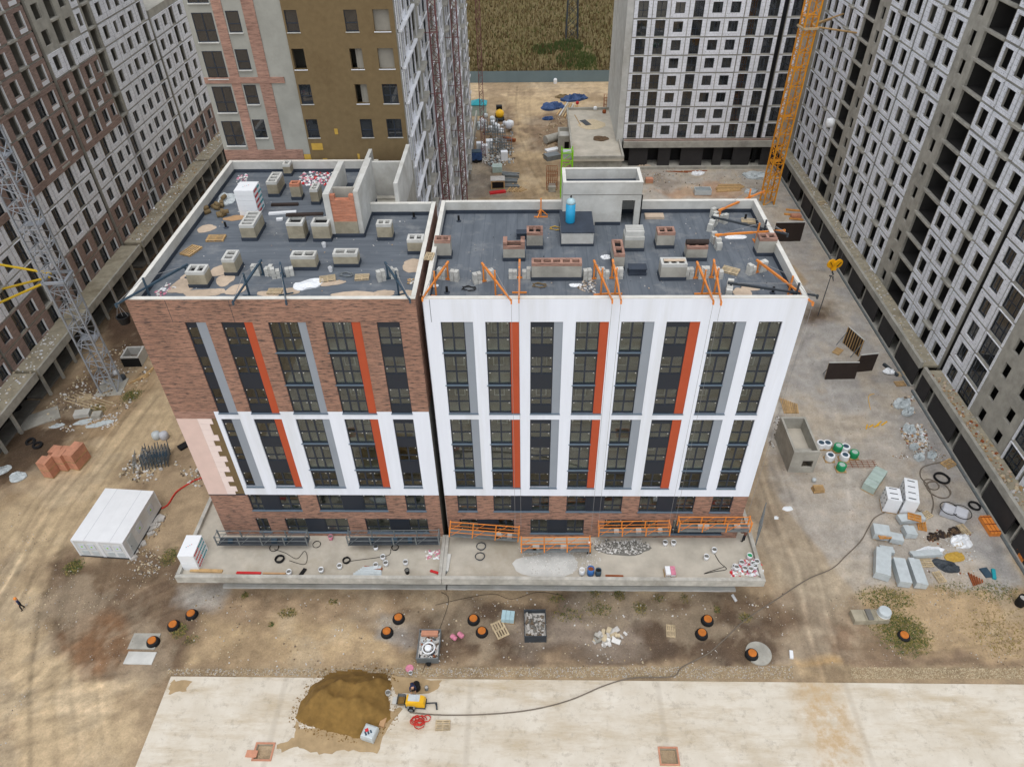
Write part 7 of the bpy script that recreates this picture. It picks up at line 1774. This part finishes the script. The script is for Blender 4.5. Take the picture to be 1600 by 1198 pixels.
# ties to the buildings
def tie(root, z, ends, mt, frame, w):
    c = Vector(root.location); a = w/2+.18
    for s in ((-a,-a,a,-a),(a,-a,a,a),(a,a,-a,a),(-a,a,-a,-a)):
        o = MB().bar((s[0],s[1],z),(s[2],s[3],z), .3, .25).build('collar', frame, root)
    inv = Matrix.Rotation(-root.rotation_euler.z, 4, 'Z')
    for off, e in ends: MB().tube([Vector(off)+Vector((0,0,z)), inv @ (Vector(e)-c)], .13, 8).build('tie_strut', mt, root)
zt_ = vz(gm.location, 85, 435)
tie(gm, zt_, [((-.9,.9,0), onX(-32,408,XL)), ((-.9,.2,0), onX(2,452,XL)), ((-.9,-.9,0), onX(-12,478,XL))], 'crane_yellow', 'crane_grey', 1.9)
zt2 = vz(om.location, 1258, 42)
tie(om, zt2, [((.9,.9,0), onX(1318,22,XR)), ((.9,.0,0), onX(1340,52,XR)), ((.9,.4,0), onX(1300,30,XR))], 'wood', 'wood_pale', 1.75)
# hook block on its ropes
pb = onZ(1278,495,0); zh = vz(pb, 1303,418)
hk = thing('crane_hook', 'yellow crane hook block hanging over the yard with a long chain sling', 'crane hook', (pb.x, pb.y, zh))
for s in (-1,1): MB().lathe([(.5,-.09),(.62,-.07),(.62,.07),(.5,.09)], 18).build('sheave_cover', 'hook_yellow', hk, (s*.42,0,.55)).rotation_euler = (1.57,0,.3)
MB().box(-.55,-.12,.2,.55,.12,.9).build('cheek_plate', 'hook_yellow', hk); MB().box(-.3,-.2,-.35,.3,.2,.2).build('swivel', 'hook_yellow', hk)
for s in (-1,1): MB().bar((s*.25,-.22,.25),(s*.65,-.22,.85), .1,.05).build('stripe', 'black', hk)
MB().tube([(0,0,-.3),(0,0,-.7),(.22,0,-1.0),(.1,0,-1.3),(-.2,0,-1.2)], .09, 8).build('hook', 'steel_dark', hk)
MB().tube([(0,0,-1.2),(-.05,0,-zh+.15)], .05, 6).build('chain_sling', 'steel_dark', hk); MB().tube([(.1,0,-1.2),(.5,0,-2.0),(.3,0,-1.3)], .05, 6).build('chain_loop', 'steel_dark', hk)
for s in (-.55,.55): MB().tube([(s,0,.9),(s,0,32)], .012, 4).build('rope', 'rope', hk)
# ------------------------------------------------------------------ strip behind the cabins and under the crane
o = thing('concrete_chamber', 'open square concrete chamber with black sides beside the brick block', 'chamber', onZ(208,572,0)+Vector((0,1.0,0)), .05)
for a in ((-1.1,-1.1,1.1,-.9),(-1.1,.9,1.1,1.1),(-1.1,-.9,-.9,.9),(.9,-.9,1.1,.9)): MB().box(a[0],a[1],-.1,a[2],a[3],1.5).build('side', 'concrete_light', o)
MB().box(-1.12,-1.13,-.1,1.12,-1.105,1.3).build('membrane', 'black', o); MB().box(-.9,-.9,-.05,.9,.9,.3).build('bottom', 'soil_dark', o)
lbar(G(118,650), G(142,647), 1.0, .5, 'concrete_light', 'pale concrete block slab lying by the weeds', 'concrete_block', 'block'); lbar(G(146,651), G(160,650), .9, .5, 'concrete', 'grey concrete block lying beside the pale one', 'concrete_block', 'block')
for i in range(7): lbar(G(200+i*4,600-i*1.5), G(232+i*2,588-i*3), .15, .1+.04*(i%3), 'wood', 'plank in the loose pile beside the grey crane foot')['group'] = 'planks beside the grey crane foot'
for i in range(5): lbar(G(100+i*6,625-i*3), G(150+i*8,640-i*2), .12, .08, 'wood_pale', 'thin pole lying in the weeds by the grey crane')['group'] = 'poles by the grey crane'
pallet(G(132,622), .4, 'weathered pallet lying in the weeds before the grey crane', 'wood_pale', 1.3); bigbag(G(182,585), 'white bag beside the concrete chamber', s=.6); bigbag(G(193,592), 'dark wrapped bag beside the concrete chamber', 'steel_dark', .7)
for x, y, rx, ry in ((130,660,1.1,.5),(165,660,1.0,.5),(150,664,1.2,.4),(5,735,1.0,.8),(28,745,1.0,.8),(90,665,.9,.4)): sheet(G(x,y), rx, ry, .3, 'wrap_pale', 'torn pale film lying in the dirt by the crane strip', 'film', 'film', .3, group='films in the dirt')
litter('litter', gpoly((90,670),(190,640),(200,660),(120,680)), 160, ['chip_white','stone_c','wood','wrap_white'], lambda: rnd.uniform(.05,.18), 'rubbish strewn between the crane and the clay blocks')
o = thing('tilted_slab', 'broken concrete paving slab by the open ground storey', 'slab', G(60,655), .6); MB().box(-2.2,-1.2,-.05,2.2,1.2,.12).build('slab', 'concrete', o)
# hanging tub under the corner of the brick block
p = onY(193,497,2.0); o = thing('hanging_tub', 'black tub hanging on a rope below the roof corner of the brick block', 'tub', p); MB().lathe([(.35,-.4),(.48,.2),(.4,.2),(.3,-.3)], 14).build('body', 'black', o); MB().tube([(0,0,.2),(0,0,ZP-p.z)], .015, 4).build('rope', 'rope', o)
for s in (-.4,.4): MB().tube([(s,0,.2),(0,0,1.2)], .015, 4).build('sling', 'rope', o)
# litter on the ledges of the surrounding blocks
def ledge(x0, x1, y0, y1, z, n, mats, label, s=(.06,.25)): litter('litter', lambda: (rnd.uniform(x0,x1), rnd.uniform(y0,y1), z), n, mats, lambda: rnd.uniform(*s), label)
ledge(XL+.2,XL+2.4,53,98,4.31,420,['chip_white','stone_a','cardboard','wrap_white','wood','stone_b'],'rubble and wrappings on the ledge below the insulation boards'); ledge(XL+.2,XL+2.4,15,30,4.31,120,['chip_white','chip_white','wrap_white','stone_a'],'rubble and wrappings on the ledge beside the grey crane')
ledge(XR-1.8,XR-.2,0,24,3.13,420,['stone_a','rust','stone_c','cardboard','cardboard_brown','wood'],'rubble and boards on the ledge past the wide dark joint',(.06,.28)); ledge(XR-1.8,XR-.2,26,84,3.13,420,['stone_c','stone_a','chip_white'],'pale rubble on the long ledge of the unglazed sections',(.04,.2))
bigbag((XR-1.9,68.6,14.4), 'white bulk bag standing at the edge of an open concrete bay', s=1.25); o = pallet((XR-.9,66,3.14), .3, 'pale pallet lying on the ledge below the open concrete bay', 'wood_pale', 1.2)
# ------------------------------------------------------------------ behind the blocks
# blue sheet fence
YF = 134.6
fo = thing('sheet_fence', 'long blue grey sheet metal fence along the field', 'fence', (31, YF, 0))
pm = MB()
for i in range(10): x = -1.25+.25*i; pm.face([(x,0,.05),(x+.125,-.03,.05),(x+.125,-.03,2.6),(x,0,2.6)]); pm.face([(x+.125,-.03,.05),(x+.25,0,.05),(x+.25,0,2.6),(x+.125,-.03,2.6)])
for s in range(1): pm.box(-1.25,.02,.05,1.25,.03,2.6)
pm = pm.mesh('fence_sheet', 'fence_blue'); po = MB().box(-.04,-.06,0,.04,.06,2.7).mesh('fence_post', 'fence_blue')
for i in range(-22, 24): put('fence_sheet', pm, fo, (i*2.52, 0, 0)); put('fence_post', po, fo, (i*2.52-1.26, 0, 0))
# pylon in the field
pp = onZ(893,60,0); o = thing('lattice_pylon', 'thin dark lattice pylon standing in the field', 'pylon', (pp.x, pp.y, 0))
for x, y in ((-1.6,-1.6),(1.6,-1.6),(1.6,1.6),(-1.6,1.6)): MB().bar((x,y,0),(x*.45,y*.45,28), .22).build('leg', 'steel_dark', o)
for k in range(9):
    s0, s1 = 1.6*(1-.55*k/10), 1.6*(1-.55*(k+1)/10); z0, z1 = k*2.8, (k+1)*2.8
    mb = MB()
    for a, b_ in (((-1,-1),(1,-1)),((1,-1),(1,1)),((1,1),(-1,1)),((-1,1),(-1,-1))): mb.bar((a[0]*s0,a[1]*s0,z0),(b_[0]*s1,b_[1]*s1,z1), .09); mb.bar((b_[0]*s0,b_[1]*s0,z0),(a[0]*s1,a[1]*s1,z1), .09)
    mb.build('bracing', 'steel_dark', o)
bb = G(866,119); tag(MB().lathe([(.4,0),(.45,.8),(.3,1.1)], 10).build('white_marker', 'wrap_white', None, (onZ(867,124,0).x, YF-.8, 0)), 'small white bin standing before the blue fence', 'bin')
weeds_f = []
for x, y, r, n in ((888,72,2.6,900),(850,78,2.2,500),(900,95,3.4,900)):
    c = onZ(x,y,.2); mb = MB()
    for _ in range(n):
        a, q = rnd.uniform(0,6.3), r*math.sqrt(rnd.random()); w = rnd.uniform(.1,.25); h = rnd.uniform(.3,1.0); b = rnd.uniform(0,3); X_, Y_ = q*math.cos(a)*1.5, q*math.sin(a)*2
        mb.face([(X_-math.cos(b)*w,Y_-math.sin(b)*w,-.1),(X_+math.cos(b)*w,Y_+math.sin(b)*w,-.1),(X_,Y_,h)])
    tag(mb.build('weeds', 'leaf', None, c), ('green thicket at the foot of the pylon','small green thicket beside the pylon','green strip of weeds between pylon and fence')[len(weeds_f)], kind='stuff'); weeds_f.append(1)
# low annex with a sandy roof
a0 = onZ(1000,257,0); 
ax0, ax1 = onZ(893,240,4.6).x, onZ(973,238,4.6).x; ay0 = onZ(930,247,4.6).y; ay1 = onZ(920,170,4.6).y
o = thing('concrete_annex', 'low concrete annex with a sandy flat roof before the white tower', 'annex', ((ax0+ax1)/2, ay0, 0)); W_, D_ = ax1-ax0, ay1-ay0
MB().box(-W_/2+.3,.4,-.1,W_/2-.3,D_-.3,4.0).build('wall', 'concrete', o); MB().box(-W_/2,0,4.0,W_/2,D_,4.45).build('roof_slab', 'deck_concrete', o)
for a in ((-W_/2,-.01,W_/2,.3),(-W_/2,D_-.3,W_/2,D_),(-W_/2,.3,-W_/2+.3,D_-.3),(W_/2-.3,.3,W_/2,D_-.3)): MB().box(a[0],a[1],4.45,a[2],a[3],4.9).build('parapet', 'concrete', o)
ann = (ax0, ax1, ay0, ay1)
sheet(onZ(937,217,4.46), 1.6, 1.2, 0, 'soil_dark', 'dark soil heap on the roof of the low annex', 'soil_heap', 'soil', .35); sheet(onZ(925,195,4.46), 3.0, 3.0, 0, 'stone_a', 'thin sand layer on the roof of the low annex', 'sand', 'sand', .02); lbar(onZ(910,188,4.46), onZ(920,196,4.46), 1.2, .05, 'steel_dark', 'dark sheet lying on the roof of the low annex')
bigbag(onZ(930,172,4.46), 'white sack pile on the roof of the low annex', s=.7); bigbag(onZ(944,177,4.46), 'red covered sack on the roof of the low annex', 'rust', .7); bigbag(onZ(902,163,4.0), 'bright red bag behind the roof of the low annex', 'red_plastic', .6); lbar(onZ(898,180,4.46), onZ(907,196,4.46), .12, .08, 'wood', 'thin plank on the roof of the low annex')
c0, c1 = onZ(873,213,3.2), onZ(895,213,3.2); o = thing('concrete_lean_to', 'small concrete lean-to with a black doorway beside the low annex', 'shed', ((c0.x+c1.x)/2, c0.y, 0)); w_ = (c1.x-c0.x)/2
MB().box(-w_,.0,-.1,-w_+.25,4.5,3.2).build('side_wall', 'concrete', o); MB().box(-w_+.25,4.2,-.1,w_-.02,4.5,3.2).build('rear_wall', 'concrete', o)
mb = MB(); mb.box(-w_+.25,.0,-.1,-.2,.25,3.2); mb.box(.7,.0,-.1,w_-.02,.25,3.2); mb.box(-.2,.0,2.1,.7,.25,3.2); mb.build('front_wall', 'concrete', o); MB().box(-w_+.25,.25,2.3,w_-.02,4.2,2.5).build('roof', 'concrete_light', o); MB().box(-.3,.3,0,.8,.35,2.2).build('door_shade', 'black', o)  # black plate behind the doorway paints the shade inside
# lime scaffold tower
sp = onZ(884,305,0); hL = vz(sp, 884,232)
hL = max(6, min(14, hL)); o = thing('scaffold_tower', 'lime green scaffold tower rising behind the stair house', 'scaffold', (sp.x, sp.y, 0))
for x in (-.9,.9):
    for y in (-.9,.9): MB().bar((x,y,0),(x,y,hL), .16).build('upright', 'lime', o)
k = 0
while k*1.3 < hL:
    for a, b_ in (((-.9,-.9),(.9,-.9)),((.9,-.9),(.9,.9)),((.9,.9),(-.9,.9)),((-.9,.9),(-.9,-.9))): MB().bar((*a,k*1.3),(*b_,k*1.3), .11).build('transom', 'lime', o)
    MB().bar((-.9,-.9,k*1.3),(.9,-.9,min(hL,(k+1)*1.3)), .09).build('brace', 'lime', o); k += 1
MB().box(-.7,-.6,hL-1.5,.6,.6,hL-.4).build('load', 'insulation_frame', o)
# hoist masts and ducts on the side of the gable block
for (bx_p, tx_p, lb, x_) in (((697,305),(683,0),'dark red lattice hoist mast nearer the brick block',17.4), ((726,305),(712,0),'dark red lattice hoist mast farther along the scaffolded facade',17.6)):
    b_ = onX(*bx_p, x_); 
    m_ = mast(Vector((x_, b_.y, 0)), .75, 44, 'hoist_red', 'hoist_mast', lb, 1.5, 0, .08, .05, False); m_['category'] = 'hoist'
    for z in range(6, 44, 6): MB().bar((-1.4,-.8,z),(.6,-.8,z), .06).build('wall_tie', 'hoist_red', m_)
o = mast(Vector((18.6, 92, 0)), .7, 30, 'hoist_red', 'hoist_mast', 'thin dark red hoist mast at the far corner of the gable block', 1.5, 0, .07, .05, False); o['category'] = 'hoist'
# white facade rails on the side of the gable block
rail_m = MB().box(-.06,-.06,0,.06,.06,46).mesh('facade_rail', 'scaffold_white')
for y in np.arange(23.5, 96, 4.7): put('facade_rail', rail_m, gb, (XG1+.2-8, y-60, 0))
for k in range(16): part(MB().box(XG1+.101, 32.2, 1.9+2.92*k-.07, XG1+.2, 97, 1.9+2.92*k+.07), 'floor_edge_board', 'insulation_clean', gb)
# back yard: heaps, bags, rebar, vehicles
for x, y, rx, ry, h, lb in ((863,168,3.0,2.4,1.2,'heap of dark blue tarpaulin sheets on the sand'),(897,155,3.2,2.2,1.3,'larger heap of dark blue tarpaulin sheets near the fence'),(857,186,1.4,1.0,.7,'small bright blue sheet heap before the larger ones')): sheet(G(x,y), rx, ry, .2, 'blue_sheet', lb, 'tarpaulin', 'tarpaulin', h)
for i in range(7): lbar(G(870+i*4,180+i*1.5), G(884+i*3,160+i), .25, .15+.05*i, ('wood','concrete_light','wood_pale')[i%3], 'plank in the pile between the blue tarpaulins')['group'] = 'planks between the tarpaulins'
tag(sheet(G(880,152), 1.8, 1.2, 0, 'wool', 'dry brown brush heap between the blue tarpaulins', 'brush_heap', 'brush', .8), None)
for i in range(22):
    x, y = rnd.choice(((755,185),(763,192),(752,198),(795,200),(790,208),(770,200))); bigbag(G(x+rnd.uniform(-7,7), y+rnd.uniform(-6,6))+Vector((0,0,rnd.choice((0,0,.7)))), 'white and grey bulk bag in the heap beside the sandy track', rnd.choice(('wrap_white','wrap_pale','insulation_frame')), rnd.uniform(.8,1.2), 'bulk bags beside the sandy track')
def cage(px, py, w, d, h, mt, label, rz=0):
    o = thing('steel_cage', label, 'steel cage', G(px,py), rz)
    for x in np.linspace(-w/2,w/2,6):
        for y in (-d/2,d/2): MB().bar((x,y,0),(x,y,h), .07).build('bar', mt, o)
    for z in np.linspace(.1,h,5):
        for y in (-d/2,d/2): MB().bar((-w/2,y,z),(w/2,y,z), .06).build('rail', mt, o)
        for x in (-w/2,w/2): MB().bar((x,-d/2,z),(x,d/2,z), .06).build('rail', mt, o)
    return o
for x, y, lb in ((768,212,'grey steel cage stack below the bulk bags'),(780,222,'grey steel cage stack beside the sandy track'),(790,236,'tall grey steel cage nearest the sandy track'),(776,240,'grey steel cage among white drums')): cage(x, y, 2.4, 1.8, 2.6, 'steel_grey', lb)
for x, y in ((757,240),(750,236),(765,232),(788,250)): stack(G(x,y), .1, 1.3, 1.2, 1.7, 'wrap_white', 'white wrapped block stack among the steel cages', 2, None, group='white stacks among the cages')
scatter('rubble', ['steel_grey','wrap_pale','stone_d','chip_white','stone_c'], 700, gpoly((742,200),(800,195),(805,255),(770,262),(745,250)), lambda: rnd.uniform(.1,.35), 'scrap metal and packaging heaped among the steel cages')
o = thing('site_generator', 'dark blue generator trailer standing by the scaffolded facade', 'generator', G(744,252), .1); MB().box(-1.1,-.8,.5,1.1,.8,1.9).build('body', 'blue_sheet', o); MB().box(-1.0,-.7,1.9,1.0,.7,2.05).build('lid', 'steel_blue', o); MB().box(-1.1,-.85,.25,1.1,.85,.5).build('chassis', 'black', o)
for s in (-1,1): MB().lathe([(.3,-.1),(.36,-.1),(.36,.1),(.3,.1)], 12).build('wheel', 'rubber', o, (0,s*.9,.36)).rotation_euler = (1.57,0,0)
o = thing('yellow_mixer', 'small yellow drum mixer with a black cab behind the bulk bags', 'mixer', G(781,187), .1)
mb = MB().lathe([(.4,-.9),(.85,-.4),(.9,.3),(.5,.8)], 16); q = mb.build('drum', 'hazard_yellow', o, (0,-.2,1.3), smooth=True); q.rotation_euler = (.5,0,0); MB().box(-.6,.9,.4,.6,2.0,2.4).build('cab', 'black', o); MB().box(-.7,-1.4,.35,.7,2.0,.6).build('chassis', 'steel_dark', o)
for x in (-.75,.75):
    for y in (-.9,1.4): MB().lathe([(.3,-.12),(.42,-.12),(.42,.12),(.3,.12)], 12).build('wheel', 'rubber', o, (x,y,.42)).rotation_euler = (0,1.57,0)
o = thing('green_booth', 'small green tented booth behind the hoist mast', 'booth', G(749,178), 0); MB().box(-1.5,-1.2,0,1.5,1.2,2.2).build('wall', 'wrap_green', o); MB().prism([(-1.7,-1.4),(1.7,-1.4),(1.7,1.4),(-1.7,1.4)], 2.2, 2.35).build('roof_edge', 'teal', o); mb = MB(); mb.face([(-1.7,-1.4,2.35),(1.7,-1.4,2.35),(0,0,3.2)]); mb.face([(1.7,-1.4,2.35),(1.7,1.4,2.35),(0,0,3.2)]); mb.face([(1.7,1.4,2.35),(-1.7,1.4,2.35),(0,0,3.2)]); mb.face([(-1.7,1.4,2.35),(-1.7,-1.4,2.35),(0,0,3.2)]); mb.build('roof', 'teal', o)
for i in range(8): lbar(G(786+rnd.uniform(-2,2),270+i*3.2), G(810+rnd.uniform(-2,3),272+i*3.0), .3, .2+.15*(i%3), 'steel_grey', 'grey steel profile in the bundle beside the sandy track', 'steel_profile', 'profile')['group'] = 'grey steel profiles by the track'
stack(G(777,268), .05, 1.8, 1.6, 1.2, 'wrap_green', 'pale stack with a green mark before the steel profiles', 2, None); o = thing('open_crate', 'wooden crate with its dark opening painted black beside the steel profiles', 'crate', G(778,292), .05); MB().box(-1.2,-.9,0,1.2,.9,1.5).build('box', 'wood', o); MB().box(-1.0,-.93,.2,1.0,-.905,1.3).build('opening', 'black', o); MB().box(-1.25,-.95,1.5,1.25,.95,1.6).build('lid', 'stone_c', o)  # black plate on the solid box stands for its shaded inside
for i in range(6): lbar(G(792+i*4,300), G(803+i*4,286+i*2), .25, .12, 'wood', 'plank in the loose pile behind the rear parapet')['group'] = 'planks behind the rear parapet'
lbar(G(765,303), G(790,300), .8, .3, 'red_plastic', 'red striped barrier pieces lying behind the rear parapet', 'barrier', 'barrier'); lbar(G(734,268), G(745,188), .3, 2.0, 'concrete', 'concrete retaining wall along the scaffolded facade', 'retaining_wall', 'wall')
A, B_ = G(852,228), G(872,222); o = MB().tube([A+Vector((0,0,.8)), B_+Vector((0,0,.8))], .8, 14).build('concrete_pipe', 'concrete', None); tag(o, 'grey concrete pipe lying beside the sandy track', 'pipe')
lbar(G(852,250), G(873,246), 1.8, .9, 'steel_grey', 'grey steel trough lying beside the lime scaffold', 'trough', 'trough'); lbar(G(853,238), G(872,234), 1.2, .3, 'wrap_white', 'white boards lying beside the concrete pipe', 'boards_stack', 'boards')
cage(862,292, 1.8, 2.4, 3.4, 'rust', 'rusty reinforcement cage standing by the lime scaffold'); lbar(G(857,297), G(868,297), 1.6, .9, 'concrete', 'grey concrete block beside the rusty cage', 'concrete_block', 'block')
lbar(G(787,218), G(805,222), .6, .5, 'rust', 'rusty pipe lying across the edge of the sandy track', 'pipe', 'pipe')
o = cage(954,172, 3.0, 2.0, 3.0, 'rust', 'rusty scrap cage beside the white tower'); lbar(G(952,178), G(960,174), 1.5, 1.4, 'plywood_dark', 'dark scrap timber beside the rusty scrap cage')
# yard before the tower
for x, y, rx, ry, mt, lb in ((1005,262,1.6,1.0,'cardboard','pale rubbish sheet heap before the tower hoarding'),(1090,272,1.4,.8,'wrap_white','white film lying before the tower hoarding'),(1180,275,2.4,1.5,'wrap_pale','pale film heap by the orange crane'),(1173,300,1.3,1.0,'wrap_pale','pale covered heap behind the rear parapet')): sheet(G(x,y), rx, ry, .2, mt, lb, 'film', 'film', .7)
for i in range(9): lbar(G(1120+rnd.uniform(-3,3),300-i*1.2), G(1160+rnd.uniform(-4,4),298-i*1.0), .35, .12+.06*(i%3), 'wood', 'long brown beam in the pile behind the rear parapet', 'timber', 'timber')['group'] = 'brown beams behind the rear parapet'
for i in range(4): lbar(G(1040+i*12,268), G(1075+i*10,270-i), .15, .1, 'rust', 'thin rusty bar lying before the tower hoarding', 'steel_bar', 'bar')['group'] = 'rusty bars before the tower'
o = thing('steel_trough', 'open grey steel trough behind the rear parapet', 'trough', G(1097,303), 0)
for a in ((-1.4,-.7,1.4,-.6),(-1.4,.6,1.4,.7),(-1.4,-.6,-1.3,.6),(1.3,-.6,1.4,.6)): MB().box(a[0],a[1],.1,a[2],a[3],1.0).build('side', 'wrap_pale', o)
MB().box(-1.3,-.6,.1,1.3,.6,.2).build('bottom', 'steel_grey', o)
scatter('rubble', ['stone_c','stone_a','wrap_pale','stone_d'], 400, gpoly((980,262),(1190,265),(1200,300),(1000,300)), lambda: rnd.choice((.05,.08,.15)), 'scraps strewn over the yard before the tower')
scatter('rubble', ['stone_a','stone_d','stone_b'], 260, gpoly((838,195),(885,170),(888,235),(850,250)), lambda: rnd.choice((.08,.12,.2)), 'rubble and earth lumps beside the sandy track')
